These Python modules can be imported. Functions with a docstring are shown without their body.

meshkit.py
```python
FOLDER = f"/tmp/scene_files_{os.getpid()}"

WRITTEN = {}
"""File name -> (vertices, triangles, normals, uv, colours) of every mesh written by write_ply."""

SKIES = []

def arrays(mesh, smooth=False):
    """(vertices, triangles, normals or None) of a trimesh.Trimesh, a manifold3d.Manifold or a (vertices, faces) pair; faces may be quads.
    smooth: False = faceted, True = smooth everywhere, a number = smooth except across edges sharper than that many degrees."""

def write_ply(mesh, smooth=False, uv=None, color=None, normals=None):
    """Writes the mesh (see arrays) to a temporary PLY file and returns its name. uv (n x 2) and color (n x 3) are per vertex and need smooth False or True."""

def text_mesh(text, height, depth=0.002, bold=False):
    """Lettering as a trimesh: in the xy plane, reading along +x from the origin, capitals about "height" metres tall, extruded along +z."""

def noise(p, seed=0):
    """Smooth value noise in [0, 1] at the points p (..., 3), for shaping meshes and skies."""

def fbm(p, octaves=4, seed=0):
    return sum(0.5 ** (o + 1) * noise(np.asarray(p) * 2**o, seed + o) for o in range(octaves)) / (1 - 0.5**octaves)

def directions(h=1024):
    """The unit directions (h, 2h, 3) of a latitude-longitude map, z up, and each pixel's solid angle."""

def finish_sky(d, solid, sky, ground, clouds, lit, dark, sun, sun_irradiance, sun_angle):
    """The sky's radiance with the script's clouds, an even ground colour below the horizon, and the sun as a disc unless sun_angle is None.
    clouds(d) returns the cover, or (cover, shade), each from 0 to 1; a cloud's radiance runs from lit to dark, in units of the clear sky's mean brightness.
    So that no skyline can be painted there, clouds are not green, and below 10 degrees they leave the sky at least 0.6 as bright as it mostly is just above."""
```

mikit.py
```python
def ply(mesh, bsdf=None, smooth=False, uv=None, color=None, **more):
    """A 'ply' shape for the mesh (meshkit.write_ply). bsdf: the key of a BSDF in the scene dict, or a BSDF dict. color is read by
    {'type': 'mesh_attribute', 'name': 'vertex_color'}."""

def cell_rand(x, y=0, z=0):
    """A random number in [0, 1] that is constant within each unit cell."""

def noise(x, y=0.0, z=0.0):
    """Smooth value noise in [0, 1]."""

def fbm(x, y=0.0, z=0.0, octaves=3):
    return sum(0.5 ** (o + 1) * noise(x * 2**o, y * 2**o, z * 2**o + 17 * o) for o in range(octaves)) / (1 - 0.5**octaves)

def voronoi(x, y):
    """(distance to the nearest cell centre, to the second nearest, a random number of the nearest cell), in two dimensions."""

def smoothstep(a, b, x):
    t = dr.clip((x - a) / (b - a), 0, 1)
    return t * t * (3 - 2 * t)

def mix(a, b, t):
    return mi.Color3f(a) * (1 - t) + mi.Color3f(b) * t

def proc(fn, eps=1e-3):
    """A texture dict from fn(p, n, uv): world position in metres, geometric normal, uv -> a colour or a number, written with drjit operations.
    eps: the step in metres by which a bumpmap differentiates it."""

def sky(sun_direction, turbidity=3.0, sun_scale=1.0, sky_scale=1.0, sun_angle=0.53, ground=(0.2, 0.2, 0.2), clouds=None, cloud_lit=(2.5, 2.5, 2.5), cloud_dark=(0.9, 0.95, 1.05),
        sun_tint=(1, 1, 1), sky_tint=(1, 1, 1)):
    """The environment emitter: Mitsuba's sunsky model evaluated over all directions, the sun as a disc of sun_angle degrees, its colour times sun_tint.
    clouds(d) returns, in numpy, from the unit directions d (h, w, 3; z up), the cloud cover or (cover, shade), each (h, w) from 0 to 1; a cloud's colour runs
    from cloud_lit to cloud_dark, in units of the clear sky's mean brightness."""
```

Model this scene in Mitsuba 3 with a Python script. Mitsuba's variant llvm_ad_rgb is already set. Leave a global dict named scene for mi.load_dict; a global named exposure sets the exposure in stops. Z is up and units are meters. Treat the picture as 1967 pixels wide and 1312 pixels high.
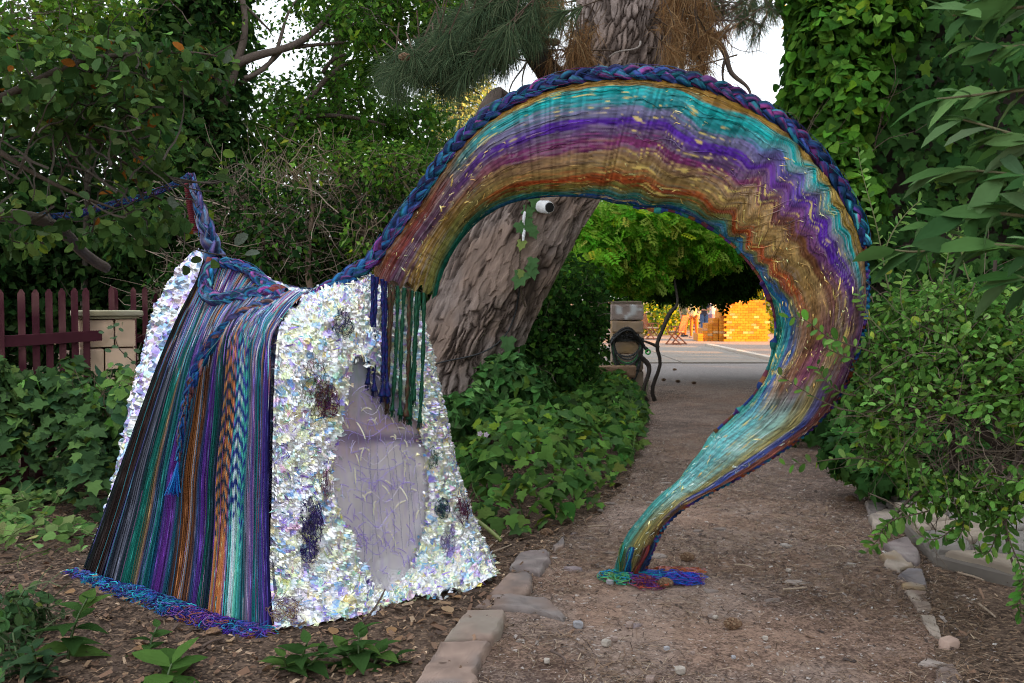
import math, random
import numpy as np, trimesh, mitsuba as mi, mikit, meshkit
import drjit as dr
from scipy.interpolate import PchipInterpolator, CubicSpline
from scipy.spatial import cKDTree, ConvexHull
import manifold3d as m3

T4 = mi.ScalarTransform4f
scene, labels = {}, {}
# ------------------------------------------------------------------ camera, sky, exposure
FPX = 1900.0                      # focal length in pixels of the 1967 x 1312 photograph
EYE = np.array([0.0, 0.0, 1.6])
PITCH = math.radians(2.44)
FWD = np.array([0, math.cos(PITCH), -math.sin(PITCH)])
UP = np.array([0, math.sin(PITCH), math.cos(PITCH)])
scene['camera'] = {
    'type': 'thinlens', 'fov': 2 * math.degrees(math.atan(983.5 / FPX)), 'fov_axis': 'x',
    'aperture_radius': 0.0028, 'focus_distance': 5.5, 'near_clip': 0.05, 'far_clip': 2000.0,
    'to_world': T4().look_at(origin=EYE.tolist(), target=(EYE + FWD).tolist(), up=UP.tolist())}
SUN = (0.9, -0.42, 0.135)
exposure = 4.2


def cloud_cover(d):
    n = meshkit.fbm(np.stack([d[..., 0] * 2.2, d[..., 1] * 2.2, d[..., 2] * 3.0], -1), 4, 5)
    return np.clip(0.78 + 0.5 * (n - 0.5), 0, 1), np.clip(0.25 + 0.8 * (n - 0.5), 0, 1)


scene['sky'] = mikit.sky(SUN, turbidity=3.0, sun_scale=1.6, sun_angle=1.2, sun_tint=(1.0, 0.78, 0.5),
                         clouds=cloud_cover, cloud_lit=(2.6, 2.65, 2.75), cloud_dark=(1.5, 1.55, 1.7), ground=(0.1, 0.09, 0.07))

# ------------------------------------------------------------------ helpers
rng = np.random.default_rng(7)


def P(px, py, d):
    """The point at distance d (along y) that stands at the photograph's pixel."""
    r = np.array([1.0, 0, 0]) * ((px - 983.5) / FPX) + FWD + UP * (-(py - 656) / FPX)
    return EYE + r * (d / r[1])


def G(px, py, z=0.0):
    r = np.array([1.0, 0, 0]) * ((px - 983.5) / FPX) + FWD + UP * (-(py - 656) / FPX)
    return EYE + r * ((z - EYE[2]) / r[2])


def nz(v):
    v = np.asarray(v, float)
    return v / np.maximum(np.linalg.norm(v, axis=-1, keepdims=True), 1e-12)


def lin(r, g, b):
    """sRGB 0-255 to linear."""
    c = np.array([r, g, b]) / 255.0
    return np.where(c <= 0.04045, c / 12.92, ((c + 0.055) / 1.055) ** 2.4)


def key_for(name, parent=None):
    full = (parent + '__' if parent else '') + name
    k, i = full, 1
    while k in USED:
        k = f'{full}_{i:03d}'
        i += 1
    USED.add(k)
    return k


USED = set()


def thing(name, label, cat, group=None):
    k = key_for(name)
    labels[k] = {'label': label, 'category': cat}
    if group:
        labels[k]['group'] = group
    return k


def structure(name, label=None):
    k = key_for(name)
    labels[k] = {'kind': 'structure'}
    if label:
        labels[k]['label'] = label
    return k


def ordinals(keys, xs, text):
    """Labels for look-alikes by their order from the left of the photograph."""
    words = 'first second third fourth fifth sixth seventh eighth ninth tenth eleventh twelfth thirteenth fourteenth fifteenth sixteenth seventeenth eighteenth nineteenth twentieth'.split() + ['twenty-' + w for w in 'first second third fourth fifth sixth seventh eighth ninth'.split()] + ['thirtieth'] + ['thirty-' + w for w in 'first second third fourth fifth'.split()]
    for i, j in enumerate(np.argsort(xs)):
        labels[keys[j]]['label'] = text.replace('#', words[i])


class MB:
    """Collects vertices, triangles and vertex colours of one mesh."""

    def __init__(self):
        self.v, self.f, self.c, self.n = [], [], [], 0

    def add(self, v, f, c):
        v = np.asarray(v, float)
        c = np.broadcast_to(np.asarray(c, float), v.shape) if np.ndim(c) == 1 else np.asarray(c, float)
        f = np.asarray(f, int)
        if f.shape[1] == 4:
            f = np.vstack([f[:, [0, 1, 2]], f[:, [0, 2, 3]]])
        self.v.append(v); self.c.append(c); self.f.append(f + self.n); self.n += len(v)
        return self

    def out(self):
        return np.vstack(self.v), np.vstack(self.f), np.vstack(self.c)


def put(name, mesh, bsdf, parent=None, smooth=False, color=None, uv=None, label=None, stuff=False, own=None):
    """Makes one mesh an entry of the scene. own: the key of a thing that is this one mesh."""
    if isinstance(mesh, MB):
        v, f, color = mesh.out()
    elif isinstance(mesh, tuple):
        v, f = mesh[0], mesh[1]
        if len(mesh) > 2:
            color = mesh[2]
    else:
        v, f = np.asarray(mesh.vertices), np.asarray(mesh.faces)
    if color is not None and np.ndim(color) == 1:
        color = np.tile(np.asarray(color, float), (len(v), 1))
    k = own or key_for(name, parent)
    if smooth is not False and smooth is not True and color is not None:
        m = trimesh.graph.smooth_shade(trimesh.Trimesh(v, f, process=False), angle=math.radians(smooth), facet_minarea=None)
        color = np.asarray(color)[cKDTree(v).query(m.vertices)[1]]
        v, f, smooth = np.asarray(m.vertices), np.asarray(m.faces), True
    scene[k] = mikit.ply((v, f), bsdf, smooth, uv=uv, color=color)
    if label or stuff:
        labels.setdefault(k, {})
        if label: labels[k]['label'] = label
        if stuff: labels[k]['kind'] = 'stuff'
    return k


def spline(pts, n, kind='cubic'):
    pts = np.asarray(pts, float)
    pts = pts[np.r_[True, np.linalg.norm(np.diff(pts, axis=0), axis=1) > 1e-6]]
    if len(pts) == 1: pts = np.vstack([pts, pts + 1e-4])
    s = np.r_[0, np.cumsum(np.linalg.norm(np.diff(pts, axis=0), axis=1))]
    q = np.linspace(0, s[-1], n)
    return (CubicSpline if kind == 'cubic' and len(pts) > 2 else PchipInterpolator)(s, pts)(q) if len(pts) > 2 else np.array([pts[0] + (pts[1] - pts[0]) * t for t in np.linspace(0, 1, n)])


def frames(path, ref=None):
    t = nz(np.gradient(path, axis=0))
    if ref is not None:
        b = nz(np.asarray(ref, float) - (t @ np.asarray(ref, float))[:, None] * t)
        return t, nz(np.cross(b, t)), b
    n = np.zeros_like(t)
    a = np.array([0, 0, 1.0]) if abs(t[0, 2]) < 0.9 else np.array([1.0, 0, 0])
    n[0] = nz(np.cross(t[0], a))
    for i in range(1, len(t)):
        n[i] = nz(n[i - 1] - t[i] * (n[i - 1] @ t[i]))
    return t, n, np.cross(t, n)


def tube(path, r, sides=8, cap=True, flat=1.0):
    path = np.asarray(path, float)
    r = np.broadcast_to(np.asarray(r, float), (len(path),))
    t, n, b = frames(path)
    a = np.arange(sides) / sides * 2 * np.pi
    v = path[:, None] + r[:, None, None] * (np.cos(a)[None, :, None] * n[:, None] + flat * np.sin(a)[None, :, None] * b[:, None])
    m = len(path)
    i = np.arange(m - 1)[:, None] * sides + np.arange(sides)[None]
    j = np.arange(m - 1)[:, None] * sides + (np.arange(sides)[None] + 1) % sides
    f = np.stack([i, j, j + sides, i + sides], -1).reshape(-1, 4)
    v = v.reshape(-1, 3)
    f = np.vstack([f[:, [0, 1, 2]], f[:, [0, 2, 3]]])
    if cap:
        v = np.vstack([v, path[0], path[-1]])
        k = np.arange(sides)
        f = np.vstack([f, np.stack([k, k * 0 + len(v) - 2, (k + 1) % sides], 1)[:, [0, 2, 1]][:, ::-1],
                       np.stack([k + (m - 1) * sides, (k + 1) % sides + (m - 1) * sides, k * 0 + len(v) - 1], 1)])
    return v, f


def box(c, size, rot=0.0, R=None):
    m = trimesh.creation.box(size)
    if R is None:
        R = trimesh.transformations.rotation_matrix(rot, [0, 0, 1])[:3, :3]
    return np.asarray(m.vertices) @ np.asarray(R).T + np.asarray(c), np.asarray(m.faces)


def rough_block(c, size, rot=0.0, bevel=0.02, amp=0.008, n=7, seed=0, tilt=0.0):
    """A block with worn rounded edges and an uneven face."""
    g = np.linspace(-1, 1, n)
    vs, fs, k = [], [], 0
    for ax in range(3):
        for s in (-1, 1):
            u, w = np.meshgrid(g, g, indexing='ij')
            p = np.zeros((n, n, 3)); p[..., ax] = s; p[..., (ax + 1) % 3] = u; p[..., (ax + 2) % 3] = w
            i = np.arange(n - 1)[:, None] * n + np.arange(n - 1)[None]
            q = np.stack([i, i + n, i + n + 1, i + 1], -1).reshape(-1, 4)
            if s < 0: q = q[:, ::-1]
            vs.append(p.reshape(-1, 3)); fs.append(q + k); k += n * n
    v, f = np.vstack(vs), np.vstack(fs)
    h = np.asarray(size) / 2.0
    inner = np.maximum(h - bevel, 0.3 * h)
    p = v * h
    core = np.clip(p, -inner, inner)
    p = core + nz(p - core + 1e-9) * np.minimum(bevel, np.linalg.norm(p - core, axis=1))[:, None]
    w = p + np.asarray(c)
    d = np.stack([meshkit.fbm(w * 7 + 31 * a + seed, 4, a) - 0.5 for a in range(3)], -1)
    p = p + d * amp * 2
    R = trimesh.transformations.rotation_matrix(rot, [0, 0, 1])[:3, :3]
    if tilt: R = R @ trimesh.transformations.rotation_matrix(tilt, [0, 1, 0])[:3, :3]
    f = np.vstack([f[:, [0, 1, 2]], f[:, [0, 2, 3]]])
    return p @ R.T + np.asarray(c), f


def mottle(v, base, amt=0.3, freq=9.0, seed=0, tint=None, tfreq=2.5):
    """Natural colour variation of a surface as vertex colours."""
    n = meshkit.fbm(np.asarray(v) * freq + seed * 3.7, 4, seed)
    c = np.asarray(base)[None] * (1 + amt * 2 * (n - 0.5))[:, None]
    if tint is not None:
        m = np.clip((meshkit.fbm(np.asarray(v) * tfreq + seed * 1.3, 3, seed + 9) - 0.45) * 4, 0, 1)[:, None]
        c = c * (1 - m) + np.asarray(tint)[None] * (0.8 + 0.4 * n)[:, None] * m
    return np.clip(c, 0.003, 0.95)


def slab(poly, z0, z1, seed=0, rough=0.006, n=56, wob=0.012):
    """A flat stone with a worn outline (poly: ground points)."""
    poly = np.asarray(poly, float)[:, :2]
    s = np.r_[0, np.cumsum(np.linalg.norm(np.diff(np.vstack([poly, poly[:1]]), axis=0), axis=1))]
    q = np.linspace(0, s[-1], n, endpoint=False)
    loop = np.vstack([poly, poly[:1]])
    o = np.stack([np.interp(q, s, loop[:, k]) for k in (0, 1)], 1)
    o += (np.stack([meshkit.fbm(np.c_[o * 9, np.full(n, seed + k)], 3, seed + k) for k in (0, 1)], 1) - 0.5) * 2 * wob
    c = o.mean(0)
    size = np.linalg.norm(o - c, axis=1).mean()
    e = min(0.018, 0.12 * size) / size
    rings = [(1.0, z0), (1.0 - 0.2 * e, z1 - 0.02), (1 - e, z1 - 0.004), (1 - 2 * e, z1)] + [(x, z1) for x in (0.8, 0.64, 0.48, 0.32, 0.16)]
    v = []
    for sc, z in rings:
        p = c + (o - c) * sc
        zz = np.full(n, z) + ((meshkit.fbm(np.c_[p * 6, np.full(n, seed * 2.0)], 4, seed) - 0.5) * rough * 4 if z == z1 else 0)
        v.append(np.c_[p, zz])
    v = np.vstack(v + [[*c, z1]])
    f = []
    i = np.arange(n)
    for r in range(len(rings) - 1):
        a, b = r * n + i, r * n + (i + 1) % n
        f.append(np.stack([a, b, b + n, a + n], 1))
    f = np.vstack(f)
    f = np.vstack([f[:, [0, 1, 2]], f[:, [0, 2, 3]], np.stack([(len(rings) - 1) * n + i, (len(rings) - 1) * n + (i + 1) % n, i * 0 + len(v) - 1], 1)])
    area = np.sum(o[:, 0] * np.roll(o[:, 1], -1) - np.roll(o[:, 0], -1) * o[:, 1])
    return v, (f if area > 0 else f[:, ::-1])


# ------------------------------------------------------------------ materials
VC = {'type': 'mesh_attribute', 'name': 'vertex_color'}


def principled(base, **k):
    return {'type': 'twosided', 'bsdf': {'type': 'principled', 'base_color': base, **k}}


scene['mat_matte'] = principled(VC, roughness=0.85, specular=0.25)
scene['mat_satin'] = principled(VC, roughness=0.45, specular=0.5)
scene['mat_thread'] = principled(VC, roughness=0.5, specular=0.1, metallic=0.1)
scene['mat_weave'] = {'type': 'principledthin', 'base_color': VC, 'roughness': 0.28, 'eta': 1.7, 'diff_trans': 0.55}
scene['mat_film'] = principled(VC, roughness=0.17, specular=0.8, metallic=0.1)
scene['mat_foil'] = principled(VC, roughness=0.27, specular=0.8, metallic=0.62)
scene['mat_glint'] = principled(VC, roughness=0.18, specular=0.9, metallic=0.6)
scene['mat_leaf'] = {'type': 'principledthin', 'base_color': VC, 'roughness': 0.36, 'eta': 1.5, 'diff_trans': 0.55}
scene['mat_leaf_dull'] = {'type': 'principledthin', 'base_color': VC, 'roughness': 0.65, 'eta': 1.3, 'diff_trans': 0.6}

# ------------------------------------------------------------------ leaves


def strip_leaf(xs, ws, fold=0.12, bend=-0.15, petiole=0.0):
    """Leaf along x: midrib and two sides; xs, ws without base and tip."""
    m = [[0, 0, 0]]
    v = [[0, 0, 0]]
    f = []
    z = lambda x: bend * x * x
    for x, w in zip(xs, ws):
        v += [[x, w, z(x) + fold * w], [x, 0, z(x)], [x, -w, z(x) + fold * w]]
    v.append([1, 0, z(1)])
    n = len(xs)
    for k in range(n):
        a = 1 + 3 * k
        if k == 0:
            f += [[0, a + 1, a], [0, a + 2, a + 1]]
        if k < n - 1:
            b = a + 3
            f += [[a, a + 1, b + 1], [a, b + 1, b], [a + 1, a + 2, b + 2], [a + 1, b + 2, b + 1]]
        else:
            t = len(v) - 1
            f += [[a, a + 1, t], [a + 1, a + 2, t]]
    return np.array(v, float), np.array(f)


def fan_leaf(outline, fold=0.1, bend=-0.12):
    o = np.array(outline, float)
    full = np.vstack([o, (o * [1, -1])[::-1][1:-1]]) if abs(o[0, 1]) < 1e-9 and abs(o[-1, 1]) < 1e-9 else o
    c = np.array([0.42, 0.0])
    v = np.vstack([[c[0], c[1], 0]] + [[x, y, fold * abs(y) + bend * x * x] for x, y in full])
    n = len(full)
    f = np.array([[0, 1 + i, 1 + (i + 1) % n] for i in range(n)])
    return v, f


LEAF = {
    'tiny': strip_leaf([0.45], [0.27], fold=0.3),
    'oval': strip_leaf([0.22, 0.6, 0.86], [0.24, 0.33, 0.22], fold=0.15, bend=-0.12),
    'round': strip_leaf([0.2, 0.55, 0.86], [0.22, 0.32, 0.22], fold=0.28, bend=-0.2),
    'kite': strip_leaf([0.42], [0.31], fold=0.25),
    'lance': strip_leaf([0.2, 0.5, 0.8], [0.1, 0.155, 0.1], fold=0.25, bend=-0.3),
    'broad': strip_leaf([0.1, 0.3, 0.55, 0.8], [0.2, 0.29, 0.23, 0.1], fold=0.25, bend=-0.3),
    'ivy': fan_leaf([[0, 0], [-0.12, 0.2], [0.1, 0.5], [0.32, 0.32], [0.62, 0.42], [0.66, 0.2], [1.0, 0]], fold=0.12, bend=-0.2),
    'ivyplain': fan_leaf([[0, 0], [-0.1, 0.28], [0.15, 0.46], [0.5, 0.4], [0.8, 0.2], [1.0, 0]], fold=0.12, bend=-0.2),
}


def _pinnate():
    v, f, k = [], [], 0
    lv, lf = np.array([[0, 0, 0], [.45, .27, .05], [1, 0, -.08], [.45, -.27, .05]]), np.array([[0, 2, 1], [0, 3, 2]])
    for i, x in enumerate([0.15, 0.32, 0.49, 0.66, 0.83]):
        for s in (-1, 1):
            ang = s * math.radians(62)
            R = np.array([[math.cos(ang), -math.sin(ang), 0], [math.sin(ang), math.cos(ang), 0], [0, 0, 1]])
            p = (lv * [0.34, 0.34, 0.34]) @ R.T + [x, 0, -0.2 * x * x]
            v.append(p); f.append(lf + k); k += len(lv)
    v.append(lv * 0.3 + [0.86, 0, -0.16]); f.append(lf + k)
    return np.vstack(v), np.vstack(f)


LEAF['pinnate'] = _pinnate()


def leaf_frames(axis, nrm):
    a = nz(axis)
    n = nz(nrm - (nrm * a).sum(-1, keepdims=True) * a)
    return a, np.cross(n, a), n


def leaf_mesh(kind, pos, axis, nrm, size, col, width=1.0):
    lv, lf = LEAF[kind]
    a, s, n = leaf_frames(axis, nrm)
    size = np.broadcast_to(size, (len(pos),))[:, None, None]
    w = np.broadcast_to(width, (len(pos),))[:, None, None]
    v = pos[:, None] + size * (lv[None, :, :1] * a[:, None] + w * lv[None, :, 1:2] * s[:, None] + lv[None, :, 2:] * n[:, None])
    f = lf[None] + (np.arange(len(pos)) * len(lv))[:, None, None]
    c = np.repeat(col, len(lv), axis=0)
    return v.reshape(-1, 3), f.reshape(-1, 3), c


def leaf_colors(n, base, var=0.25, yellow=0.06, r=rng, extra=None):
    base = np.asarray(base, float)
    if base.ndim == 1: base = base[None]
    c = base[r.integers(0, len(base), n)]
    c = c * np.exp(r.normal(0, var, n))[:, None] * np.exp(r.normal(0, 0.08, (n, 3)))
    if yellow:
        m = r.random(n) < yellow
        c[m] = c[m] * [1.9, 1.35, 0.8]
    if extra is not None:
        col, p = extra
        m = r.random(n) < p
        c[m] = np.asarray(col) * np.exp(r.normal(0, 0.25, (m.sum(), 1)))
    return np.clip(c * [1.12, 1.38, 1.1], 0.004, 0.55)


_TONE = {}


def tone_ply(kind, col, smooth=True):
    k = (kind, tuple(np.round(col, 4)))
    if k not in _TONE:
        v, f = LEAF[kind]
        if len(f) < 20:
            m = trimesh.Trimesh(v, f, process=False).subdivide()
            v, f = m.vertices, m.faces
        _TONE[k] = mikit.ply((v, f), 'mat_leaf', smooth, color=np.tile(col, (len(v), 1)))
    return _TONE[k]


def px_of(p):
    q = np.asarray(p) - EYE
    z = q @ FWD
    return 983.5 + FPX * q[..., 0] / z, 656 - FPX * (q @ UP) / z, z


def foliage(parent, kind, pos, axis, nrm, size, col, most=0, name='leaf', mass='foliage', width=1.0, tones=None, bsdf='mat_leaf'):
    """The leaves of a plant: the largest seen ones are parts of their own, the others one part."""
    pos, axis, nrm = (np.asarray(x, float) for x in (pos, axis, nrm))
    size = np.broadcast_to(size, (len(pos),)).astype(float)
    if most:
        x, y, z = px_of(pos)
        seen = (x > 4) & (x < 1963) & (y > 4) & (y < 1308) & (z > 0.3)
        a, s, n = leaf_frames(axis, nrm)
        facing = np.abs((n * nz(EYE - pos)).sum(-1))
        score = np.where(seen, size * FPX / np.maximum(z, .1) * (0.4 + facing), -1)
        # the nearest to the eye of those in the same spot are the ones in view
        order = np.argsort(z)
        taken, pick = {}, []
        for i in order:
            if score[i] <= 0: continue
            c = (int(x[i] // 16), int(y[i] // 16))
            if taken.get(c, 0) < 1:
                taken[c] = taken.get(c, 0) + 1
                pick.append(i)
        pick = np.array(pick, int)
        pick = pick[np.argsort(-score[pick])][:most]
        # tones: quantise the colours into a few shades
        if len(pick):
            lum = col[pick].sum(1)
            q = np.argsort(np.argsort(lum)) * 9 // max(len(pick), 1)
            for g in range(9):
                m = pick[q == g]
                if not len(m): continue
                c = np.median(col[m], axis=0)
                for i in m:
                    M = np.eye(4)
                    M[:3, 0], M[:3, 1], M[:3, 2], M[:3, 3] = a[i] * size[i], s[i] * size[i] * width, n[i] * size[i], pos[i]
                    k = key_for(name, parent)
                    scene[k] = {**tone_ply(kind, c), 'to_world': T4(M)}
            keep = np.ones(len(pos), bool); keep[pick] = False
            pos, axis, nrm, size, col = pos[keep], axis[keep], nrm[keep], size[keep], col[keep]
    if len(pos):
        put(mass, leaf_mesh(kind, pos, axis, nrm, size, col, width), bsdf, parent, stuff=True)


def blob(px, py, d, rx, ry, rd):
    """An ellipsoid of leaves: centre by pixel and distance, half sizes in pixels, and in metres along the view."""
    return (P(px, py, d), np.array([rx * d / FPX, rd, ry * d / FPX]))


def on_blobs(blobs, n, spread=0.16, inner=0.25, lump=0.5, r=rng, freq=2.2, gaps=0.0):
    c = np.array([b[0] for b in blobs]); R = np.array([b[1] for b in blobs])
    area = (R[:, 0] * R[:, 2] + R[:, 0] * R[:, 1] + R[:, 1] * R[:, 2])
    w = r.choice(len(blobs), n, p=area / area.sum())
    u = nz(r.normal(size=(n, 3)))
    rad = 1 - np.abs(r.normal(0, spread, n))
    m = r.random(n) < inner
    rad[m] = r.uniform(0.35, 1.0, m.sum())
    rad *= 1 - lump / 2 + lump * meshkit.fbm(u * freq + w[:, None] * 7.3, 3, 3)
    p = c[w] + u * R[w] * rad[:, None]
    out = nz(u / R[w])
    if gaps:
        k = meshkit.fbm(p * 2.3 + 11, 3, 8) > gaps
        p, out = p[k], out[k]
    return p, out


def leaf_pose(out, r=rng, up=0.6, rnd=0.7, droop=0.4):
    n = len(out)
    nrm = nz(out + np.array([0, 0, up]) + r.normal(0, rnd, (n, 3)))
    ax = nz(np.cross(nrm, r.normal(size=(n, 3))))
    ax = nz(ax + out * 0.5 + np.array([0, 0, -droop]))
    return ax, nrm


def twigs(n, p0, dirs, length, r0, col, seg=7, wander=0.25, r=rng, droop=0.0, sides=3):
    """Thin wandering twigs as one mesh."""
    mb = MB()
    p0 = np.asarray(p0); dirs = nz(dirs)
    length = np.broadcast_to(length, (n,)); r0 = np.broadcast_to(r0, (n,))
    col = np.asarray(col)
    for i in range(n):
        d = dirs[i].copy(); p = [p0[i]]
        for _ in range(seg):
            d = nz(d + r.normal(0, wander, 3) + [0, 0, -droop])
            p.append(p[-1] + d * length[i] / seg)
        v, f = tube(np.array(p), np.linspace(r0[i], r0[i] * 0.35, seg + 1), sides, cap=False)
        mb.add(v, f, (col if col.ndim == 1 else col[i % len(col)]) * np.exp(r.normal(0, 0.2)))
    return mb
# ------------------------------------------------------------------ ground and path
from shapely.geometry import Polygon, Point, MultiPoint
from shapely.ops import voronoi_diagram
import shapely

LEFT_EDGE = [(700, 1500), (880, 1312), (925, 1235), (955, 1170), (1010, 1110), (1052, 1060), (1090, 1030), (1150, 985), (1200, 930), (1232, 860), (1245, 805), (1248, 770), (1250, 735), (1235, 700), (1225, 690)]
RIGHT_EDGE = [(1880, 1500), (1815, 1312), (1800, 1235), (1785, 1160), (1757, 1095), (1700, 1045), (1665, 965), (1640, 900), (1600, 845), (1560, 780), (1520, 720), (1500, 690)]
path_poly = Polygon([G(*p)[:2] for p in LEFT_EDGE] + [G(*p)[:2] for p in RIGHT_EDGE[::-1]])


def signed_in(poly, xy):
    pts = shapely.points(xy)
    d = shapely.distance(shapely.boundary(poly), pts)
    return np.where(shapely.contains(poly, pts), d, -d)


def lines(dense, step, grow, far):
    a = list(np.arange(dense[0], dense[1], step))
    lo, hi, s = a[0], a[-1], step
    while hi < far[1]:
        s *= grow; hi += s; a.append(hi)
    s = step
    while lo > far[0]:
        s *= grow; lo -= s; a.insert(0, lo)
    return np.array(a)


def grid_mesh(xs, ys):
    X, Y = np.meshgrid(xs, ys)
    n = len(xs)
    i = np.arange(len(ys) - 1)[:, None] * n + np.arange(n - 1)[None]
    f = np.stack([i, i + 1, i + n + 1, i + n], -1).reshape(-1, 4)
    return np.c_[X.ravel(), Y.ravel()], np.vstack([f[:, [0, 1, 2]], f[:, [0, 2, 3]]])


def ground_z(xy):
    xy = np.asarray(xy, float)
    q = np.c_[xy, np.zeros(len(xy))]
    near = np.exp(-np.maximum(np.hypot(xy[:, 0], xy[:, 1]) - 8, 0) / 8)
    z = (meshkit.fbm(q * 1.3, 3, 2) - 0.5) * 0.035 + (meshkit.fbm(q * 16, 3, 4) - 0.5) * 0.02 * near
    return z * (0.3 + 0.7 * near)


gxy, gf = grid_mesh(lines((-3.6, 3.6), 0.035, 1.13, (-420, 420)), lines((3.2, 8.6), 0.035, 1.11, (-400, 600)))
gd = np.full(len(gxy), -5.0)
nearm = (np.abs(gxy[:, 0]) < 15) & (gxy[:, 1] > 0) & (gxy[:, 1] < 40)
gd[nearm] = signed_in(path_poly, gxy[nearm])
gz = ground_z(gxy) + np.where(gxy[:, 0] < 1.2, 0.02, 0.0) * np.clip(-gd * 6, 0, 1) - 0.035 * np.clip(gd * 8, 0, 1)
k_ground = structure('ground', 'dark brown soil and leaf mulch beside the path')


def soil_color(p, n, uv):
    a = mikit.fbm(p.x * 2.1, p.y * 2.1, 0.0, 4)
    b = mikit.fbm(p.x * 38.0, p.y * 38.0, 3.0, 3)
    d = mikit.noise(p.x * 110.0, p.y * 110.0, 8.0)
    c = mikit.mix(mi.Color3f(0.036, 0.025, 0.019), mi.Color3f(0.14, 0.096, 0.07), mikit.smoothstep(0.3, 0.7, 0.3 * a + 0.4 * b + 0.3 * d))
    sp = mikit.smoothstep(0.72, 0.82, mikit.noise(p.x * 70.0, p.y * 70.0, 1.0))
    c = mikit.mix(c, mi.Color3f(0.3, 0.2, 0.13), 0.6 * sp)
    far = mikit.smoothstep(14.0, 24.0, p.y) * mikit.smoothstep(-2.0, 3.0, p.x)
    return mikit.mix(c, mi.Color3f(0.24, 0.19, 0.16) * (0.7 + 0.5 * b), far)


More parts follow.
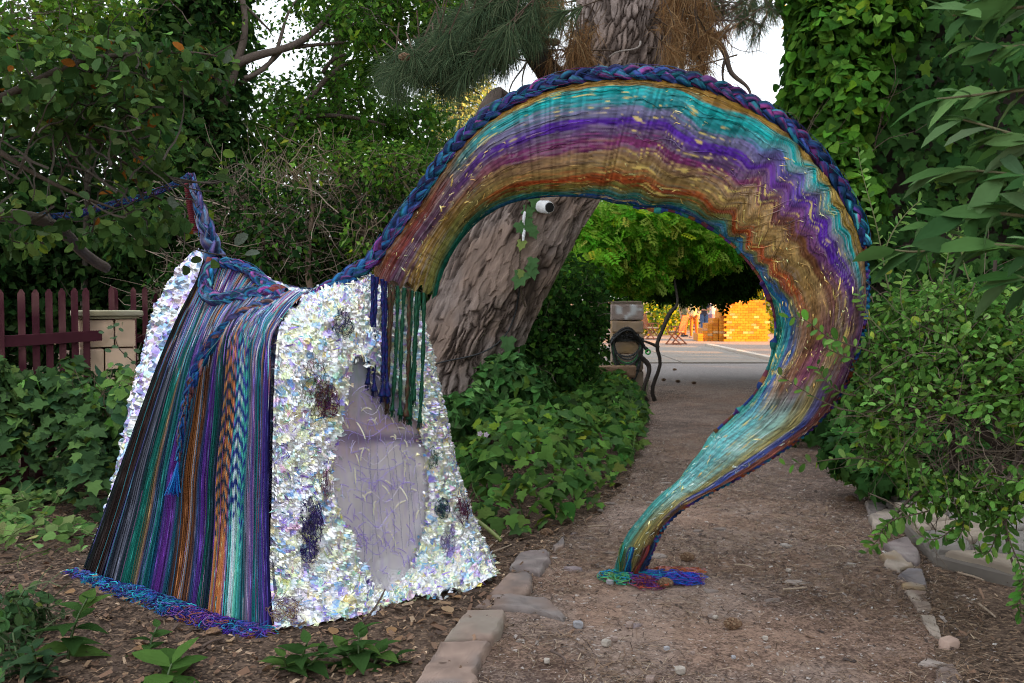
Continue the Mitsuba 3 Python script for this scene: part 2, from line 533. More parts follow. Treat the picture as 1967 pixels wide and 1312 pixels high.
def path_color(p, n, uv):
    a = mikit.fbm(p.x * 1.1 + 4.0, p.y * 0.8, 0.0, 4)
    b = mikit.fbm(p.x * 45.0, p.y * 45.0, 3.0, 3)
    m = mikit.fbm(p.x * 8.0, p.y * 8.0, 6.0, 3)
    d = mikit.noise(p.x * 130.0, p.y * 130.0, 8.0)
    t = mikit.smoothstep(0.3, 0.7, 0.3 * a + 0.25 * b + 0.2 * m + 0.25 * d)
    c = mikit.mix(mi.Color3f(0.075, 0.052, 0.043), mi.Color3f(0.29, 0.21, 0.168), t)
    red = mikit.smoothstep(0.45, 0.7, mikit.fbm(p.x * 2.3, p.y * 2.0, 9.0, 3))
    c = mikit.mix(c, c * mi.Color3f(1.02, 0.93, 0.86), red)
    sp = mikit.smoothstep(0.86, 0.93, mikit.noise(p.x * 55.0, p.y * 55.0, 2.0))
    c = mikit.mix(c, mi.Color3f(0.45, 0.4, 0.36), 0.7 * sp)
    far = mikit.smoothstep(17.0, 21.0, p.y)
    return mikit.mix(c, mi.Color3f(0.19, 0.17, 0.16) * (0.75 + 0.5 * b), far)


scene['mat_soil'] = principled(mikit.proc(soil_color), roughness=0.95, specular=0.1)
scene['mat_path'] = principled(mikit.proc(path_color), roughness=0.9, specular=0.15)
put('', (np.c_[gxy, gz], gf), 'mat_soil', own=k_ground, smooth=True)

pxy, pf = grid_mesh(np.arange(-1.2, 7.5, 0.04), lines((3.0, 9), 0.035, 1.02, (2.6, 28)))
pd = signed_in(path_poly, pxy)
keep = (pd > -0.16)
pfk = pf[keep[pf].all(1)]
idx = np.full(len(pxy), -1); used = np.unique(pfk); idx[used] = np.arange(len(used))
wob = (meshkit.fbm(np.c_[pxy * 5, pxy[:, 0] * 0], 3, 3) - 0.5) * 0.12
pz = ground_z(pxy) + 0.004 - 0.05 * np.clip(-(pd + wob) * 9 + 0.25, 0, 1)
k_path = structure('path', 'brown dirt garden path strewn with pine needles and grit')
put('', (np.c_[pxy, pz][used], idx[pfk]), 'mat_path', own=k_path, smooth=True)

# far paving beyond the path, lit in streaks
k_pav = structure('paving', 'pale concrete paving where the path ends')
for i, (x0, x1) in enumerate([(1.6, 4.2), (4.24, 6.55)]):
    for j, (y0, y1) in enumerate([(24.6, 28.4), (28.46, 33.4)]):
        v, f = box([(x0 + x1) / 2, (y0 + y1) / 2, 0.0], [x1 - x0, y1 - y0, 0.07])
        m = trimesh.Trimesh(v, f, process=False).subdivide_to_size(0.4)
        put('panel', (m.vertices, m.faces, mottle(m.vertices, [0.2, 0.175, 0.15], 0.16, 2.0, i + 2 * j)), 'mat_matte', k_pav)
kb = MB()
v, f = box([6.72, 29.0, 0.03], [0.22, 9.0, 0.14], 0.02)
put('kerb_strip', (v, f, mottle(v, [0.42, 0.36, 0.3], 0.2)), 'mat_matte', k_pav)

# ------------------------------------------------------------------ edging stones


def stone(px, h, label, base, tint, seed, z0=-0.08):
    k = thing('edging_stone', label, 'stone')
    h = h * .48
    v, f = slab([G(x, y, h) for x, y in px], z0, h, seed, .009, 64, .016)
    put('', (v, f, mottle(v, np.array(base) * .66, 0.6, 14, seed, np.array(tint) * .52, 5.0)), 'mat_matte', own=k, smooth=40)
    # crisp worn outline



PINK, GREY, OCHRE, PALE = [0.4, 0.285, 0.23], [0.33, 0.28, 0.26], [0.42, 0.29, 0.16], [0.47, 0.39, 0.32]
STONES = [
    ([(775, 1345), (800, 1300), (845, 1229), (947, 1226), (928, 1262), (912, 1298), (925, 1312), (905, 1345)], 0.09, 'long pinkish kerb stone at the bottom edge, lower of the two big slabs', PINK, GREY),
    ([(846, 1226), (868, 1203), (897, 1167), (972, 1167), (966, 1205), (948, 1223)], 0.09, 'flat pinkish kerb slab nearest the foil skirt of the sculpture, above the longest one', PINK, PALE),
    ([(908, 1164), (940, 1139), (1000, 1141), (1058, 1149), (1092, 1180), (1086, 1187), (1032, 1172), (978, 1166)], 0.05, 'long curved stone sticking out into the path', GREY, PINK),
    ([(941, 1136), (976, 1096), (1022, 1099), (1026, 1116), (1016, 1137), (990, 1143)], 0.08, 'pinkish kerb stone between the curved stone and the mauve one', PINK, GREY),
    ([(974, 1092), (996, 1060), (1052, 1052), (1062, 1074), (1036, 1099), (1020, 1094)], 0.07, 'mauve grey flaky kerb stone third from the plant bed', GREY, [0.36, 0.27, 0.26]),
    ([(1060, 1046), (1085, 1028), (1083, 1046), (1066, 1058)], 0.05, 'small kerb stone at the end of the row by the ivy', PINK, GREY),
    ([(1662, 962), (1694, 950), (1716, 962), (1694, 984), (1668, 982)], 0.1, 'farthest pale boulder in the kerb under the shrub', GREY, PALE),
    ([(1667, 988), (1700, 974), (1726, 980), (1722, 1003), (1680, 1012)], 0.12, 'whitish boulder in the kerb below the shrub tips', PALE, GREY),
    ([(1695, 1042), (1742, 1028), (1768, 1058), (1764, 1078), (1740, 1074)], 0.11, 'grey kerb boulder beside the corner of the terrace', GREY, [0.32, 0.24, 0.24]),
    ([(1690, 1062), (1716, 1054), (1746, 1067), (1759, 1084), (1730, 1094), (1702, 1082)], 0.09, 'rounded pale yellow kerb boulder', PALE, OCHRE),
    ([(1722, 1102), (1742, 1090), (1772, 1091), (1781, 1121), (1748, 1113)], 0.08, 'bluish grey kerb stone below the pale yellow boulder', [0.29, 0.26, 0.27], GREY),
    ([(1730, 1119), (1752, 1115), (1782, 1123), (1782, 1130), (1734, 1127)], 0.05, 'thin ochre stone wedged between two kerb stones', OCHRE, PALE),
    ([(1735, 1131), (1782, 1132), (1791, 1170), (1764, 1173)], 0.05, 'pale kerb slab under the ochre wedge', PALE, PINK),
    ([(1762, 1177), (1795, 1178), (1808, 1224), (1782, 1214)], 0.04, 'pale narrow kerb slab half sunk in the dirt', PALE, GREY),
    ([(1795, 1282), (1832, 1268), (1852, 1300), (1862, 1345), (1795, 1345)], 0.04, 'dark reddish kerb stone at the bottom right of the path', [0.27, 0.2, 0.17], GREY),
]
for i, (px, h, lab, b, t) in enumerate(STONES):
    stone(px, h, lab, b, t, 11 + i)
k = thing('loose_rock', 'small angular pinkish rock lying loose at the end of the kerb', 'rock')
v, f = rough_block(G(1824, 1245) + [0, 0, 0.02], [0.09, 0.07, 0.06], 0.5, 0.025, 0.015, 6, 3)
put('', (v, f, mottle(v, PINK, 0.3)), 'mat_matte', own=k, smooth=50)

# flagstone terrace on the right
k_ter = thing('stone_terrace', 'raised terrace of grey flagstones behind the hanging shrub', 'terrace')
ter = Polygon([G(*p, 0.12)[:2] for p in [(1792, 1052), (1860, 1068), (1990, 1100), (2250, 1140), (2300, 960), (2100, 915), (1850, 912), (1690, 938), (1745, 1000)]])
v, f = slab(np.array(ter.exterior.coords)[:-1], -0.1, 0.085, 77, 0.001)
put('base', (v, f, mottle(v, [0.16, 0.14, 0.12], 0.3)), 'mat_matte', k_ter)
r_ = np.random.default_rng(5)
b0, b1, b2, b3 = ter.bounds
cand = [Point(x, y) for x, y in zip(r_.uniform(b0, b2, 60), r_.uniform(b1, b3, 60))]
cells = voronoi_diagram(MultiPoint([p for p in cand][:46]), envelope=ter.buffer(1))
for i, g in enumerate(cells.geoms):
    g = g.intersection(ter).buffer(-0.012)
    if g.is_empty or g.geom_type != 'Polygon' or g.area < 0.01: continue
    v, f = slab(np.array(g.exterior.coords)[:-1], 0.05, 0.12 + 0.01 * r_.random(), 100 + i, 0.004, 40, 0.006)
    put('flagstone', (v, f, mottle(v, [[0.25, 0.215, 0.18], [0.21, 0.19, 0.17], [0.28, 0.23, 0.18]][i % 3], 0.5, 8, i)), 'mat_matte', k_ter, smooth=40)

# ------------------------------------------------------------------ litter


def scatter_path(n, r, weight=None):
    out = []
    b = path_poly.bounds
    while len(out) < n:
        y = 2.8 + (12 - 2.8) * r.random(4 * n) ** 1.7
        x = r.uniform(-1.3, 4.5, 4 * n)
        q = np.c_[x, y]
        w = meshkit.fbm(np.c_[q * 1.1, q[:, :1] * 0], 3, 6)
        ok = (signed_in(path_poly, q) > -0.25) & (r.random(len(q)) < np.clip((w - 0.3) * 3, 0.12, 1))
        out += list(q[ok])
    return np.array(out[:n])


def flakes(q, z, length, width, col, r, tilt=0.25, bend=0.0):
    """Small flat pieces lying about."""
    n = len(q)
    a = r.uniform(0, 2 * np.pi, n)
    ax = nz(np.c_[np.cos(a), np.sin(a), r.normal(0, tilt, n)])
    nr = nz(np.c_[r.normal(0, tilt, (n, 2)), np.ones(n)])
    a_, s_, n_ = leaf_frames(ax, nr)
    t = np.array([[-0.5, -0.5], [0.5, -0.35], [0.5, 0.4], [-0.45, 0.5]])
    v = np.c_[q, z][:, None] + length[:, None, None] * t[None, :, :1] * a_[:, None] + width[:, None, None] * t[None, :, 1:] * s_[:, None]
    f = np.array([[0, 1, 2], [0, 2, 3]])[None] + (np.arange(n) * 4)[:, None, None]
    return v.reshape(-1, 3), f.reshape(-1, 3), np.repeat(col, 4, axis=0)


r_ = np.random.default_rng(21)
q = scatter_path(34000, r_)
n = len(q)
col = np.array([[0.17, 0.105, 0.065], [0.26, 0.18, 0.12], [0.07, 0.045, 0.033], [0.36, 0.28, 0.2]])[r_.choice(4, n, p=[.35, .22, .33, .1])] * np.exp(r_.normal(0, 0.2, (n, 1)))
k = thing('pine_needle_litter', 'fallen brown pine needles strewn over the dirt path', 'pine needles')
labels[k]['kind'] = 'stuff'
put('', flakes(q, ground_z(q) + 0.009 + 0.008 * r_.random(n), r_.uniform(0.03, 0.11, n), r_.uniform(0.002, 0.0042, n), col, r_, 0.12), 'mat_matte', own=k)
ps_ = scatter_path(60, np.random.default_rng(77))
for i, p_ in enumerate(ps_):
    if p_[1] > 9: continue
    rs_ = np.random.default_rng(200 + i)
    th_ = np.sort(rs_.uniform(0, 6.28, 7)); sz_ = rs_.uniform(.025, .085)
    po_ = np.c_[p_[0] + sz_ * rs_.uniform(.6, 1.2, 7) * np.cos(th_), p_[1] + sz_ * .7 * rs_.uniform(.6, 1.2, 7) * np.sin(th_)]
    v, f = slab(po_, -.02, ground_z(p_[None])[0] + .008 + .01 * rs_.random(), 200 + i, .003, 22, .006)
    put('stone', (v, f, mottle(v, [[.3, .25, .22], [.24, .19, .19], [.34, .3, .27], [.2, .16, .14]][i % 4], .5, 30, i)), 'mat_matte', k_path, smooth=40)
q = scatter_path(17000, r_)
n = len(q)
col = np.array([[0.36, 0.31, 0.28], [0.24, 0.19, 0.165], [0.07, 0.052, 0.045], [0.5, 0.46, 0.42], [0.2, 0.12, 0.08]])[r_.choice(5, n, p=[.2, .25, .38, .05, .12])]
k = thing('grit', 'small chips and grit scattered on the dirt path', 'grit')
labels[k]['kind'] = 'stuff'
s = np.exp(r_.normal(-4.6, 0.45, n))
put('', flakes(q, ground_z(q) + 0.01, s, s * r_.uniform(0.5, 0.9, n), col, r_, 0.35), 'mat_matte', own=k)

# mulch of leaves and bark chips on the bed, left
n = 21000
q = np.c_[r_.uniform(-4.6, 1.0, n), 3.3 + 6.2 * r_.random(n) ** 1.4]
q = q[signed_in(path_poly, q) < 0.02]
n = len(q)
col = np.array([[0.17, 0.1, 0.065], [0.3, 0.19, 0.115], [0.09, 0.06, 0.045], [0.42, 0.3, 0.2], [0.24, 0.15, 0.1]])[r_.choice(5, n, p=[.32, .16, .3, .07, .15])] * np.exp(r_.normal(0, 0.2, (n, 1)))
s = np.exp(r_.normal(-3.75, 0.5, n))
k = thing('mulch', 'brown mulch of dead leaves and bark chips on the bed around the sculpture', 'mulch')
labels[k]['kind'] = 'stuff'
put('', flakes(q, ground_z(q) + 0.028 + 0.012 * r_.random(n), s, s * r_.uniform(0.2, 0.65, n), col, r_, 0.4), 'mat_matte', own=k)
n = 5000
q = np.c_[r_.uniform(1.6, 5.0, n), 3.3 + 4.5 * r_.random(n) ** 1.4]
q = q[signed_in(path_poly, q) < -0.02]
q = q[~shapely.contains(ter, shapely.points(q))]
n = len(q)
k = thing('bark_chips', 'dark bark crumbs and needles on the strip between path and terrace', 'mulch')
labels[k]['kind'] = 'stuff'
s = np.exp(r_.normal(-4.2, 0.5, n))
put('', flakes(q, ground_z(q) + 0.012 + 0.01 * r_.random(n), s * 1.4, s * r_.uniform(0.1, 0.5, n), col[r_.integers(0, len(col), n)], r_, 0.35), 'mat_matte', own=k)


LK = []


def leaf_on_ground(px, size, colr, label, group, kind='broad', seed=0, z=0.03):
    k = thing('fallen_leaf', label, 'leaf', group)
    LK.append(k)
    r = np.random.default_rng(seed)
    p = G(*px, z)[None]
    a = r.uniform(0, 6.28)
    v, f, c = leaf_mesh(kind, p, np.array([[math.cos(a), math.sin(a), 0.05]]), np.array([[r.normal(0, .2), r.normal(0, .2), 1]]), size, np.array([colr]))
    put('', (v, f, c), 'mat_leaf_dull', own=k, smooth=True)


DRY = [(58, 1160), (32, 1125), (105, 1128), (175, 1095), (270, 1145), (200, 1000), (145, 1135), (430, 1206), (445, 1232), (265, 1240), (255, 1245), (340, 1240), (480, 1220), (620, 1184), (690, 1216), (760, 1205), (820, 1190), (850, 1165), (885, 1148), (870, 1180), (700, 1185), (640, 1205), (770, 1230), (730, 1240)]
for i, px in enumerate(DRY):
    leaf_on_ground(px, 0.05 + 0.05 * ((i * 37) % 10) / 10, [[0.42, 0.25, 0.13], [0.33, 0.2, 0.12], [0.48, 0.33, 0.2]][i % 3], 'dry tan leaf lying on the dark mulch around the sculpture', 'dry leaves on the mulch', ['broad', 'oval'][i % 2], i)
ordinals(LK, [q_[0] for q_ in DRY], 'dry tan leaf on the mulch, # from the left of those around the sculpture')
PK = []
PEB = [(1305, 1292, .05), (1210, 1175 + 30, .05), (1172, 1122, .045), (1165, 1240, .05), (1180, 1232, .035), (1280, 1250, .03), (1050, 1275, .035), (1440, 1090, .03), (1575, 1107, .02), (1515, 1100, .035), (1700, 1112, .02), (1410, 1268, .025), (1470, 1230, .03), (1250, 1310, .05), (1760, 1165, .02), (1375, 1190, .03), (1330, 1260, .025), (1110, 1205, .055)]
for i, (x, y, s) in enumerate(PEB):
    k = thing('pebble', 'small pale pebble lying on the dirt path', 'pebble', 'pebbles on the path')
    PK.append(k)
    v, f = rough_block(G(x, y) + [0, 0, 0.012], [s * .9, s * .7, s * .5], i * 1.3, s * .3, s * .16, 7, i)
    put('', (v, f, mottle(v, [[0.4, 0.35, 0.3], [0.27, 0.2, 0.17], [0.3, 0.29, 0.3]][i % 3], 0.4, 40)), 'mat_matte', own=k, smooth=60)


ordinals(PK, [q_[0] for q_ in PEB], 'pale pebble on the dirt path, # pebble from the left')


def pine_cone(px, size, label, group=None, z=0.0, pos=None):
    k = thing('pine_cone', label, 'pine cone', group)
    mb = MB()
    c = (G(*px, z) if pos is None else np.asarray(pos)) + np.array([0, 0, size * 0.35])
    mb.add(*tube(np.array([c - [size * .45, 0, 0], c, c + [size * .5, 0, 0]]), [size * .15, size * .28, size * .05], 8), [0.07, 0.045, 0.03])
    for i in range(60):
        a, t = i * 2.4, i / 60
        rad = size * 0.36 * math.sin(math.pi * (0.12 + 0.8 * t))
        o = np.array([0.25, math.cos(a), math.sin(a)])
        p = c + [size * (t - .5), math.cos(a) * rad, math.sin(a) * rad]
        mb.add(*box(p, [size * .05, size * .2, size * .16], R=trimesh.geometry.align_vectors([1, 0, 0], nz(o))[:3, :3]), [0.17, 0.1, 0.06] if i % 3 else [0.24, 0.16, 0.1])
    put('', mb, 'mat_matte', own=k)
    return k


CK, CX = [], []
for i, px in enumerate([(1320, 1078), (1278, 1128), (1050, 1030), (580, 1182), (1408, 1208), (1635, 965), (1296, 712), (1275, 732), (1302, 735), (1333, 738)]):
    kc_ = pine_cone(px, 0.075, 'small dark pine cone lying on the dirt path' if i not in (3,) else 'pine cone lying against the foil skirt at the front corner', 'pine cones on the path' if i != 3 else None)
    if i != 3:
        CK.append(kc_); CX.append(px[0])
ordinals(CK, CX, 'small dark pine cone on the dirt path, # cone from the left')
for i, (a, b) in enumerate([((1058, 1250), (1085, 1275)), ((1410, 1085), (1450, 1092)), ((1590, 1050), (1625, 1055)), ((1130, 1012), (1165, 1010)), ((930, 1060), (980, 1020)), ((900, 1075), (985, 1045)), ((1880, 1160), (1912, 1185)), ((1840, 1100), (1890, 1115)), ((690, 1200), (740, 1165)), ((390, 1242), (430, 1228)), ((1505, 1132), (1550, 1128))]):
    k = thing('fallen_twig', ['dark forked bit of bark on the path', 'pale dry twig on the path beside the tail tip', 'curved pale twig on the path by the shrub', 'dry twig at the foot of the plant bed', 'pale dry stalk lying in front of the ivy', 'long brown stalk beside the skirt of foil', 'bent pale twig on the strip by the terrace', 'brown twig below the terrace edge', 'stick leaning against the foil skirt', 'brown stick on the mulch below the yarn hem', 'pale chip of wood on the path'][i], 'twig')
    p0, p1 = G(*a, 0.03), G(*b, 0.03)
    if i == 8: p1[2] = 0.12
    p = spline([p0, (p0 + p1) / 2 + r_.normal(0, 0.02, 3) * [1, 1, .2], p1], 9)
    v, f = tube(p, np.linspace(0.007, 0.004, 9), 6)
    put('', (v, f, mottle(v, [0.12, 0.085, 0.07] if i in (0, 9, 8) else [0.35, 0.27, 0.2], 0.3, 20)), 'mat_matte', own=k, smooth=True)
# ------------------------------------------------------------------ the sculpture
SC = thing('textile_sculpture', 'large beast-like sculpture of shimmering foil and striped thread with a long arching woven trunk', 'sculpture')
r_ = np.random.default_rng(3)


def patch(cols, nu, nv):
    """A smooth surface through columns of points (each column from top to bottom); returns an (nu, nv, 3) grid."""
    cc = np.stack([spline(c, nv, 'pchip') for c in cols])
    chord = np.linalg.norm(np.diff(cc, axis=0), axis=2).mean(1)
    s = np.r_[0, np.cumsum(chord)] / chord.sum()
    q = np.linspace(0, 1, nu)
    return np.stack([PchipInterpolator(s, cc[:, j])(q) for j in range(nv)], 1)


def grid_faces(nu, nv):
    i = np.arange(nu - 1)[:, None] * nv + np.arange(nv - 1)[None]
    f = np.stack([i, i + 1, i + nv + 1, i + nv], -1).reshape(-1, 4)
    return np.vstack([f[:, [0, 1, 2]], f[:, [0, 2, 3]]])


def grid_normals(g):
    n = nz(np.cross(np.gradient(g, axis=1), np.gradient(g, axis=0)))
    return n


def sample_grid(g, u, v):
    """Bilinear sample of a grid at u, v in [0, 1]."""
    a, b = u * (g.shape[0] - 1.001), v * (g.shape[1] - 1.001)
    i, j = a.astype(int), b.astype(int)
    a, b = (a - i)[:, None], (b - j)[:, None]
    return (g[i, j] * (1 - a) + g[i + 1, j] * a) * (1 - b) + (g[i, j + 1] * (1 - a) + g[i + 1, j + 1] * a) * b


def GP(px, py):
    """Ground point as (px, py, distance)."""
    return G(px, py, 0.015)


# -- front foil face with its window, from the drape's right edge round to the back
FRONT = [
    [P(592, 573, 5.32), P(556, 604, 5.1), P(533, 650, 4.96), P(527, 740, 4.9), P(524, 850, 4.87), P(522, 960, 4.85), P(518, 1080, 4.83), GP(528, 1212)],
    [P(625, 550, 5.25), P(600, 600, 5.04), P(585, 660, 4.96), P(575, 760, 4.92), P(572, 880, 4.9), P(578, 1000, 4.88), P(590, 1110, 4.88), GP(610, 1200)],
    [P(665, 537, 5.3), P(655, 590, 5.1), P(648, 660, 5.03), P(645, 770, 5.0), P(648, 900, 5.0), P(662, 1010, 5.02), P(685, 1100, 5.03), GP(705, 1182)],
    [P(705, 529, 5.42), P(705, 590, 5.22), P(705, 660, 5.16), P(712, 770, 5.18), P(730, 900, 5.22), P(742, 1010, 5.26), P(750, 1090, 5.28), GP(752, 1163)],
    [P(745, 530, 5.55), P(752, 600, 5.4), P(762, 680, 5.35), P(785, 790, 5.38), P(808, 900, 5.42), P(820, 1000, 5.45), P(832, 1080, 5.48), GP(845, 1148)],
    [P(785, 545, 5.72), P(802, 630, 5.62), P(820, 715, 5.58), P(842, 800, 5.6), P(862, 880, 5.62), P(885, 960, 5.64), P(910, 1035, 5.66), GP(945, 1113)],
    [P(765, 565, 6.3), P(790, 640, 6.35), P(815, 730, 6.4), P(832, 800, 6.42), P(850, 880, 6.45), P(865, 940, 6.5), P(880, 1000, 6.55), P(890, 1060, 6.58)],
]
FRONT[-1][-1] = G(900, 1045, 0.015)
gF = patch(FRONT, 200, 190)
# -- left foil flank, from the drape's left edge round to the back
LEFT = [
    [P(398, 505, 6.12), P(384, 545, 6.06), P(352, 610, 6.02), P(300, 745, 5.97), P(236, 920, 5.91), GP(172, 1090)],
    [P(390, 490, 6.2), P(365, 530, 6.15), P(330, 600, 6.12), P(283, 735, 6.05), P(222, 920, 5.97), GP(174, 1085)],
    [P(383, 480, 6.35), P(340, 520, 6.35), P(300, 590, 6.35), P(264, 700, 6.3), P(228, 890, 6.2), G(185, 1062, .015)],
    [P(388, 478, 6.7), P(345, 520, 6.8), P(312, 590, 6.9), P(280, 700, 6.9), P(250, 850, 6.9), G(225, 1000, .015)],
    [P(480, 520, 7.2), P(470, 560, 7.4), P(470, 640, 7.5), P(470, 740, 7.55), P(470, 840, 7.6), G(470, 965, .015)],
    [P(640, 560, 7.1), P(650, 600, 7.2), P(660, 660, 7.3), P(670, 740, 7.35), P(680, 840, 7.4), G(690, 985, .015)],
    [FRONT[-1][0], FRONT[-1][1], FRONT[-1][2], FRONT[-1][4], FRONT[-1][6], FRONT[-1][7]],
]
gL = patch(LEFT, 190, 110)
# -- the top between the ridges (mostly unseen from the front)
TOP = [
    [P(398, 505, 6.12), P(392, 495, 6.4), P(388, 482, 6.7)],
    [P(432, 498, 6.12), P(440, 500, 6.5), P(455, 515, 6.95)],
    [P(484, 526, 6.02), P(500, 530, 6.5), P(530, 545, 7.1)],
    [P(540, 566, 5.8), P(560, 560, 6.4), P(600, 560, 7.1)],
    [P(592, 573, 5.32), P(620, 555, 6.2), P(650, 562, 7.05)],
    [P(665, 537, 5.3), P(690, 545, 6.0), P(700, 560, 6.8)],
    [P(745, 530, 5.55), P(750, 545, 6.0), P(760, 562, 6.35)],
]
gT = patch(TOP, 60, 24)

WINDOW_ = Polygon([(684, 692), (712, 716), (742, 748), (768, 772), (790, 815), (804, 870), (812, 930), (808, 990), (797, 1040), (783, 1080), (762, 1112), (742, 1134), (722, 1112), (700, 1076), (684, 1030), (662, 985), (648, 930), (648, 880), (664, 830), (672, 770)])
WINDOW = WINDOW_.buffer(9)


def crinkle(p, seed, amp=0.03):
    a = 1 - np.abs(meshkit.fbm(p * 7 + seed, 3, seed) - 0.5) * 4
    b = 1 - np.abs(meshkit.fbm(p * 22 + seed, 2, seed + 4) - 0.5) * 4
    c = meshkit.fbm(p * [3.2, 3.2, 1.6] + seed, 3, seed + 7) - .5
    return amp * (0.55 * a + 0.3 * b + 2.8 * c)


FOIL = np.array([[0.88, 0.9, 0.58], [0.92, 0.95, 0.97], [0.7, 0.73, 0.8], [0.36, 0.26, 0.78], [0.2, 0.45, 0.78], [0.42, 0.75, 0.62], [0.7, 0.35, 0.6], [0.12, 0.1, 0.36], [0.8, 0.68, 0.22], [0.15, 0.4, 0.48]])
W_FRONT = np.array([.24, .32, .14, .085, .075, .06, .03, .015, .02, .015])
W_LEFT = np.array([.05, .25, .14, .24, .2, .05, .03, .03, .005, .005])


def foil_colors(p, w, r, seed=0):
    """Shimmer colours: shifting mix over the surface."""
    n = meshkit.fbm(p * 3.1 + seed, 3, seed)
    m = meshkit.fbm(p * 5.3 + seed + 9, 3, seed + 1)
    out = np.empty((len(p), 3))
    c = r.random(len(p))
    ww = np.tile(w, (len(p), 1))
    ww[:, [3, 4, 7]] *= (0.35 + 2.2 * np.clip(n - 0.35, 0, 1) * 2)[:, None]
    ww[:, [0, 5, 8]] *= (0.35 + 2.2 * np.clip(m - 0.35, 0, 1) * 2)[:, None]
    cum = np.cumsum(ww / ww.sum(1, keepdims=True), 1)
    out = FOIL[(c[:, None] > cum).sum(1).clip(0, 9)]
    return np.clip(out * np.exp(r.normal(0, 0.07, (len(p), 3))), 0.02, 0.97)


def facets(p, n, size, seed, slope):
    """Crumpled film: cells that each lie in a plane of their own."""
    r = np.random.default_rng(seed)
    k = p[r.integers(0, len(p), n)] + r.normal(0, size * .2, (n, 3))
    warp = p + (meshkit.fbm(p[:, None, :] * 14 + np.arange(3)[None, :, None] * 7.7, 2, seed) - .5) * size * 1.2
    i = cKDTree(k).query(warp)[1]
    g = r.normal(0, slope, (n, 3)) * r.choice([.35, 1, 1.5], n)[:, None]
    return ((p - k[i]) * g[i]).sum(1) + r.normal(0, size * .08, n)[i], i


def foil_sheet(name, g, w, seed, drop=None, amp=0.03, cells=(900, 7000)):
    n = grid_normals(g)
    p0 = g.reshape(-1, 3)
    h1, _ = facets(p0, cells[0], .06, seed, .3)
    h2, i2 = facets(p0, cells[1], .022, seed + 1, .6)
    fade = np.ones(g.shape[:2]); fade[:, :2] = .3; fade[:2] = .4
    p = p0 + n.reshape(-1, 3) * ((crinkle(p0, seed, amp * .8) + np.clip(h1, -.02, .02) + np.clip(h2, -.01, .01)) * fade.ravel())[:, None]
    f = grid_faces(*g.shape[:2])
    if drop is not None:
        c = p0[f].mean(1)
        x, y, _ = px_of(c)
        inw = shapely.contains(drop, shapely.points(np.c_[x, y])) & (c[:, 1] < 5.6)
        f = f[~inw]
    v = p[f].reshape(-1, 3)
    tone = foil_colors(p0[np.random.default_rng(seed).integers(0, len(p0), cells[1])], w, r_, seed)
    cell = i2[f[:, 0]]
    col = (tone[cell] * .8 + foil_colors(p[f].mean(1), w, r_, seed) * .2) ** .7
    return put(name, (v, np.arange(len(v)).reshape(-1, 3), np.repeat(np.clip(col, .02, .97), 3, axis=0)), 'mat_foil', SC)


def foil_flakes(name, g, w, seed, count, drop=None, lo=0.02, hi=0.06, urange=(0, 1), holder=None):
    n = grid_normals(g)
    u, v = r_.uniform(*urange, count), r_.random(count) ** 0.9
    p = sample_grid(g, u, v)
    nn = nz(sample_grid(n, u, v))
    p = p + nn * (crinkle(p, seed)[:, None] * 0.8 + 0.006)
    if drop is not None:
        x, y, _ = px_of(p)
        k = ~(shapely.contains(drop, shapely.points(np.c_[x, y])) & (p[:, 1] < 5.6))
        p, nn = p[k], nn[k]
    m = len(p)
    flow = meshkit.fbm(p * 2.1 + 5, 2, 3) * 9
    t1 = nz(np.cross(nn, [0.1, 0.2, 1.0])); t2 = np.cross(nn, t1)
    ang = flow + r_.normal(0, 0.5, m)
    ax = nz(np.cos(ang)[:, None] * t1 + np.sin(ang)[:, None] * t2 + nn * r_.normal(0.15, 0.25, m)[:, None])
    nr = nz(nn + r_.normal(0, 0.5, (m, 3)))
    a, s, q = leaf_frames(ax, nr)
    L = r_.uniform(lo, hi, m); W = L * r_.uniform(0.06, 0.2, m)
    tp = np.array([[-.5, -.35, 0], [-.5, .35, 0], [-.1, -.5, .12], [-.1, .5, .2], [.25, -.45, .16], [.25, .5, .08], [.55, 0.05, .0]])
    vv = p[:, None] + L[:, None, None] * tp[None, :, :1] * a[:, None] + W[:, None, None] * tp[None, :, 1:2] * s[:, None] + (L * r_.uniform(-.4, 1.2, m))[:, None, None] * tp[None, :, 2:] * q[:, None]
    ff = np.array([[0, 2, 1], [1, 2, 3], [2, 4, 3], [3, 4, 5], [4, 6, 5]])[None] + (np.arange(m) * 7)[:, None, None]
    col = np.repeat(foil_colors(p, w, r_, seed), 7, axis=0)
    put(name, (vv.reshape(-1, 3), ff.reshape(-1, 3), col), 'mat_foil', holder or SC, stuff=True)


kf = foil_sheet('foil_face', gF, W_FRONT, 3, WINDOW)
labels[kf] = {'label': 'crumpled whitish iridescent foil face with an oval film window'}
foil_flakes('foil_shred', gF, W_FRONT, 3, 3800, WINDOW, .012, .06, holder=kf)
kl = foil_sheet('foil_flank', gL, W_LEFT, 8)
labels[kl] = {'label': 'bluish lilac shredded foil flank behind the thread curtain'}
foil_flakes('foil_shred', gL, W_LEFT, 8, 3500, None, 0.012, 0.045, (0, 0.42), holder=kl)
kt = foil_sheet('foil_top', gT, W_LEFT, 5, amp=0.015)

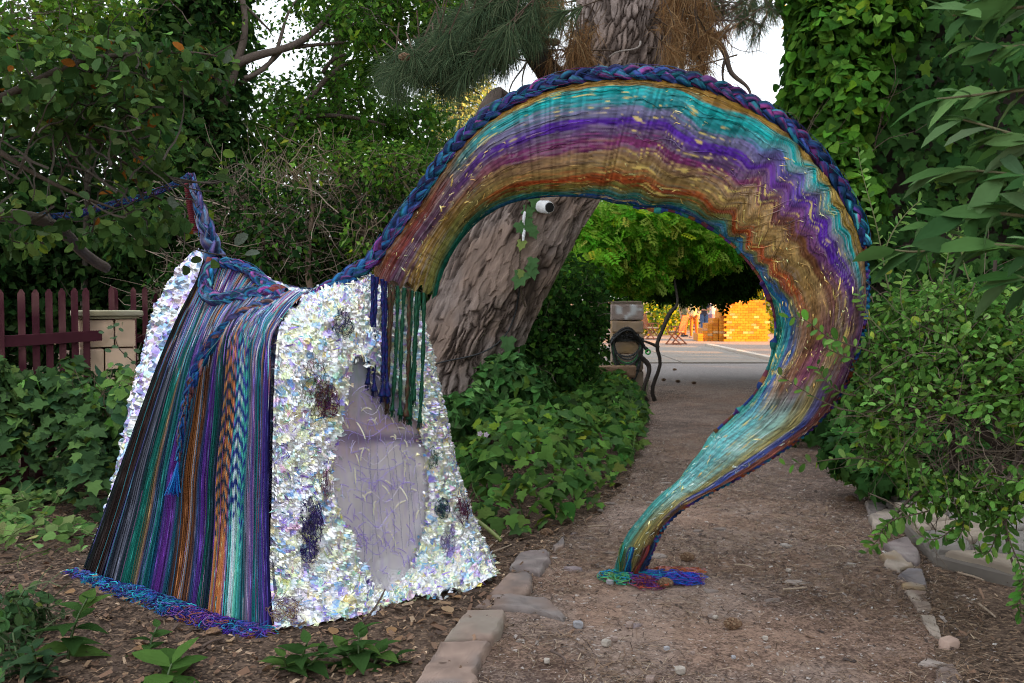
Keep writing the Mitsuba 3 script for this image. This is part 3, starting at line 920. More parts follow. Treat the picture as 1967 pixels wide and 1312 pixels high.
rim = np.array([WINDOW.exterior.interpolate(t_, normalized=True).coords[0] for t_ in np.linspace(0, 1, 170)]) + r_.normal(0, 3, (170, 2))
vF, nFl = gF.reshape(-1, 3), grid_normals(gF).reshape(-1, 3)
xx_, yy_, _ = px_of(vF)
ok_ = vF[:, 1] < 5.6
kd = cKDTree(np.c_[xx_, yy_][ok_])
jj = kd.query(rim)[1]
pr, nr_ = vF[ok_][jj], nFl[ok_][jj]
hemf = gF[4:165, -1]
pr = np.vstack([pr - nr_ * .01 + r_.normal(0, .012, pr.shape), hemf + r_.normal(0, .012, hemf.shape) + [0, -.005, .012]])
m_ = len(pr)
ax_ = nz(r_.normal(0, 1, (m_, 3)) + [0, -.3, 0]); nr2 = nz(r_.normal(0, .8, (m_, 3)) + [0, -1, .4])
lv_, lf_, lc_ = leaf_mesh('kite', pr, ax_, nr2, r_.uniform(.015, .045, m_), foil_colors(pr, W_FRONT, r_, 3))
lv_[:, 2] = np.maximum(lv_[:, 2], .004)
put('foil_shred', (lv_, lf_, lc_), 'mat_foil', kf, stuff=True)

# -- film window, set a little behind the hole
nF = grid_normals(gF)
gW = gF - nF * 0.03
x, y, _ = px_of(gF)
vW = gW.reshape(-1, 3)
fW = grid_faces(*gF.shape[:2])
big = WINDOW.buffer(22)
c = gF.reshape(-1, 3)[fW].mean(1)
cx, cy, _ = px_of(c)
fW = fW[shapely.contains(big, shapely.points(np.c_[cx, cy])) & (c[:, 1] < 5.6)]


def film_color(p):
    a = meshkit.fbm(p * [3, 3, 5], 3, 1)
    b = meshkit.fbm(p * [60, 60, 6], 2, 2)
    h = p[:, 2]
    mx = lambda c, d, t: c * (1 - t[:, None]) + np.asarray(d) * t[:, None]
    c = mx(np.tile([.7, .66, .67], (len(p), 1)), [.62, .58, .64], sst(.35, .65, a))
    t = sst(.66, 1.0, h + .3 * (a - .5))
    up = mx(np.tile([.42, .26, .3], (len(p), 1)), [.2, .27, .3], sst(.95, 1.2, h + .5 * (a - .5)))  # reflections in the upper film painted into its colour
    c = mx(c, up, .75 * t)
    c = mx(c, [.48, .38, .75], .3 * sst(.5, .75, b))
    return mx(c, [.12, .08, .22], .75 * sst(.05, .0, np.abs(h - .74 + .25 * p[:, 0] + .12 * a)))


def sst(a, b, x):
    t = np.clip((x - a) / (b - a), 0, 1)
    return t * t * (3 - 2 * t)


vW = vW + nF.reshape(-1, 3) * ((meshkit.fbm(vW * [9, 9, 4], 3, 5) - .5) * .03)[:, None]
idx = np.full(len(vW), -1); used = np.unique(fW); idx[used] = np.arange(len(used))
kw = put('film_window', (vW[used], idx[fW], film_color(vW[used])), 'mat_film', SC, smooth=True, label='smooth purplish grey film stretched in the foil opening')
mb = MB()


def front_at(px, py):
    """Point of the front face behind which the pixel falls (nearest grid point)."""
    d = (x - px) ** 2 + (y - py) ** 2 + np.where(gF[..., 1] > 5.62, 1e6, 0)
    i, j = np.unravel_index(np.argmin(d), d.shape)
    return gF[i, j] - nF[i, j] * 0.010, nF[i, j]


for i in range(13):                                   # sagging cross strands
    yy = 780 + i * 25 + r_.normal(0, 14)
    xl, xr = (660 if yy < 950 else 665 + (yy - 950) * .25) + r_.uniform(0, 40), min(806, 770 + (yy - 760) * .25 if yy < 900 else 808 - (yy - 900) * .12) - r_.uniform(0, 55)
    sag = r_.uniform(10, 34)
    pts = [front_at(xl + (xr - xl) * t, yy - 20 + 60 * t * (1 - t) * sag / 20 - 26 * t * (t > .5) * r_.uniform(.3, 1))[0] for t in np.linspace(0, 1, 5)]
    v, f = tube(spline(pts, 14), 0.0017, 4, False)
    mb.add(v, f, [[0.45, 0.36, 0.8], [0.8, 0.76, 0.88], [0.42, 0.36, 0.66]][i % 3])
for i in range(9):                                    # upright threads
    xx = 690 + i * 14
    a, b = front_at(xx - 4, 800 + 10 * i)[0], front_at(xx + 14, 1085 - 6 * i)[0]
    v, f = tube(spline([a, (a + b) / 2 + [r_.normal(0, .012), 0, 0], b], 8), 0.0013, 4, False)
    mb.add(v, f, [0.34, 0.33, 0.45])
for i in range(240):                                  # stubs and curls
    xx, yy = r_.uniform(655, 805), r_.uniform(720, 1110)
    if not WINDOW.contains(Point(xx, yy)): continue
    p, n0 = front_at(xx, yy)
    d = nz(np.array([r_.normal(-.4, .5), -.15, r_.normal(.3, .8)]))
    L = r_.uniform(.03, .1)
    v, f = tube(spline([p, p + d * L * .5 + [0, -.004, .012], p + d * L], 7), 0.0019 if i % 6 else 0.0034, 4, False)
    mb.add(v, f, [[0.4, 0.3, 0.72], [0.6, 0.54, 0.8], [0.88, 0.85, 0.66]][0 if i % 6 > 2 else (1 if i % 6 else 2)])
put('film_strand', mb, 'mat_thread', kw, stuff=True, label='purple and straw coloured filaments hanging over the film')

# -- thread curtain
DRAPE = [
    [P(398, 503, 6.12), P(386, 540, 6.02), P(372, 570, 5.98), P(340, 640, 5.93), P(290, 765, 5.88), P(234, 925, 5.85), G(172, 1096, .01)],
    [P(430, 500, 6.1), P(415, 560, 5.92), P(392, 620, 5.78), P(365, 690, 5.68), P(335, 800, 5.62), P(300, 950, 5.58), G(262, 1129, .01)],
    [P(484, 528, 6.0), P(455, 578, 5.78), P(430, 622, 5.52), P(412, 672, 5.4), P(396, 780, 5.34), P(376, 950, 5.32), G(352, 1161, .01)],
    [P(540, 567, 5.78), P(512, 592, 5.5), P(490, 617, 5.24), P(474, 652, 5.1), P(467, 780, 5.06), P(456, 960, 5.04), G(440, 1191, .01)],
    [P(590, 575, 5.33), P(566, 596, 5.16), P(548, 620, 5.03), P(531, 652, 4.94), P(527, 780, 4.87), P(525, 960, 4.84), G(528, 1209, .01)],
]
gD = patch(DRAPE, 60, 60)
nD = grid_normals(gD)
gD = gD + nD * 0.03
STR = [(0, (.006, .02, .022)), (.04, (.03, .016, .014)), (.075, (.07, .03, .025)), (.1, (.006, .022, .05)), (.13, (.02, .02, .03)), (.155, (.2, .22, .3)), (.165, (.01, .012, .04)), (.2, (.005, .19, .15)), (.235, (.005, .12, .1)), (.25, (.34, .22, .09)), (.262, (.06, .01, .2)),
       (.29, (.005, .22, .18)), (.33, (.005, .06, .2)), (.355, (.15, .03, .32)), (.385, (.12, .03, .28)), (.4, (.006, .16, .26)), (.43, (.03, .02, .03)), (.455, (.28, .1, .03)), (.5, (.32, .13, .05)), (.525, (.1, .035, .02)), (.54, (.006, .09, .2)), (.575, (.1, .02, .26)),
       (.6, (.005, .13, .11)), (.635, (.006, .05, .07)), (.65, (.08, .012, .16)), (.66, (.42, .3, .08)), (.67, (.55, .2, .06)), (.735, (.6, .22, .08)), (.745, (.15, .05, .3)), (.755, (.04, .5, .48)), (.775, (.6, .6, .68)), (.8, (.1, .5, .36)), (.83, (.05, .4, .38)), (.845, (.008, .16, .2)),
       (.885, (.4, .25, .45)), (.9, (.2, .08, .36)), (.915, (.006, .2, .22)), (.945, (.006, .1, .18)), (.965, (.12, .05, .36)), (1.0, (.03, .03, .2))]
sx = np.array([a for a, _ in STR]); sc = np.array([b for _, b in STR])
BRIGHT = np.array([[.1, .5, .6], [.25, .2, .7], [.7, .74, .85], [.45, .16, .4], [.05, .25, .5], [.5, .22, .1], [.03, .05, .15]])


def stripe(s):
    return np.stack([np.interp(s, sx, sc[:, k]) for k in range(3)], 1)


put('curtain_backing', (gD.reshape(-1, 3) - nD.reshape(-1, 3) * 0.006, grid_faces(60, 60), np.clip(stripe(np.repeat(np.linspace(0, 1, 60), 60)) * 0.5, .004, 1)), 'mat_thread', SC, smooth=True)
NT, n_v = 1000, 0
mb_v, mb_f, mb_c = [], [], []
su = np.sort(r_.random(NT))
a3 = np.array([0, 2.1, 4.2])
for i in range(NT):
    s = su[i]
    NS = 110 if .65 < s < .85 else 40
    tt = np.linspace(0, 1, NS)
    wob = 0.0025 * np.sin(tt * r_.uniform(2, 9) + r_.uniform(0, 6))
    u = np.clip(np.full(NS, s) + wob, 0, 1)
    p = sample_grid(gD, u, tt)
    n = nz(sample_grid(nD, u, tt))
    p = p + n * (r_.uniform(0, 0.011) + 0.004 * np.sin(tt * 9 + s * 60))[:, None]
    t = nz(np.gradient(p, axis=0)); b = np.cross(t, n)
    rad = r_.uniform(0.0019, 0.0034)
    v = p[:, None] + rad * (np.cos(a3)[None, :, None] * n[:, None] + np.sin(a3)[None, :, None] * b[:, None])
    base = stripe(np.clip([s + r_.normal(0, 0.006)], 0, 1))[0] * (.8 if .65 < s < .84 else .58) * math.exp(r_.normal(0, 0.28))
    if r_.random() < 0.08: base = BRIGHT[r_.integers(0, 6)] * 0.4
    c = np.tile(base, (NS, 1))
    # dip-dyed chevrons in the orange and teal bands, mottling on the top of the back
    if .66 < s < .84:
        zig = abs(((s - .66) / .04) % 2 - 1)
        ph = 27 * tt - .75 * zig + r_.normal(0, .06)
        k = (ph % 1 < .48) & (tt > .1) & (tt < .8 + r_.normal(0, .04))
        c[k] = np.array([.015, .03, .06]) if s < .745 else np.array([.02, .04, .22])
    top = np.clip((0.44 - tt) / 0.2, 0, 1) * np.clip(s / .12, .1, 1)
    seg = np.repeat(r_.random(NS // 4 + 1), 4)[:NS]
    k = seg < top * 0.8
    if k.any():
        c[k] = BRIGHT[r_.integers(0, 7, NS // 4 + 1)].repeat(4, 0)[:NS][k] * .85 * math.exp(r_.normal(0, .3))  # ikat flecks mixed with painted highlights
    # metallic flecks
    k = r_.random(NS) < 0.05
    c[k] = np.clip(c[k] * 3 + 0.03, 0, .8)
    j = np.arange(NS - 1)[:, None] * 3 + np.arange(3)[None]
    j2 = np.arange(NS - 1)[:, None] * 3 + (np.arange(3)[None] + 1) % 3
    f = np.stack([j, j2, j2 + 3, j + 3], -1).reshape(-1, 4)
    mb_f.append(np.vstack([f[:, [0, 1, 2]], f[:, [0, 2, 3]]]) + n_v); n_v += NS * 3
    mb_v.append(v.reshape(-1, 3)); mb_c.append(np.repeat(c, 3, axis=0))
put('thread_curtain', (np.vstack(mb_v), np.vstack(mb_f), np.clip(np.vstack(mb_c), .003, .9)), 'mat_thread', SC, smooth=True, stuff=True, label='curtain of thin vertical threads striped in black, teal, violet, copper and orange')


def yarn_colors(n, pal, r, var=0.3):
    return np.clip(np.asarray(pal)[r.integers(0, len(pal), n)] * np.exp(r.normal(0, var, (n, 1))), .004, .8)


BRAID = np.array([[.012, .05, .17], [.01, .1, .25], [.02, .15, .26], [.006, .012, .045], [.06, .025, .16], [.01, .02, .07], [.22, .035, .16], [.02, .16, .2], [.05, .08, .3], [.008, .03, .09]])


def braid(name, pts, width, parent, pal=BRAID, turns=None, ref=(0, -1, 0), flat=0.62, n=None, taper=None, label=None, lateral=None, hot=0.0):
    """Three strands plaited along a line; each strand is a part and is itself a bundle of coloured threads."""
    L = np.linalg.norm(np.diff(spline(pts, 60), axis=0), axis=1).sum()
    turns = turns or L / (width * 2.9)
    n = n or int(min(760, max(60, turns * 18)))
    c = spline(pts, n)
    t, lat, out = frames(c, ref)
    w = width * (np.ones(n) if taper is None else np.interp(np.linspace(0, 1, n), *taper))
    kb = key_for(name, parent)
    if label: labels[kb] = {'label': label}
    sides = 14
    for k in range(3):
        ph = np.linspace(0, turns * 2 * np.pi, n) + k * 2 * np.pi / 3
        p = c + lat * (w * 0.29 * np.sin(ph))[:, None] + out * (w * 0.17 * np.sin(2 * ph))[:, None]
        tt_, nn, bb = frames(p, ref)
        a = np.arange(sides) / sides * 2 * np.pi
        tw = np.linspace(0, turns * 4.0, n)
        rid = 1 + 0.13 * np.cos(7 * a[None] + tw[:, None] * 1.0)
        rad = (w * 0.265)[:, None] * rid * (1 + 0.12 * np.cos(2 * ph))[:, None]
        v = p[:, None] + rad[..., None] * (np.cos(a)[None, :, None] * nn[:, None] + flat * np.sin(a)[None, :, None] * bb[:, None])
        # threads: colour by angle round the twisted strand, changing every few plaits
        q = ((a[None] + tw[:, None] * 0.35) / (2 * np.pi) * 9)
        cell = np.floor(q).astype(int) % 9
        blk = np.floor(np.linspace(0, turns, n) * 0.7 + k * 0.37).astype(int)
        tab = yarn_colors(9 * (blk.max() + 1), pal, r_, 0.35).reshape(-1, 9, 3)
        main = yarn_colors(blk.max() + 1, pal, r_, 0.3)
        tab = 0.8 * tab + 0.2 * main[:, None]
        tab[:, ::3] *= .35
        if hot:
            m = r_.random(len(tab)) < hot
            tab[m] = np.array([.45, .12, .1]) * np.exp(r_.normal(0, .2, (m.sum(), 1, 1)))
        col = .75 * tab[blk[:, None], cell]
        col = col * np.exp(r_.normal(0, 0.3, col.shape[:2]))[..., None]
        i = np.arange(n - 1)[:, None] * sides + np.arange(sides)[None]
        j = np.arange(n - 1)[:, None] * sides + (np.arange(sides)[None] + 1) % sides
        f = np.stack([i, j, j + sides, i + sides], -1).reshape(-1, 4)
        put('strand', (v.reshape(-1, 3), np.vstack([f[:, [0, 1, 2]], f[:, [0, 2, 3]]]), np.clip(col.reshape(-1, 3), .003, .8)), 'mat_thread', kb, smooth=True)
    mb = MB()
    for _ in range(int(turns * 5)):
        i0 = r_.integers(0, n - 8); m = min(n - i0, r_.integers(8, 26))
        if m < 5: continue
        ph = r_.uniform(0, 6.28) + np.linspace(0, 1.6, m)
        sl = slice(i0, i0 + m)
        q = c[sl] + lat[sl] * (w[sl] * .45 * np.sin(ph))[:, None] + out[sl] * (w[sl] * .36 + .002)[:, None]
        mb.add(*tube(q[::max(1, m // 7)], .0012, 3, False), np.clip(np.array(pal[r_.integers(0, len(pal))]) * r_.uniform(.6, 1.8), 0, .4))
    put('loose_thread', mb, 'mat_thread', kb, stuff=True)
    return kb


def pt(l):
    return [P(*q) for q in l]


# braids lying on the back: a loop, a tie running to the arch, and one hanging down the curtain
braid('back_braid', pt([(412, 500, 5.98), (398, 530, 5.9), (396, 562, 5.82), (425, 575, 5.72), (470, 568, 5.68), (515, 560, 5.66), (548, 566, 5.6)]), 0.085, SC, pal=BRAID * 2.0, ref=(0, -.8, .5), hot=.14, label='blue braid laid in a loop on the back')
braid('back_braid', pt([(400, 508, 6.0), (440, 506, 6.0), (475, 518, 5.95), (510, 545, 5.8), (545, 568, 5.66), (585, 574, 5.36), (615, 562, 5.2)]), 0.075, SC, pal=BRAID * 2.0, ref=(0, -.7, .7), hot=.08)
braid('hanging_braid', pt([(545, 575, 5.52), (510, 588, 5.4), (470, 602, 5.36), (432, 632, 5.32), (400, 668, 5.28), (378, 710, 5.25), (362, 755, 5.27), (352, 800, 5.3), (346, 850, 5.33), (342, 885, 5.35)]), 0.07, SC,
      pal=np.array([[.015, .12, .42], [.01, .06, .25], [.02, .22, .4], [.04, .03, .2], [.35, .13, .08]]), taper=([0, .5, 1], [1.1, .95, .45]), ref=(0, -.9, .3), label='blue braid hanging down over the thread curtain, ending in a tassel')
mb = MB()
c0, c1 = P(342, 885, 5.35), P(334, 946, 5.36)
for i in range(60):
    o = r_.normal(0, .012, 3) * [1, .7, .3]
    v, f = tube(spline([c0, (c0 + c1) / 2 + o * .6, c1 + o * 1.6 + [0, 0, r_.uniform(-.02, .03)]], 7), .0026, 4, False)
    mb.add(v, f, [[.01, .1, .42], [.015, .2, .55], [.02, .04, .25]][i % 3])
put('tassel', mb, 'mat_thread', SC, label='loose blue tassel at the end of the hanging braid')

# -- the horn, its red binding and the tether
braid('horn', pt([(414, 505, 6.05), (404, 465, 6.12), (392, 425, 6.15), (380, 385, 6.17), (371, 352, 6.18), (366, 334, 6.19)]), 0.115, SC, pal=np.array([[.02, .12, .3], [.1, .25, .4], [.25, .18, .5], [.03, .04, .15], [.4, .35, .5]]),
      taper=([0, .3, .7, 1], [1.25, .95, .62, .42]), label='tapering braided horn of blue and lilac yarn')
hp = spline(pt([(374, 446, 6.2), (368, 410, 6.22), (362, 372, 6.23), (360, 352, 6.23)]), 90)
v, f = tube(hp, 0.021 + 0.004 * np.sin(np.linspace(0, 150, 90)), 12)
put('horn_binding', (v, f, mottle(v, [.17, .03, .04], .5, 60)), 'mat_thread', SC, smooth=True, label='dark red cord wound round the pole of the horn')
braid('tether', pt([(366, 336, 6.19), (345, 350, 6.1), (310, 365, 6.0), (270, 379, 5.9), (235, 388, 5.8), (195, 398, 5.7), (150, 411, 5.6), (90, 416, 5.4), (44, 415, 5.3)]), 0.038, SC, label='thin blue braided cord running from the horn into the branches', turns=26)

# -- the arching trunk
OUT = [(716, 522), (742, 478), (775, 432), (830, 350), (900, 262), (1000, 194), (1100, 160), (1200, 149), (1300, 157), (1400, 188), (1500, 246), (1580, 328), (1630, 410), (1655, 490), (1660, 570), (1648, 655), (1616, 740), (1560, 812), (1480, 872), (1400, 920), (1322, 962), (1275, 1003), (1248, 1052), (1226, 1106)]
INN = [(842, 560), (850, 528), (866, 492), (905, 440), (955, 402), (1020, 382), (1085, 378), (1150, 383), (1215, 396), (1290, 404), (1368, 438), (1428, 490), (1468, 545), (1488, 600), (1490, 650), (1474, 715), (1444, 765), (1405, 802), (1358, 850), (1318, 905), (1268, 955), (1220, 1008), (1190, 1060), (1177, 1110)]
k = len(OUT)
dep = np.interp(np.linspace(0, 1, k), [0, .2, .45, .7, .9, 1], [5.5, 5.5, 5.4, 5.35, 5.55, 5.68])
NU, NF, NB = 880, 120, 36
NVV = NF + NB
o3 = spline([P(a, b, d) for (a, b), d in zip(OUT, dep)], NU)
ks = np.r_[0, np.cumsum(np.linalg.norm(np.diff(np.array([P(a, b, d) for (a, b), d in zip(OUT, dep)]), axis=0), axis=1))]
i3s = CubicSpline(ks, np.array([P(a, b, d) for (a, b), d in zip(INN, dep)]))
i3 = i3s(np.linspace(0, ks[-1], NU))
cen = (o3 + i3) / 2
half = np.linalg.norm(o3 - i3, axis=1) / 2
e1 = nz(o3 - i3)
uu = np.linspace(0, 1, NU)
thk = np.minimum(half * 0.8, np.interp(uu, [0, .08, .3, .6, .85, 1], [.2, .2, .21, .2, .12, .05]))
tan = nz(np.gradient(cen, axis=0))
e2 = nz(np.cross(tan, e1)); e2 = e2 * np.where(e2[:, 1] > 0, -1, 1)[:, None]      # towards the viewer's side
th = np.r_[np.linspace(0, np.pi, NF), np.linspace(np.pi, 2 * np.pi, NB + 1)[1:]]
vfr = np.where(th <= np.pi, th / np.pi, 2 - th / np.pi)                           # 0 at the spine, 1 at the inner edge
U, V = np.meshgrid(uu, vfr, indexing='ij')
TH = np.broadcast_to(th, U.shape)


def nse(u, v, w=0.0):
    return meshkit.noise(np.stack([u, v, np.full_like(u, w)], -1))


def sst(a, b, x):
    t = np.clip((x - a) / (b - a), 0, 1)
    return t * t * (3 - 2 * t)


# the cloth: gathered pleats on the bend, soft wrinkles and slack elsewhere
pleat = np.exp(-((U - .5) / .07) ** 2) + .3 * np.exp(-((U - .36) / .05) ** 2)
ph_ = 2 * np.pi * (U * 29 + .7 * np.sin(U * 23) + .4 * V + .5 * (nse(U * 14, V * 2.2, 3) - .5))
tri = (np.arcsin(.8 * np.sin(ph_)) / np.pi) * (.35 + 1.2 * nse(U * 11, V * 1.7, 21))
side = np.where(TH > np.pi, 3.0, 0.0)
soft = meshkit.fbm(np.stack([U * 24, V * 2.5, side], -1), 3, 2) - .5
fine = meshkit.fbm(np.stack([U * 90, V * 5, side], -1), 2, 4) - .5
vp = np.sin(np.pi * np.clip(V, 0, 1)) ** .5
disp = (.034 * soft + .010 * fine - .05 * tri * pleat * (.35 + .65 * V)) * vp
disp += .012 * np.sin(U * 2 * np.pi * 21 + 2 * V) * sst(.7, 1, V) * (U > .3) * vp
disp *= np.interp(uu, [0, .9, 1], [1, .8, .25])[:, None]
ct, st = np.cos(TH), np.sin(TH)
sec = ct[..., None] * half[:, None, None] * e1[:, None] + st[..., None] * thk[:, None, None] * e2[:, None]
nrm = nz(ct[..., None] * e1[:, None] * (thk / half)[:, None, None] + st[..., None] * e2[:, None])
tub = cen[:, None] + sec + nrm * disp[..., None]
mouth = np.clip(1 - U / .03, 0, 1) ** 2
tub = tub - tan[:1, None] * (mouth * .07 * (nse(V * 22, side, 2) - .2))[..., None]
VS = V + .15 * tri * pleat + .03 * np.sin(U * 40 + 2 * V) * sst(.3, .4, U) * (1 - sst(.7, .8, U)) + .05 * soft + .13 * (meshkit.fbm(np.stack([U * 8, V * 1.3, side], -1), 2, 17) - .5)
front = (TH <= np.pi)
s1, s2, s3 = nse(U * 45, VS * 130, 1), nse(U * 110, VS * 240, 4), nse(U * 9, VS * 40, 2)
vj = VS + .05 * (s1 - .5) + .05 * (s3 - .5)


def ramp(stops):
    c = np.tile(np.array(stops[0][1], float), U.shape + (1,))
    for (x0, c0), (x1, c1) in zip(stops[:-1], stops[1:]):
        t = sst(x0 + .35 * (x1 - x0), x1, vj)[..., None]
        c = c * (1 - t) + np.array(c1) * t
    return c


gold, teal, lil, vio, mag = (.44, .25, .04), (.02, .42, .42), (.2, .19, .33), (.12, .035, .42), (.28, .06, .2)
tan_, red, oliv, blue, grn, brn = (.48, .32, .12), (.46, .1, .03), (.22, .22, .06), (.03, .12, .38), (.02, .17, .12), (.2, .085, .04)
R_START = ramp([(.0, (.3, .15, .03)), (.15, (.25, .1, .03)), (.3, (.2, .05, .04)), (.42, (.12, .06, .1)), (.55, (.25, .15, .04)), (.7, oliv), (.85, grn), (1.0, (.015, .12, .11))])
R_MID = ramp([(.0, gold), (.16, (.36, .2, .05)), (.22, teal), (.31, (.04, .33, .36)), (.38, lil), (.44, vio), (.5, (.18, .1, .24)), (.55, mag), (.61, (.42, .26, .14)), (.68, tan_), (.76, red), (.82, oliv), (.88, (.03, .26, .22)), (.93, blue), (1.0, grn)])
R_BEND = ramp([(.0, gold), (.18, (.46, .31, .07)), (.25, teal), (.3, (.3, .3, .36)), (.36, vio), (.44, (.26, .1, .28)), (.52, brn), (.6, tan_), (.68, (.33, .2, .07)), (.75, red), (.82, (.16, .18, .09)), (.88, blue), (.94, (.03, .32, .28)), (1.0, grn)])
R_FALL = ramp([(.0, (.13, .07, .24)), (.2, (.22, .09, .24)), (.34, (.26, .13, .09)), (.46, (.34, .23, .12)), (.58, (.3, .1, .17)), (.68, (.26, .12, .07)), (.76, (.42, .3, .2)), (.84, (.05, .13, .4)), (.91, (.07, .38, .34)), (1.0, grn)])
R_TAIL = ramp([(.0, (.15, .08, .05)), (.12, (.3, .11, .06)), (.26, (.42, .14, .12)), (.36, (.1, .16, .6)), (.46, (.5, .46, .2)), (.58, (.42, .72, .64)), (.74, (.2, .62, .64)), (1.0, (.07, .4, .34))])
R_TIP = ramp([(.0, (.16, .06, .05)), (.3, (.22, .15, .07)), (.55, (.3, .27, .1)), (.8, (.1, .36, .3)), (1.0, (.05, .27, .25))])
w = U + .03 * (nse(V * 30, U * 20) - .5)
col = R_START
for Rr, a_, b_ in [(R_MID, .08, .2), (R_BEND, .42, .55), (R_FALL, .58, .68), (R_TAIL, .70, .77), (R_TIP, .87, .94)]:
    t = sst(a_, b_, w)[..., None]
    col = col * (1 - t) + Rr * t
col = col * (.12 + .7 * s1 + .75 * s2)[..., None] * (.72 + .55 * meshkit.fbm(np.stack([U * 26, V * 2.2, side], -1), 3, 31))[..., None]
pale = (sst(.58, .8, nse(U * 30, VS * 190, 8)) * sst(.3, .7, nse(U * 5, V * 7, 3)))[..., None]
col = col * (1 - .22 * pale) + np.array([.62, .58, .6]) * .22 * pale
band = sst(.6, .74, nse(U * 40 + .6 * V, V * .8, 12))
wr = sst(.4, .75, nse(U * 420, V * 3, 5))
col = col * (1 - (.24 + .13 * band * (1 - .8 * sst(.64, .7, U))) * wr)[..., None]  # pleat and weave shading put into the cloth colour
gl = (sst(.8, .92, nse(U * 60, VS * 100, 15)) * sst(.4, .6, nse(U * 11, V * 5, 6)))[..., None]
col = col * (1 - .8 * gl) + np.array([.85, .66, .2]) * .8 * gl
ka = put('woven_trunk', (tub.reshape(-1, 3), grid_faces(NU, NVV), np.clip(col.reshape(-1, 3) * 1.15, .006, .9)), 'mat_weave', SC, smooth=True, label='arching woven trunk striped in teal, violet, gold and rust')

# gold film shreds caught in the weave
n = 1700
iu, iv = r_.integers(10, NU - 30, n), r_.integers(4, NF - 4, n)
k = meshkit.fbm(np.c_[iu / NU * 16, iv / NF * 4, iu * 0.0], 2, 4) > .5
iu, iv = iu[k], iv[k]
n = len(iu)
p = tub[iu, iv]; nn = nrm[iu, iv]; tg = tan[iu]; cr = np.cross(nn, tg)
ang = r_.normal(0, .5, n)
ax = nz(np.cos(ang)[:, None] * tg + np.sin(ang)[:, None] * cr + nn * .1)
L = np.exp(r_.normal(-4.15, .45, n)); W = L * r_.uniform(.08, .22, n)
a, s, q = leaf_frames(ax, nz(nn + r_.normal(0, .35, (n, 3))))
tp = np.array([[-.5, -.4, 0], [-.5, .4, 0], [0, -.5, .1], [0, .5, .12], [.5, -.2, 0], [.5, .3, .02]])
vv = (p + nn * .006)[:, None] + L[:, None, None] * tp[None, :, :1] * a[:, None] + W[:, None, None] * tp[None, :, 1:2] * s[:, None] + L[:, None, None] * tp[None, :, 2:] * q[:, None]
ff = np.array([[0, 2, 1], [1, 2, 3], [2, 4, 3], [3, 4, 5]])[None] + (np.arange(n) * 6)[:, None, None]
tailm = (iu / NU > .74)[:, None]
gc = np.where(tailm & (r_.random((n, 1)) < .6), [[.75, .9, .85]], np.array([[.8, .6, .18], [.75, .45, .12], [.9, .8, .4], [.6, .65, .3]])[r_.integers(0, 4, n)])
put('film_shred', (vv.reshape(-1, 3), ff.reshape(-1, 3), np.repeat(gc, 6, 0)), 'mat_glint', ka, stuff=True, label='gold and pale film shreds caught in the weave')
# loose threads lying along the weave
mb = MB()
for i in range(170):
    u0 = r_.uniform(0.01, .9); L = r_.uniform(.03, .12)
    m = np.linspace(u0, min(u0 + L, .97), 20)
    iu = (m * (NU - 1)).astype(int)
    v0 = r_.uniform(.06, .94)
    vi = np.clip(v0 - 0.17 * tri[iu, 10] * pleat[iu, 10] + .008 * np.sin(m * 60 + i), .02, .98)
    iv = (vi * (NF - 1)).astype(int)
    pth = tub[iu, iv] + nrm[iu, iv] * .004
    v, f = tube(pth, .0022, 3, False)
    mb.add(v, f, np.clip(np.repeat(col[iu, iv], 3, 0) * r_.choice([.7, 1.25, 1.6]), .004, .8))
put('weft_thread', mb, 'mat_thread', ka, stuff=True)

# spine braid over the outer edge, then a thin wrapped piping down to the tip
nb = int(NU * .60)
i_b = int(NF * .115)
sp = (tub[:, i_b] + nrm[:, i_b] * .028)
lead = pt([(612, 556, 5.22), (640, 545, 5.24), (672, 528, 5.3), (705, 508, 5.36)])
braid('spine_braid', np.vstack([lead, sp[20:nb:12]]), 0.086, SC, pal=BRAID * 1.35, taper=([0, .05, .9, 1], [.55, 1, 1, .7]), ref=(0, -1, 0.25), label='thick blue and purple braid along the outer edge of the trunk')
pp = np.vstack([tub[nb - 4:, 2] + nrm[nb - 4:, 2] * .012])
pp = spline(pp[::6], 700)
ww = np.linspace(0, 1, 700)
v, f = tube(pp, np.interp(ww, [0, .5, 1], [.017, .019, .02]) * (1 + .16 * np.sin(ww * 2 * np.pi * 75)), 14)
cc = yarn_colors(150, [[.02, .06, .25], [.08, .03, .2], [.02, .2, .35], [.01, .02, .06], [.28, .07, .03]], r_)[(np.repeat(np.arange(700), 14) * 150 // 700 + (np.tile(np.arange(14), 700) > 9)) % 150]
cc = np.vstack([cc, cc[:1], cc[-1:]])
put('edge_piping', (v, f, cc), 'mat_thread', SC, smooth=True, label='thin wrapped piping along the outer edge of the tail')
# stuffed inner seam with brown and purple lumps
iv = NF - 1
s0, s1 = int(NU * .36), int(NU * .80)
pp = spline((tub[s0:s1:5, iv] + nrm[s0:s1:5, iv] * .004), 420)
bump = 0.008 + 0.018 * np.clip(meshkit.fbm(np.c_[np.arange(420) * .09, np.zeros((420, 2))], 2, 7) - .5, 0, 1) * 2.4
v, f = tube(pp, bump, 12)
ci = yarn_colors(60, [[.2, .08, .03], [.05, .02, .12], [.02, .05, .2], [.12, .03, .05], [.02, .15, .14]], r_)
cc = ci[(np.repeat(np.arange(420), 12) // 9) % 60]
put('inner_seam', (v, f, np.vstack([cc, cc[:1], cc[-1:]])), 'mat_thread', SC, smooth=True, label='lumpy wrapped seam along the inner edge of the trunk')

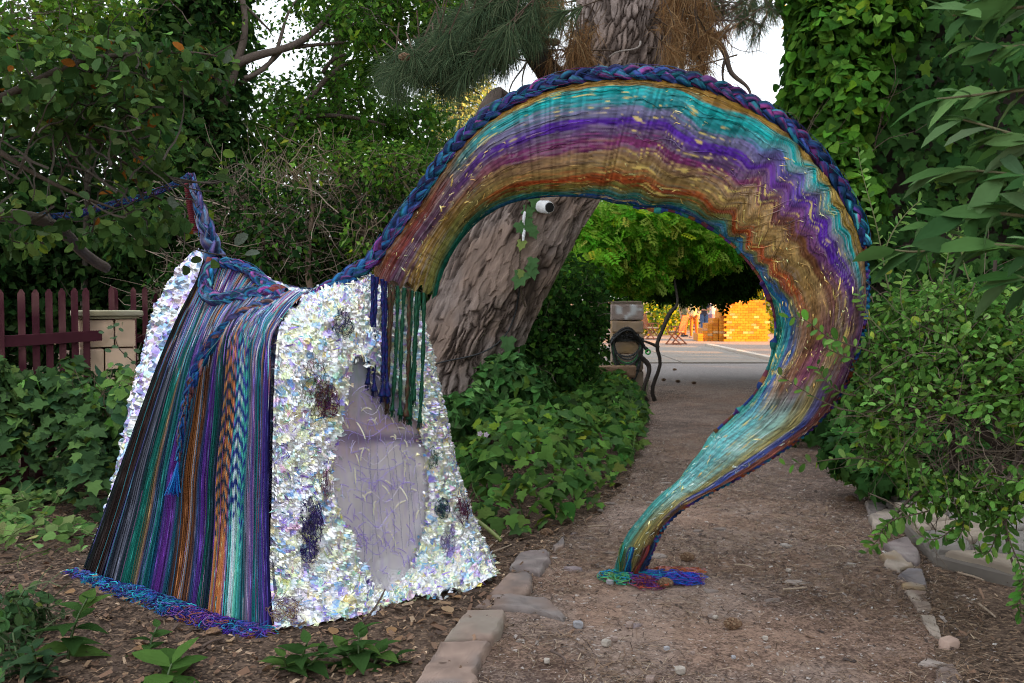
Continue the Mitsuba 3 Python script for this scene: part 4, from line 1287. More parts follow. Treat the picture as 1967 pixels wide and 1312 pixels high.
# -- fringe of cords under the mouth of the trunk
FR = [(716, 528, 738, 'b'), (724, 532, 752, 'b'), (734, 536, 762, 'b'), (741, 540, 762, 'b'), (748, 543, 772, 'r'), (757, 546, 785, 'r'), (764, 549, 790, 'g'), (777, 553, 798, 'g'), (785, 556, 800, 'r'), (792, 558, 806, 'g'), (800, 560, 806, 'g'), (806, 561, 770, 'g'), (814, 562, 812, 'g')]
FC = {'b': [[.01, .05, .22], [.02, .02, .12], [.05, .03, .2]], 'r': [[.15, .06, .04], [.09, .05, .04], [.1, .12, .06]], 'g': [[.015, .12, .07], [.02, .08, .05], [.04, .16, .08]]}
for i, (fx, y0, y1, kind) in enumerate(FR):
    d = 5.2 + .012 * i
    a, b = P(fx, y0, d), P(fx + [-10, -5, 0, 4, 2][i % 5] * (1 if i < 4 else .6) + (0 if i < 4 else -8), y1, d - .01)
    c = spline([a, a * .65 + b * .35 + [0.006 * (-1) ** i, 0, 0], b], 70)
    w = np.linspace(0, 1, 70)
    rad = 0.0095 * (1 + .28 * np.sin(w * 2 * np.pi * (3 + i % 3) + i)) * np.interp(w, [0, .8, .88, 1], [1, 1, .8, 1.7])
    v, f = tube(c, rad, 14)
    ang = np.tile(np.arange(14), 70); row = np.repeat(np.arange(70), 14)
    pal = np.array(FC[kind]) * .6
    cc = pal[((ang + row * 2) // 3) % 3] * np.exp(r_.normal(0, .25, (len(ang), 1)))
    v[:980] += (((ang + row * 2) % 3) - 1)[:, None] * 0.0006
    kc = put('fringe_cord', (v, f, np.clip(np.vstack([cc, pal[:1], pal[:1]]), .003, .7)), 'mat_thread', SC, smooth=True)
    if i in (0, 4, 6): labels[kc] = {'label': {'b': 'dark blue fringe cord with a loose end', 'r': 'brown fringe cord', 'g': 'green fringe cord with lumps'}[kind]}
    mb = MB()
    for _ in range(10):
        o = r_.normal(0, .009, 3) * [1, .8, 0]
        mb.add(*tube(spline([b + [0, 0, .03], b + o * .6, b + o + [0, 0, -.02 - .02 * r_.random()]], 5), .0022, 3, False), pal[r_.integers(0, 3)])
    put('frayed_end', mb, 'mat_thread', kc)


# -- tangles of yarn
def tangle(name, parent, centres, n, rad, pal, length=0.25, r0=0.0016, label=None, flatz=1.0, nrm0=None, mat='mat_thread', stuff=True, curl=.9, own=None, rest=True):
    mb = MB()
    centres = np.asarray(centres); R = np.asarray(rad)
    for i in range(n):
        c = centres[r_.integers(0, len(centres))]
        p = [c + r_.normal(0, .38, 3) * R]
        d = nz(r_.normal(size=3) * R)
        for _ in range(9):
            d = nz(d + r_.normal(0, curl, 3) * R / R.max())
            q = p[-1] + d * length / 9
            e_ = np.linalg.norm((q - c) / R)
            if e_ > 1.25: q = c + (q - c) * 1.25 / e_ * r_.uniform(.75, 1)
            if rest: q[2] = max(q[2], 0.006)
            p.append(q)
        v, f = tube(spline(p, 15), r0, 3, False)
        mb.add(v, f, np.array(pal[r_.integers(0, len(pal))]) * math.exp(r_.normal(0, .3)))
    return put(name, mb, mat, parent, stuff=stuff, label=label, own=own)


DARK = [[.03, .02, .12], [.05, .03, .16], [.02, .02, .05]]
for j, (cx_, cy_, rx, rz, n, pal, lab) in enumerate([
        (592, 1000, .045, .1, 75, DARK, 'dark violet nest of yarn on the foil'), (590, 1055, .03, .05, 40, DARK, 'small violet nest of yarn below the bigger one'),
        (603, 745, .05, .12, 40, [[.05, .1, .06], [.12, .1, .04], [.06, .02, .03]], 'greenish tangle of yarn high on the foil'), (622, 770, .045, .07, 50, [[.16, .04, .05], [.06, .02, .08]], 'dark red tangle of yarn on the foil'),
        (654, 625, .04, .06, 26, [[.06, .07, .1], [.03, .03, .06]], 'grey tangle of yarn near the top'), (842, 975, .03, .045, 40, [[.02, .07, .07], [.03, .03, .08]], 'dark teal tangle by the window'),
        (880, 975, .03, .075, 42, [[.12, .03, .05], [.06, .02, .05]], 'maroon tangle on the right edge of the foil'), (825, 880, .02, .05, 18, [[.04, .08, .06]], 'small green tangle right of the window'), (855, 1040, .03, .06, 20, [[.12, .08, .25], [.2, .15, .3]], 'faint purple tangle low on the foil'),
        (620, 930, .02, .08, 18, [[.2, .1, .15], [.1, .06, .1]], 'faint brown tangle along a fold'), (545, 1185, .07, .06, 60, [[.3, .25, .35], [.15, .1, .2], [.3, .2, .12]], 'pale tangle of yarn at the bottom front corner')]):
    p, n0 = front_at(cx_, cy_)
    tangle('yarn_nest', SC, [p + n0 * .045], int(n * .7), [rx * 1.25, .022, rz * 1.2], pal, .3, .0016, lab)
hem = np.array([[p[0], p[1], .02] for p in (gD[i, -1] + nD[i, -1] * .02 for i in range(60))])
BL = [[.02, .25, .42], [.015, .1, .35], [.06, .03, .28], [.03, .4, .45], [.1, .12, .4], [.02, .03, .12]]
PU = [[.1, .03, .3], [.05, .05, .35], [.25, .1, .35], [.3, .1, .06], [.03, .04, .15]]
off = np.array([-.03, -.05, 0])
for a, b, nn_, pal, R_, lab in [(0, 14, 200, BL, [.07, .045, .025], 'teal and blue ends of yarn spilling from the left of the hem'), (15, 36, 420, BL, [.09, .06, .04], 'bright blue yarn curls spilling from the middle of the hem'), (34, 48, 260, PU, [.08, .055, .04], 'purple and rust yarn curls under the hem'), (46, 60, 220, PU + BL, [.08, .05, .035], 'dark violet yarn ends at the front corner')]:
    tangle('hem_yarn', SC, hem[a:b] + off, nn_, R_, pal, .26, .0021, lab)
tangle('hem_yarn', SC, [G(222 * 1.0 + 120, 1186, .01)], 25, [.05, .03, .01], BL, .1, .002, 'small loose tuft of teal yarn on the mulch')
# -- the tip: bound end and pool of yarn on the path
tb, te = tub[-14].mean(0), G(1215, 1106, .02)
for i, (dx, pal) in enumerate([((0, 0), [[.03, .25, .2], [.1, .16, .05]]), ((14, 0), [[.03, .1, .35], [.02, .25, .35]]), ((30, 2), [[.3, .05, .03], [.2, .04, .05]]), ((40, -3), [[.08, .03, .2], [.05, .1, .2]])]):
    mb = MB()
    e = G(1190 + dx[0], 1108 + dx[1], .015)
    s_ = tub[int(NU * .955), [NF - 2, NF * 2 // 3, NF // 3, 6][i]]
    for _ in range(12):
        o = r_.normal(0, .011, 3) * [1, 1, .2]
        mb.add(*tube(spline([s_ + o * .6, (s_ + e) / 2 + o * .8 + [-.012 + .004 * i, -.015, 0], e + o + [0, 0, .01], e + o * 2 + [r_.normal(.02, .06), r_.normal(-.03, .03), -.005]], 14), 0.003, 5, False), .6 * np.array(pal[r_.integers(0, 2)]) * math.exp(r_.normal(0, .3)))
    put('tail_strand', mb, 'mat_thread', SC)
TL = [(([(1180, 1106), (1200, 1112)]), [[.03, .25, .2], [.1, .3, .1], [.02, .2, .4]]), ([(1215, 1110), (1240, 1118), (1250, 1122)], [[.2, .05, .1], [.3, .06, .03], [.1, .03, .2]]), ([(1262, 1108), (1285, 1105), (1300, 1110)], [[.03, .08, .4], [.1, .05, .4], [.02, .2, .45]]), ([(1280, 1100), (1310, 1100), (1335, 1102)], [[.4, .12, .05], [.45, .2, .2], [.3, .06, .02]]), ([(1310, 1112), (1330, 1112)], [[.02, .1, .5], [.1, .03, .3]])]
for i, (cs, pal) in enumerate(TL):
    tangle('tail_yarn', SC, [G(*q, .022) for q in cs], 60, [.085, .07, .026], pal, .3, .0022, ['green yarn at the heel of the tail', 'rust and magenta yarn curls', 'blue yarn strands trailing from the tail', 'orange and pink yarn curls at the end', 'violet blue loop of yarn'][i])
mb = MB()
for i in range(50):
    a, b = G(1215 + r_.normal(0, 8), 1100 + r_.normal(0, 3), .03), G(1290 + r_.normal(0, 18), 1108 + r_.normal(0, 4), .02)
    mb.add(*tube(spline([a, (a + b) / 2 + [0, r_.normal(0, .02), r_.uniform(0, .01)], b], 9), .0024, 3, False), np.array([[.02, .15, .45], [.1, .05, .35], [.02, .3, .4]][i % 3]))
put('tail_yarn', mb, 'mat_thread', SC, stuff=True)
# ------------------------------------------------------------------ the leaning pine
PT = thing('pine_tree', 'huge leaning pine with furrowed grey-brown bark behind the sculpture', 'tree')
r_ = np.random.default_rng(17)
DT = 10.6
axis_px = [(800, 905, 11.0), (842, 800, 10.9), (880, 705, 10.8), (930, 590, 10.7), (985, 480, 10.6), (1042, 370, 10.6), (1110, 260, 10.7), (1185, 150, 10.8), (1208, 60, 10.9), (1216, -60, 11.0), (1225, -260, 11.2)]
cx_ = spline(pt(axis_px), 760)
wpx = np.interp(np.linspace(0, 1, 760), [0, .12, .4, .65, .8, 1], [.62, .54, .51, .53, .57, .56])
t, n_, b_ = frames(cx_, [0, -1, 0])
a = np.r_[np.linspace(-.15, np.pi + .15, 190), np.linspace(np.pi + .15, 2 * np.pi - .15, 26)[1:-1]]
NS_ = len(a)
# bark plates: elongated cells round the trunk
S = np.r_[0, np.cumsum(np.linalg.norm(np.diff(cx_, axis=0), axis=1))]
gu, gv = np.meshgrid((a % (2 * np.pi)) * .5, S, indexing='xy')
circ = 2 * np.pi * .5
cells = np.c_[r_.uniform(0, circ, 2700), r_.uniform(0, S[-1], 2700)]
wpt = np.stack([gu, gv, 0 * gu], -1)
wx = gu + .16 * (meshkit.fbm(wpt * [5, 2.4, 1], 4, 1) - .5) + 0.02 * gv
wy = gv + .16 * (meshkit.fbm(wpt * [5, 2.2, 1], 3, 5) - .5)
sc_ = np.array([1, .2])
cc3 = np.vstack([cells + [k * circ, 0] for k in (-1, 0, 1, 2)])
tr = cKDTree(cc3 * sc_)
dd, ii = tr.query(np.stack([wx % circ, wy], -1).reshape(-1, 2) * sc_, k=2)
edge = (dd[:, 1] - dd[:, 0]).reshape(gu.shape)
edge = edge + .05 * np.clip((meshkit.fbm(wpt * [7, 2.5, 1], 3, 33) - .5) * 5, 0, 1)
plate = np.clip(edge / .022, 0, 1) ** .5
lvl = np.random.default_rng(2).random(len(cells))[ii[:, 0] % len(cells)].reshape(gu.shape)
flake = meshkit.fbm(wpt * [26, 9, 1], 4, 8) - .5
ridge = meshkit.fbm(np.stack([wx * 5, wy * 0.8, 0 * wx], -1), 3, 12)
hgt = .05 * plate * (.6 + .6 * lvl) + .018 * flake + .05 * (ridge - .5)
flare = 1 + .5 * np.exp(-S / .45)[:, None] * (0.6 + .4 * np.cos(a * 3 + 1)[None])
rad = (wpx[:, None] - 0.03) * flare * (1 + .05 * np.cos(2 * a + .6)[None]) + hgt
v = cx_[:, None] + rad[..., None] * (np.cos(a)[None, :, None] * n_[:, None] + np.sin(a)[None, :, None] * b_[:, None])
i = np.arange(759)[:, None] * NS_ + np.arange(NS_)[None]
j = np.arange(759)[:, None] * NS_ + (np.arange(NS_)[None] + 1) % NS_
f = np.stack([i, j, j + NS_, i + NS_], -1).reshape(-1, 4)
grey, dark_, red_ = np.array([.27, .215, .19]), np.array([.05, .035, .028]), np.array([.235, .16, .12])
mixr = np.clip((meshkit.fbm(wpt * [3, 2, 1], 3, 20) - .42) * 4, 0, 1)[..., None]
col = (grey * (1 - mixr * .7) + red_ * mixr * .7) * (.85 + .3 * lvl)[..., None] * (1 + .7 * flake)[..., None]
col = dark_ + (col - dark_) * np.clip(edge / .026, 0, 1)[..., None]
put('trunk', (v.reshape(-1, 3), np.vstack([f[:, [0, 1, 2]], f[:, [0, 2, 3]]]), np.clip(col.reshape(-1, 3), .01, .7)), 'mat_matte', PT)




def limb(name, pts, r, parent, col=(.12, .085, .07), seed=0, sides=10, mat='mat_matte', n=40, knots=.15):
    c = spline(pt(pts), n)
    rr = np.interp(np.linspace(0, 1, n), np.linspace(0, 1, len(r)), r)
    v, f = tube(c, rr, sides)
    d = (meshkit.fbm(v * 9 + seed, 3, seed) - .5)[:, None]
    ctr = np.vstack([np.repeat(c, sides, 0), c[:1], c[-1:]])
    v = v + nz(v - ctr + 1e-9) * d * 2 * knots * np.r_[np.repeat(rr, sides), rr[0], rr[-1]][:, None]
    return put(name, (v, f, mottle(v, col, .4, 14, seed)), mat, parent, smooth=True)


limb('branch', [(1120, 215, 10.5), (1075, 165, 10.2), (1040, 120, 9.9), (1005, 60, 9.7), (985, 25, 9.6), (930, -40, 9.4)], [.2, .15, .13, .11, .1, .07], PT, (.035, .028, .025), 3)
limb('sawn_branch', [(1040, 265, 10.6), (1000, 245, 10.45), (965, 222, 10.3), (938, 203, 10.2)], [.27, .25, .23, .215], PT, (.12, .09, .075), 4, 18)
limb('branch', [(1290, 60, 10.7), (1310, 120, 10.5), (1290, 200, 10.4)], [.03, .025, .015], PT, (.08, .06, .05), 5)
limb('branch', [(1340, -30, 10.4), (1362, 60, 10.3), (1395, 110, 10.2), (1405, 140, 10.2), (1428, 160, 10.2), (1440, 195, 10.2)], [.05, .04, .035, .03, .022, .01], PT, (.13, .1, .085), 6)
limb('branch', [(1395, 110, 10.2), (1388, 140, 10.2), (1392, 165, 10.2)], [.02, .015, .006], PT, (.13, .1, .085), 7, 6)
for k_, q in enumerate([[(1012, 95, 10), (1005, 130, 9.9), (990, 150, 9.9), (978, 180, 9.9)], [(1078, 20, 9.9), (1080, 60, 9.8), (1068, 110, 9.8), (1072, 155, 9.8)], [(1010, 100, 9.9), (1008, 130, 9.8), (1003, 160, 9.8), (1008, 178, 9.8)], [(1230, 80, 10.2), (1215, 95, 10.1), (1195, 98, 10.1), (1170, 110, 10.1)], [(1065, 30, 9.8), (1062, 55, 9.8), (1045, 75, 9.8)]]):
    limb('dead_twig', q, [.012, .009, .006], PT, (.3, .26, .23), 20 + k_, 6)


def needle_tufts(name, tufts, cols, parent, per=120, length=.2, droop=.5, width=.0016, spread=.9, label=None, back=.25):
    """Pine needles: each tuft a spray from the end of a twig."""
    V, F, C, k = [], [], [], 0
    mbt = MB()
    for (p, d) in tufts:
        n = per
        s = r_.random(n) * back
        base = p - nz(d) * s[:, None]
        dirs = nz(nz(d) + r_.normal(0, spread * .55, (n, 3)) + [0, 0, -droop * .5])
        L = length * r_.uniform(.6, 1.15, n)
        side = nz(np.cross(dirs, nz(EYE - p) + r_.normal(0, .3, (n, 3)))) * width
        mid = base + dirs * (L * .55)[:, None]
        tip = base + dirs * L[:, None] + np.array([0, 0, -1]) * (droop * L * .35)[:, None]
        v = np.stack([base - side, base + side, mid - side * .9, mid + side * .9, tip], 1)
        f = np.array([[0, 1, 2], [1, 3, 2], [2, 3, 4]])[None] + (np.arange(n) * 5)[:, None, None] + k
        V.append(v.reshape(-1, 3)); F.append(f.reshape(-1, 3)); k += n * 5
        c = np.array(cols)[r_.integers(0, len(cols), n)] * np.exp(r_.normal(0, .25, (n, 1)))
        C.append(np.repeat(c, 5, 0))
        mbt.add(*tube(np.array([p - nz(d) * (back + .25) + r_.normal(0, .02, 3), p - nz(d) * back * .5, p]), [.008, .006, .004], 4, False), [.1, .07, .05])
    put(name, (np.vstack(V), np.vstack(F), np.vstack(C)), 'mat_leaf_dull', parent, stuff=True, label=label)
    put('twig', mbt, 'mat_matte', parent, stuff=True)


def tufts_in(px, py, d, rx, ry, rd, n, dirs, rnd=.5):
    out = []
    for _ in range(n):
        p = P(px + r_.normal(0, rx * .5), py + r_.normal(0, ry * .5), d + r_.normal(0, rd * .5))
        out.append((p, nz(np.asarray(dirs) + r_.normal(0, rnd, 3))))
    return out


GN = [[.07, .115, .06], [.1, .15, .075], [.055, .09, .05], [.13, .165, .09]]
BN = [[.24, .13, .06], [.31, .18, .08], [.18, .095, .045], [.36, .24, .13]]
gt = []
for (px, py, rx, ry, n) in [(960, 20, 60, 40, 16), (900, 60, 60, 45, 20), (845, 110, 50, 40, 16), (790, 125, 40, 30, 13), (930, 110, 50, 35, 15), (760, 145, 22, 20, 5), (985, 70, 30, 40, 8), (1020, 10, 40, 25, 7), (880, 150, 35, 25, 8)]:
    gt += tufts_in(px, py, 9.3, rx, ry, .5, n, [-.35, -.2, -.75], .5)
needle_tufts('needles', gt, GN, PT, 150, .3, .45, .0022, .95, 'drooping sprays of long blue green needles')
dry = []
for (px, py, rx, ry, n) in [(960, 105, 16, 25, 5), (1020, 85, 14, 40, 5), (1040, 30, 20, 30, 6), (1075, 10, 30, 18, 7), (1110, 90, 26, 40, 12), (1125, 125, 14, 20, 5), (1040, 110, 14, 25, 4), (1320, 30, 32, 40, 14), (1330, 85, 34, 36, 14), (1300, 10, 30, 25, 8), (1340, 120, 22, 20, 5), (1290, 110, 14, 25, 4), (1355, 60, 20, 40, 6), (1025, 190, 10, 14, 2)]:
    dry += tufts_in(px, py, 9.9, rx, ry, .4, n, [-.1, -.1, -.8], .6)
needle_tufts('dry_needles', dry, BN, PT, 62, .27, .8, .0024, 1.1, 'hanging bunches of dead brown needles')
gt = []
for (px, py, rx, ry, n) in [(1400, 20, 60, 25, 10), (1450, 45, 40, 30, 8), (1480, 20, 40, 25, 7), (1370, 10, 40, 20, 6), (1150, -10, 60, 20, 6), (1240, -10, 60, 20, 6)]:
    gt += tufts_in(px, py, 11, rx, ry, .5, n, [.1, -.1, -.8], .6)
needle_tufts('needles', gt, GN + BN[:1], PT, 70, .22, .5, .0022, 1.0)
HK, HX = [], []
for (px, py, d) in [(1038, 72, 9.8), (1045, 85, 9.8), (1066, 88, 9.8), (778, 117, 9.0)]:
    hk_ = pine_cone(None, .1, 'brown cone hanging in the needles left of the trunk' if px < 900 else 'grey brown cone on the bare branch in front of the trunk', 'cones on the branch' if px > 900 else None, pos=P(px, py, d))
    if px > 900: HK.append(hk_); HX.append(px)
ordinals(HK, HX, 'grey brown cone on the bare branch before the trunk, # from the left')
# side twigs with fewer needles right of the trunk, against the sky
k = twigs(26, np.array([P(1330 + r_.uniform(-10, 90), r_.uniform(-10, 60), 10.4) for _ in range(26)]), r_.normal(0, .5, (26, 3)) + [.5, 0, -.5], r_.uniform(.3, .9, 26), .008, np.array([.12, .09, .075]), 7, .3, r_)
put('twig', k, 'mat_matte', PT, stuff=True)

# ivy climbing the trunk, camera and cables
k = thing('ivy_spray', 'few green ivy leaves climbing the pine trunk beside the white camera', 'ivy')


def on_trunk(px, py, out=.06):
    x, y, z = px_of(v_tr)
    d = np.hypot(x - px, y - py) + np.where(z > DT + .15, 1e5, 0)
    q = v_tr[np.argmin(d)]
    return q + nz(EYE - q) * out


v_tr = v.reshape(-1, 3)[::3]
LV = [(1022, 388, 34, 1), (1012, 430, 26, 0), (1018, 405, 30, 2), (995, 436, 28, 3), (1020, 445, 26, 1), (1003, 470, 22, 8), (1005, 535, 38, 0), (1020, 520, 30, 2), (1026, 505, 26, 1), (1000, 525, 18, 8), (975, 660, 36, 1)]
for x_, y_, s_, c_ in LV:
    p = on_trunk(x_, y_ - s_ * .3)
    put('leaf', leaf_mesh('ivy', p[None], np.array([[r_.normal(0, .5), -.35, -1]]), np.array([[r_.normal(0, .3), -1, .35]]), s_ * DT / FPX * .95, np.array([[.09, .19, .07] if c_ < 5 else [.26, .34, .1]])), 'mat_leaf', k)
st = spline([on_trunk(1008, 590, .04), on_trunk(1000, 540, .05), on_trunk(1000, 480, .05), on_trunk(1004, 430, .05), on_trunk(1012, 385, .04)], 30)
put('stem', (*tube(st, .009, 6), np.tile([.08, .06, .04], (182, 1))), 'mat_matte', k, smooth=True)
cm = thing('security_camera', 'small white bullet camera with a black face fixed to the pine trunk', 'camera')
p0 = on_trunk(1046, 398, .0)
p0 = p0 + nz(EYE - p0) * .13
dirc = nz(np.array([.45, -.75, -.12]))
c = np.array([p0 - dirc * .1, p0 - dirc * .085, p0 + dirc * .05, p0 + dirc * .075])
put('housing', (*tube(c, [.045, .062, .066, .056], 24), np.tile([.78, .79, .8], (98, 1))), 'mat_satin', cm, smooth=40)
c = np.array([p0 + dirc * .07, p0 + dirc * .086, p0 + dirc * .088])
put('lens', (*tube(c, [.05, .048, .02], 20), np.tile([.012, .012, .013], (62, 1))), 'mat_satin', cm, smooth=40)
c = spline([p0 - dirc * .08, p0 - dirc * .12 + [0, .02, -.02], on_trunk(1040, 402, -.01)], 8)
put('bracket', (*tube(c, .016, 8), np.tile([.7, .7, .7], (66, 1))), 'mat_satin', cm, smooth=True)
k = thing('cable', 'thin black cable drooping across the pine trunk', 'cable')
c = spline([on_trunk(x_, y_, .05) for x_, y_ in [(1000, 545), (990, 600), (972, 640), (930, 675), (880, 690), (838, 700)]], 60)
put('', (*tube(c, .009, 6), np.tile([.02, .02, .022], (362, 1))), 'mat_satin', own=k, smooth=True)
k = thing('cable_connector', 'short white cable connectors hanging among the ivy on the trunk', 'connector')
mb = MB()
for x_, y_ in [(1007, 415), (1006, 452)]:
    q = on_trunk(x_, y_, .1)
    mb.add(*tube(np.array([q + [0.01, 0, .05], q, q - [.005, 0, .06]]), [.012, .018, .012], 10), [.75, .76, .77])
mb.add(*tube(np.array([on_trunk(1009, 405, .08), on_trunk(1007, 452, .08)]), .006, 6), [.7, .7, .7])
put('', mb, 'mat_satin', own=k, smooth=True)

# ------------------------------------------------------------------ trees and thickets on the left
rt = np.random.default_rng(29)
GREEN = [[.05, .1, .018], [.07, .13, .022], [.04, .08, .02], [.1, .17, .03]]
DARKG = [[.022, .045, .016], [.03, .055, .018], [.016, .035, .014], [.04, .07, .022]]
LIGHT = [[.12, .2, .03], [.15, .22, .05], [.09, .16, .025]]


def tree(name, label, cat, blobs, n, kind, size, cols, trunk=None, limbs=(), most=0, gaps=.0, var=.3, inner=.3, yellow=.05, tw=0, twc=(.14, .11, .09), extra=None, trunk_col=(.11, .085, .07), spread=.2, group=None, freq=2.2, bsdf='mat_leaf', rnd=.75, up=.6, droop=.4, twl=.6, clear=None):
    k = thing(name, label, cat, group)
    if trunk:
        limb('trunk', trunk[0], trunk[1], k, trunk_col, len(USED) % 50, 12)
    for q in limbs:
        limb('branch', q[0], q[1], k, trunk_col, len(USED) % 50, 8)
    p, out = on_blobs(blobs, n, spread, inner, r=rt, gaps=gaps, freq=freq)
    ok = p[:, 2] > 0.02
    if clear is not None:
        x_, y_, _ = px_of(p)
        ok &= ~shapely.contains(clear, shapely.points(np.c_[x_, y_]))
    p, out = p[ok], out[ok]
    ax, nr = leaf_pose(out, rt, up, rnd, droop)
    m = len(p)
    foliage(k, kind, p, ax, nr, size * np.exp(rt.normal(0, .22, m)), leaf_colors(m, cols, var, yellow, rt, extra), most, bsdf=bsdf)
    if tw:
        p, out = on_blobs(blobs, tw, .3, .6, r=rt)
        d = nz(out + rt.normal(0, .6, out.shape) + [0, 0, .3])
        put('twig', twigs(tw, p - d * twl * .5, d, rt.uniform(.4, 1.3, tw) * twl, .0065, np.array(twc), 7, .25, rt), 'mat_matte', k, stuff=True)
    return k


# tall dark ivy-hung tree and its neighbours
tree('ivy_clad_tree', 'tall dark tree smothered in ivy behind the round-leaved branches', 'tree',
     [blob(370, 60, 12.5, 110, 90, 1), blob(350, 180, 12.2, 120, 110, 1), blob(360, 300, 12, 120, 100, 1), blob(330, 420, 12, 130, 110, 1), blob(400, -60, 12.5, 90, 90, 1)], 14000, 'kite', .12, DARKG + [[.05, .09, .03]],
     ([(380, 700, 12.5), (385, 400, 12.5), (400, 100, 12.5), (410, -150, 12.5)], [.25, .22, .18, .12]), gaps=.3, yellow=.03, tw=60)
tree('broadleaf_tree', 'bright green airy tree at the top left corner', 'tree',
     [blob(60, 40, 11, 150, 70, .9), blob(200, 20, 11.5, 130, 60, .9), blob(-60, 120, 11, 120, 120, .9), blob(130, 130, 12, 130, 80, .8)], 6500, 'kite', .085, [[.1, .17, .03], [.14, .2, .035], [.08, .14, .025]],
     ([(150, 800, 12.5), (170, 300, 12.4), (180, 0, 12.2), (190, -200, 12)], [.045, .04, .035, .02]), [([(140, 300, 12.2), (200, 150, 11.8), (270, 40, 11.6)], [.05, .035, .015]), ([(150, 200, 12), (60, 90, 11.5), (0, 20, 11)], [.05, .03, .015])], gaps=.44, tw=160, twl=.8, trunk_col=(.06, .05, .04))
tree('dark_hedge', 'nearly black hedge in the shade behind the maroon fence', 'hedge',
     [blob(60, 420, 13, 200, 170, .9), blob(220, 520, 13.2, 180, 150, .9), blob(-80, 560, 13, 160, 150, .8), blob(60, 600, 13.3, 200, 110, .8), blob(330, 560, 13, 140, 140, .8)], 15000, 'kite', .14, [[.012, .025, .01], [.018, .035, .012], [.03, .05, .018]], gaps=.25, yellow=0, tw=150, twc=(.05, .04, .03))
# branching tree against the sky
BT = tree('branching_tree', 'small-leaved tree with bare dark limbs spreading against the white sky', 'tree',
     [blob(560, 260, 13, 120, 60, .9), blob(660, 200, 13.4, 130, 90, 1), blob(760, 60, 12.6, 130, 80, 1), blob(690, 20, 12.8, 110, 60, .9), blob(820, 10, 12.4, 90, 60, .8), blob(800, 260, 14, 80, 90, .9), blob(640, 330, 13, 170, 80, 1), blob(500, 330, 13, 110, 60, .9), blob(760, 350, 13, 110, 80, .9)],
     19000, 'kite', .085, GREEN, ([(395, 560, 12), (398, 330, 12), (412, 235, 12), (430, 190, 12), (450, 128, 12)], [.11, .1, .085, .075, .06]),
     [([(450, 128, 12), (500, 105, 12), (550, 92, 12.1), (610, 55, 12.3), (640, 20, 12.4), (680, -40, 12.5)], [.06, .05, .045, .035, .028, .018]), ([(470, 150, 12), (530, 100, 12.1), (545, 50, 12.2), (570, 0, 12.3)], [.03, .025, .02, .012]),
      ([(460, 160, 12.1), (500, 135, 12.2), (540, 100, 12.2)], [.035, .03, .02]), ([(550, 92, 12.1), (620, 85, 12.4), (690, 80, 12.6)], [.03, .022, .012]), ([(520, 60, 12.2), (480, 20, 12.2), (440, -20, 12.2)], [.012, .018, .022]),
      ([(520, 300, 12.6), (580, 210, 12.7), (640, 140, 12.8), (680, 115, 12.9)], [.045, .04, .035, .02]), ([(560, 230, 12.7), (640, 222, 12.8), (700, 230, 13), (740, 240, 13)], [.035, .03, .025, .015]), ([(620, 140, 12.9), (640, 115, 12.9), (665, 105, 12.9)], [.025, .025, .02]), ([(450, 128, 12), (470, 60, 12), (455, -30, 12)], [.05, .04, .03])],
     gaps=.44, tw=260, twc=(.08, .06, .05), twl=.9)
tree('canopy_tree', 'tall leafy tree closing the sky behind the bare dark limbs', 'tree',
     [blob(60, 40, 17, 170, 110, 1.3), blob(230, 60, 17, 150, 110, 1.3), blob(380, 30, 17.5, 110, 110, 1.2), blob(680, 120, 17, 90, 70, 1.2), blob(640, -20, 17, 110, 60, 1.2), blob(790, 40, 17, 130, 80, 1.3), blob(880, 30, 18, 90, 90, 1.2), blob(470, 190, 17, 110, 60, 1.2), blob(620, 230, 17, 150, 70, 1.2), blob(760, 250, 17.5, 90, 60, 1.0), blob(60, 230, 17, 150, 110, 1.3), blob(250, 230, 17, 150, 110, 1.3)],
     17000, 'kite', .12, [[.05, .09, .02], [.07, .115, .025], [.035, .07, .018]], ([(660, 700, 17.5), (655, 400, 17.5), (650, 120, 17.5), (660, -60, 17.5)], [.2, .17, .12, .06]), gaps=.3, yellow=.04, tw=120)
p, out = on_blobs([blob(540, 50, 12.3, 90, 55, .6), blob(620, 90, 12.5, 60, 50, .5), blob(450, 60, 12.2, 60, 70, .5)], 650, .3, .6, r=rt, gaps=.42)
ax, nr = leaf_pose(out, rt)
put('foliage', leaf_mesh('kite', p, ax, nr, .06 * np.exp(rt.normal(0, .2, len(p))), leaf_colors(len(p), GREEN, r=rt)), 'mat_leaf', BT, stuff=True)
tree('conifer', 'pale grey green conifer far behind the pine', 'tree', [blob(880, 240, 26, 60, 80, 1.6), blob(860, 330, 26, 70, 70, 1.6), blob(920, 200, 27, 40, 60, 1.2), blob(840, 200, 28, 40, 50, 1.2)], 7000, 'tiny', .14, [[.16, .19, .12], [.2, .22, .16], [.12, .15, .09]], ([(885, 620, 27), (885, 200, 27)], [.2, .08]), gaps=.36, yellow=0)
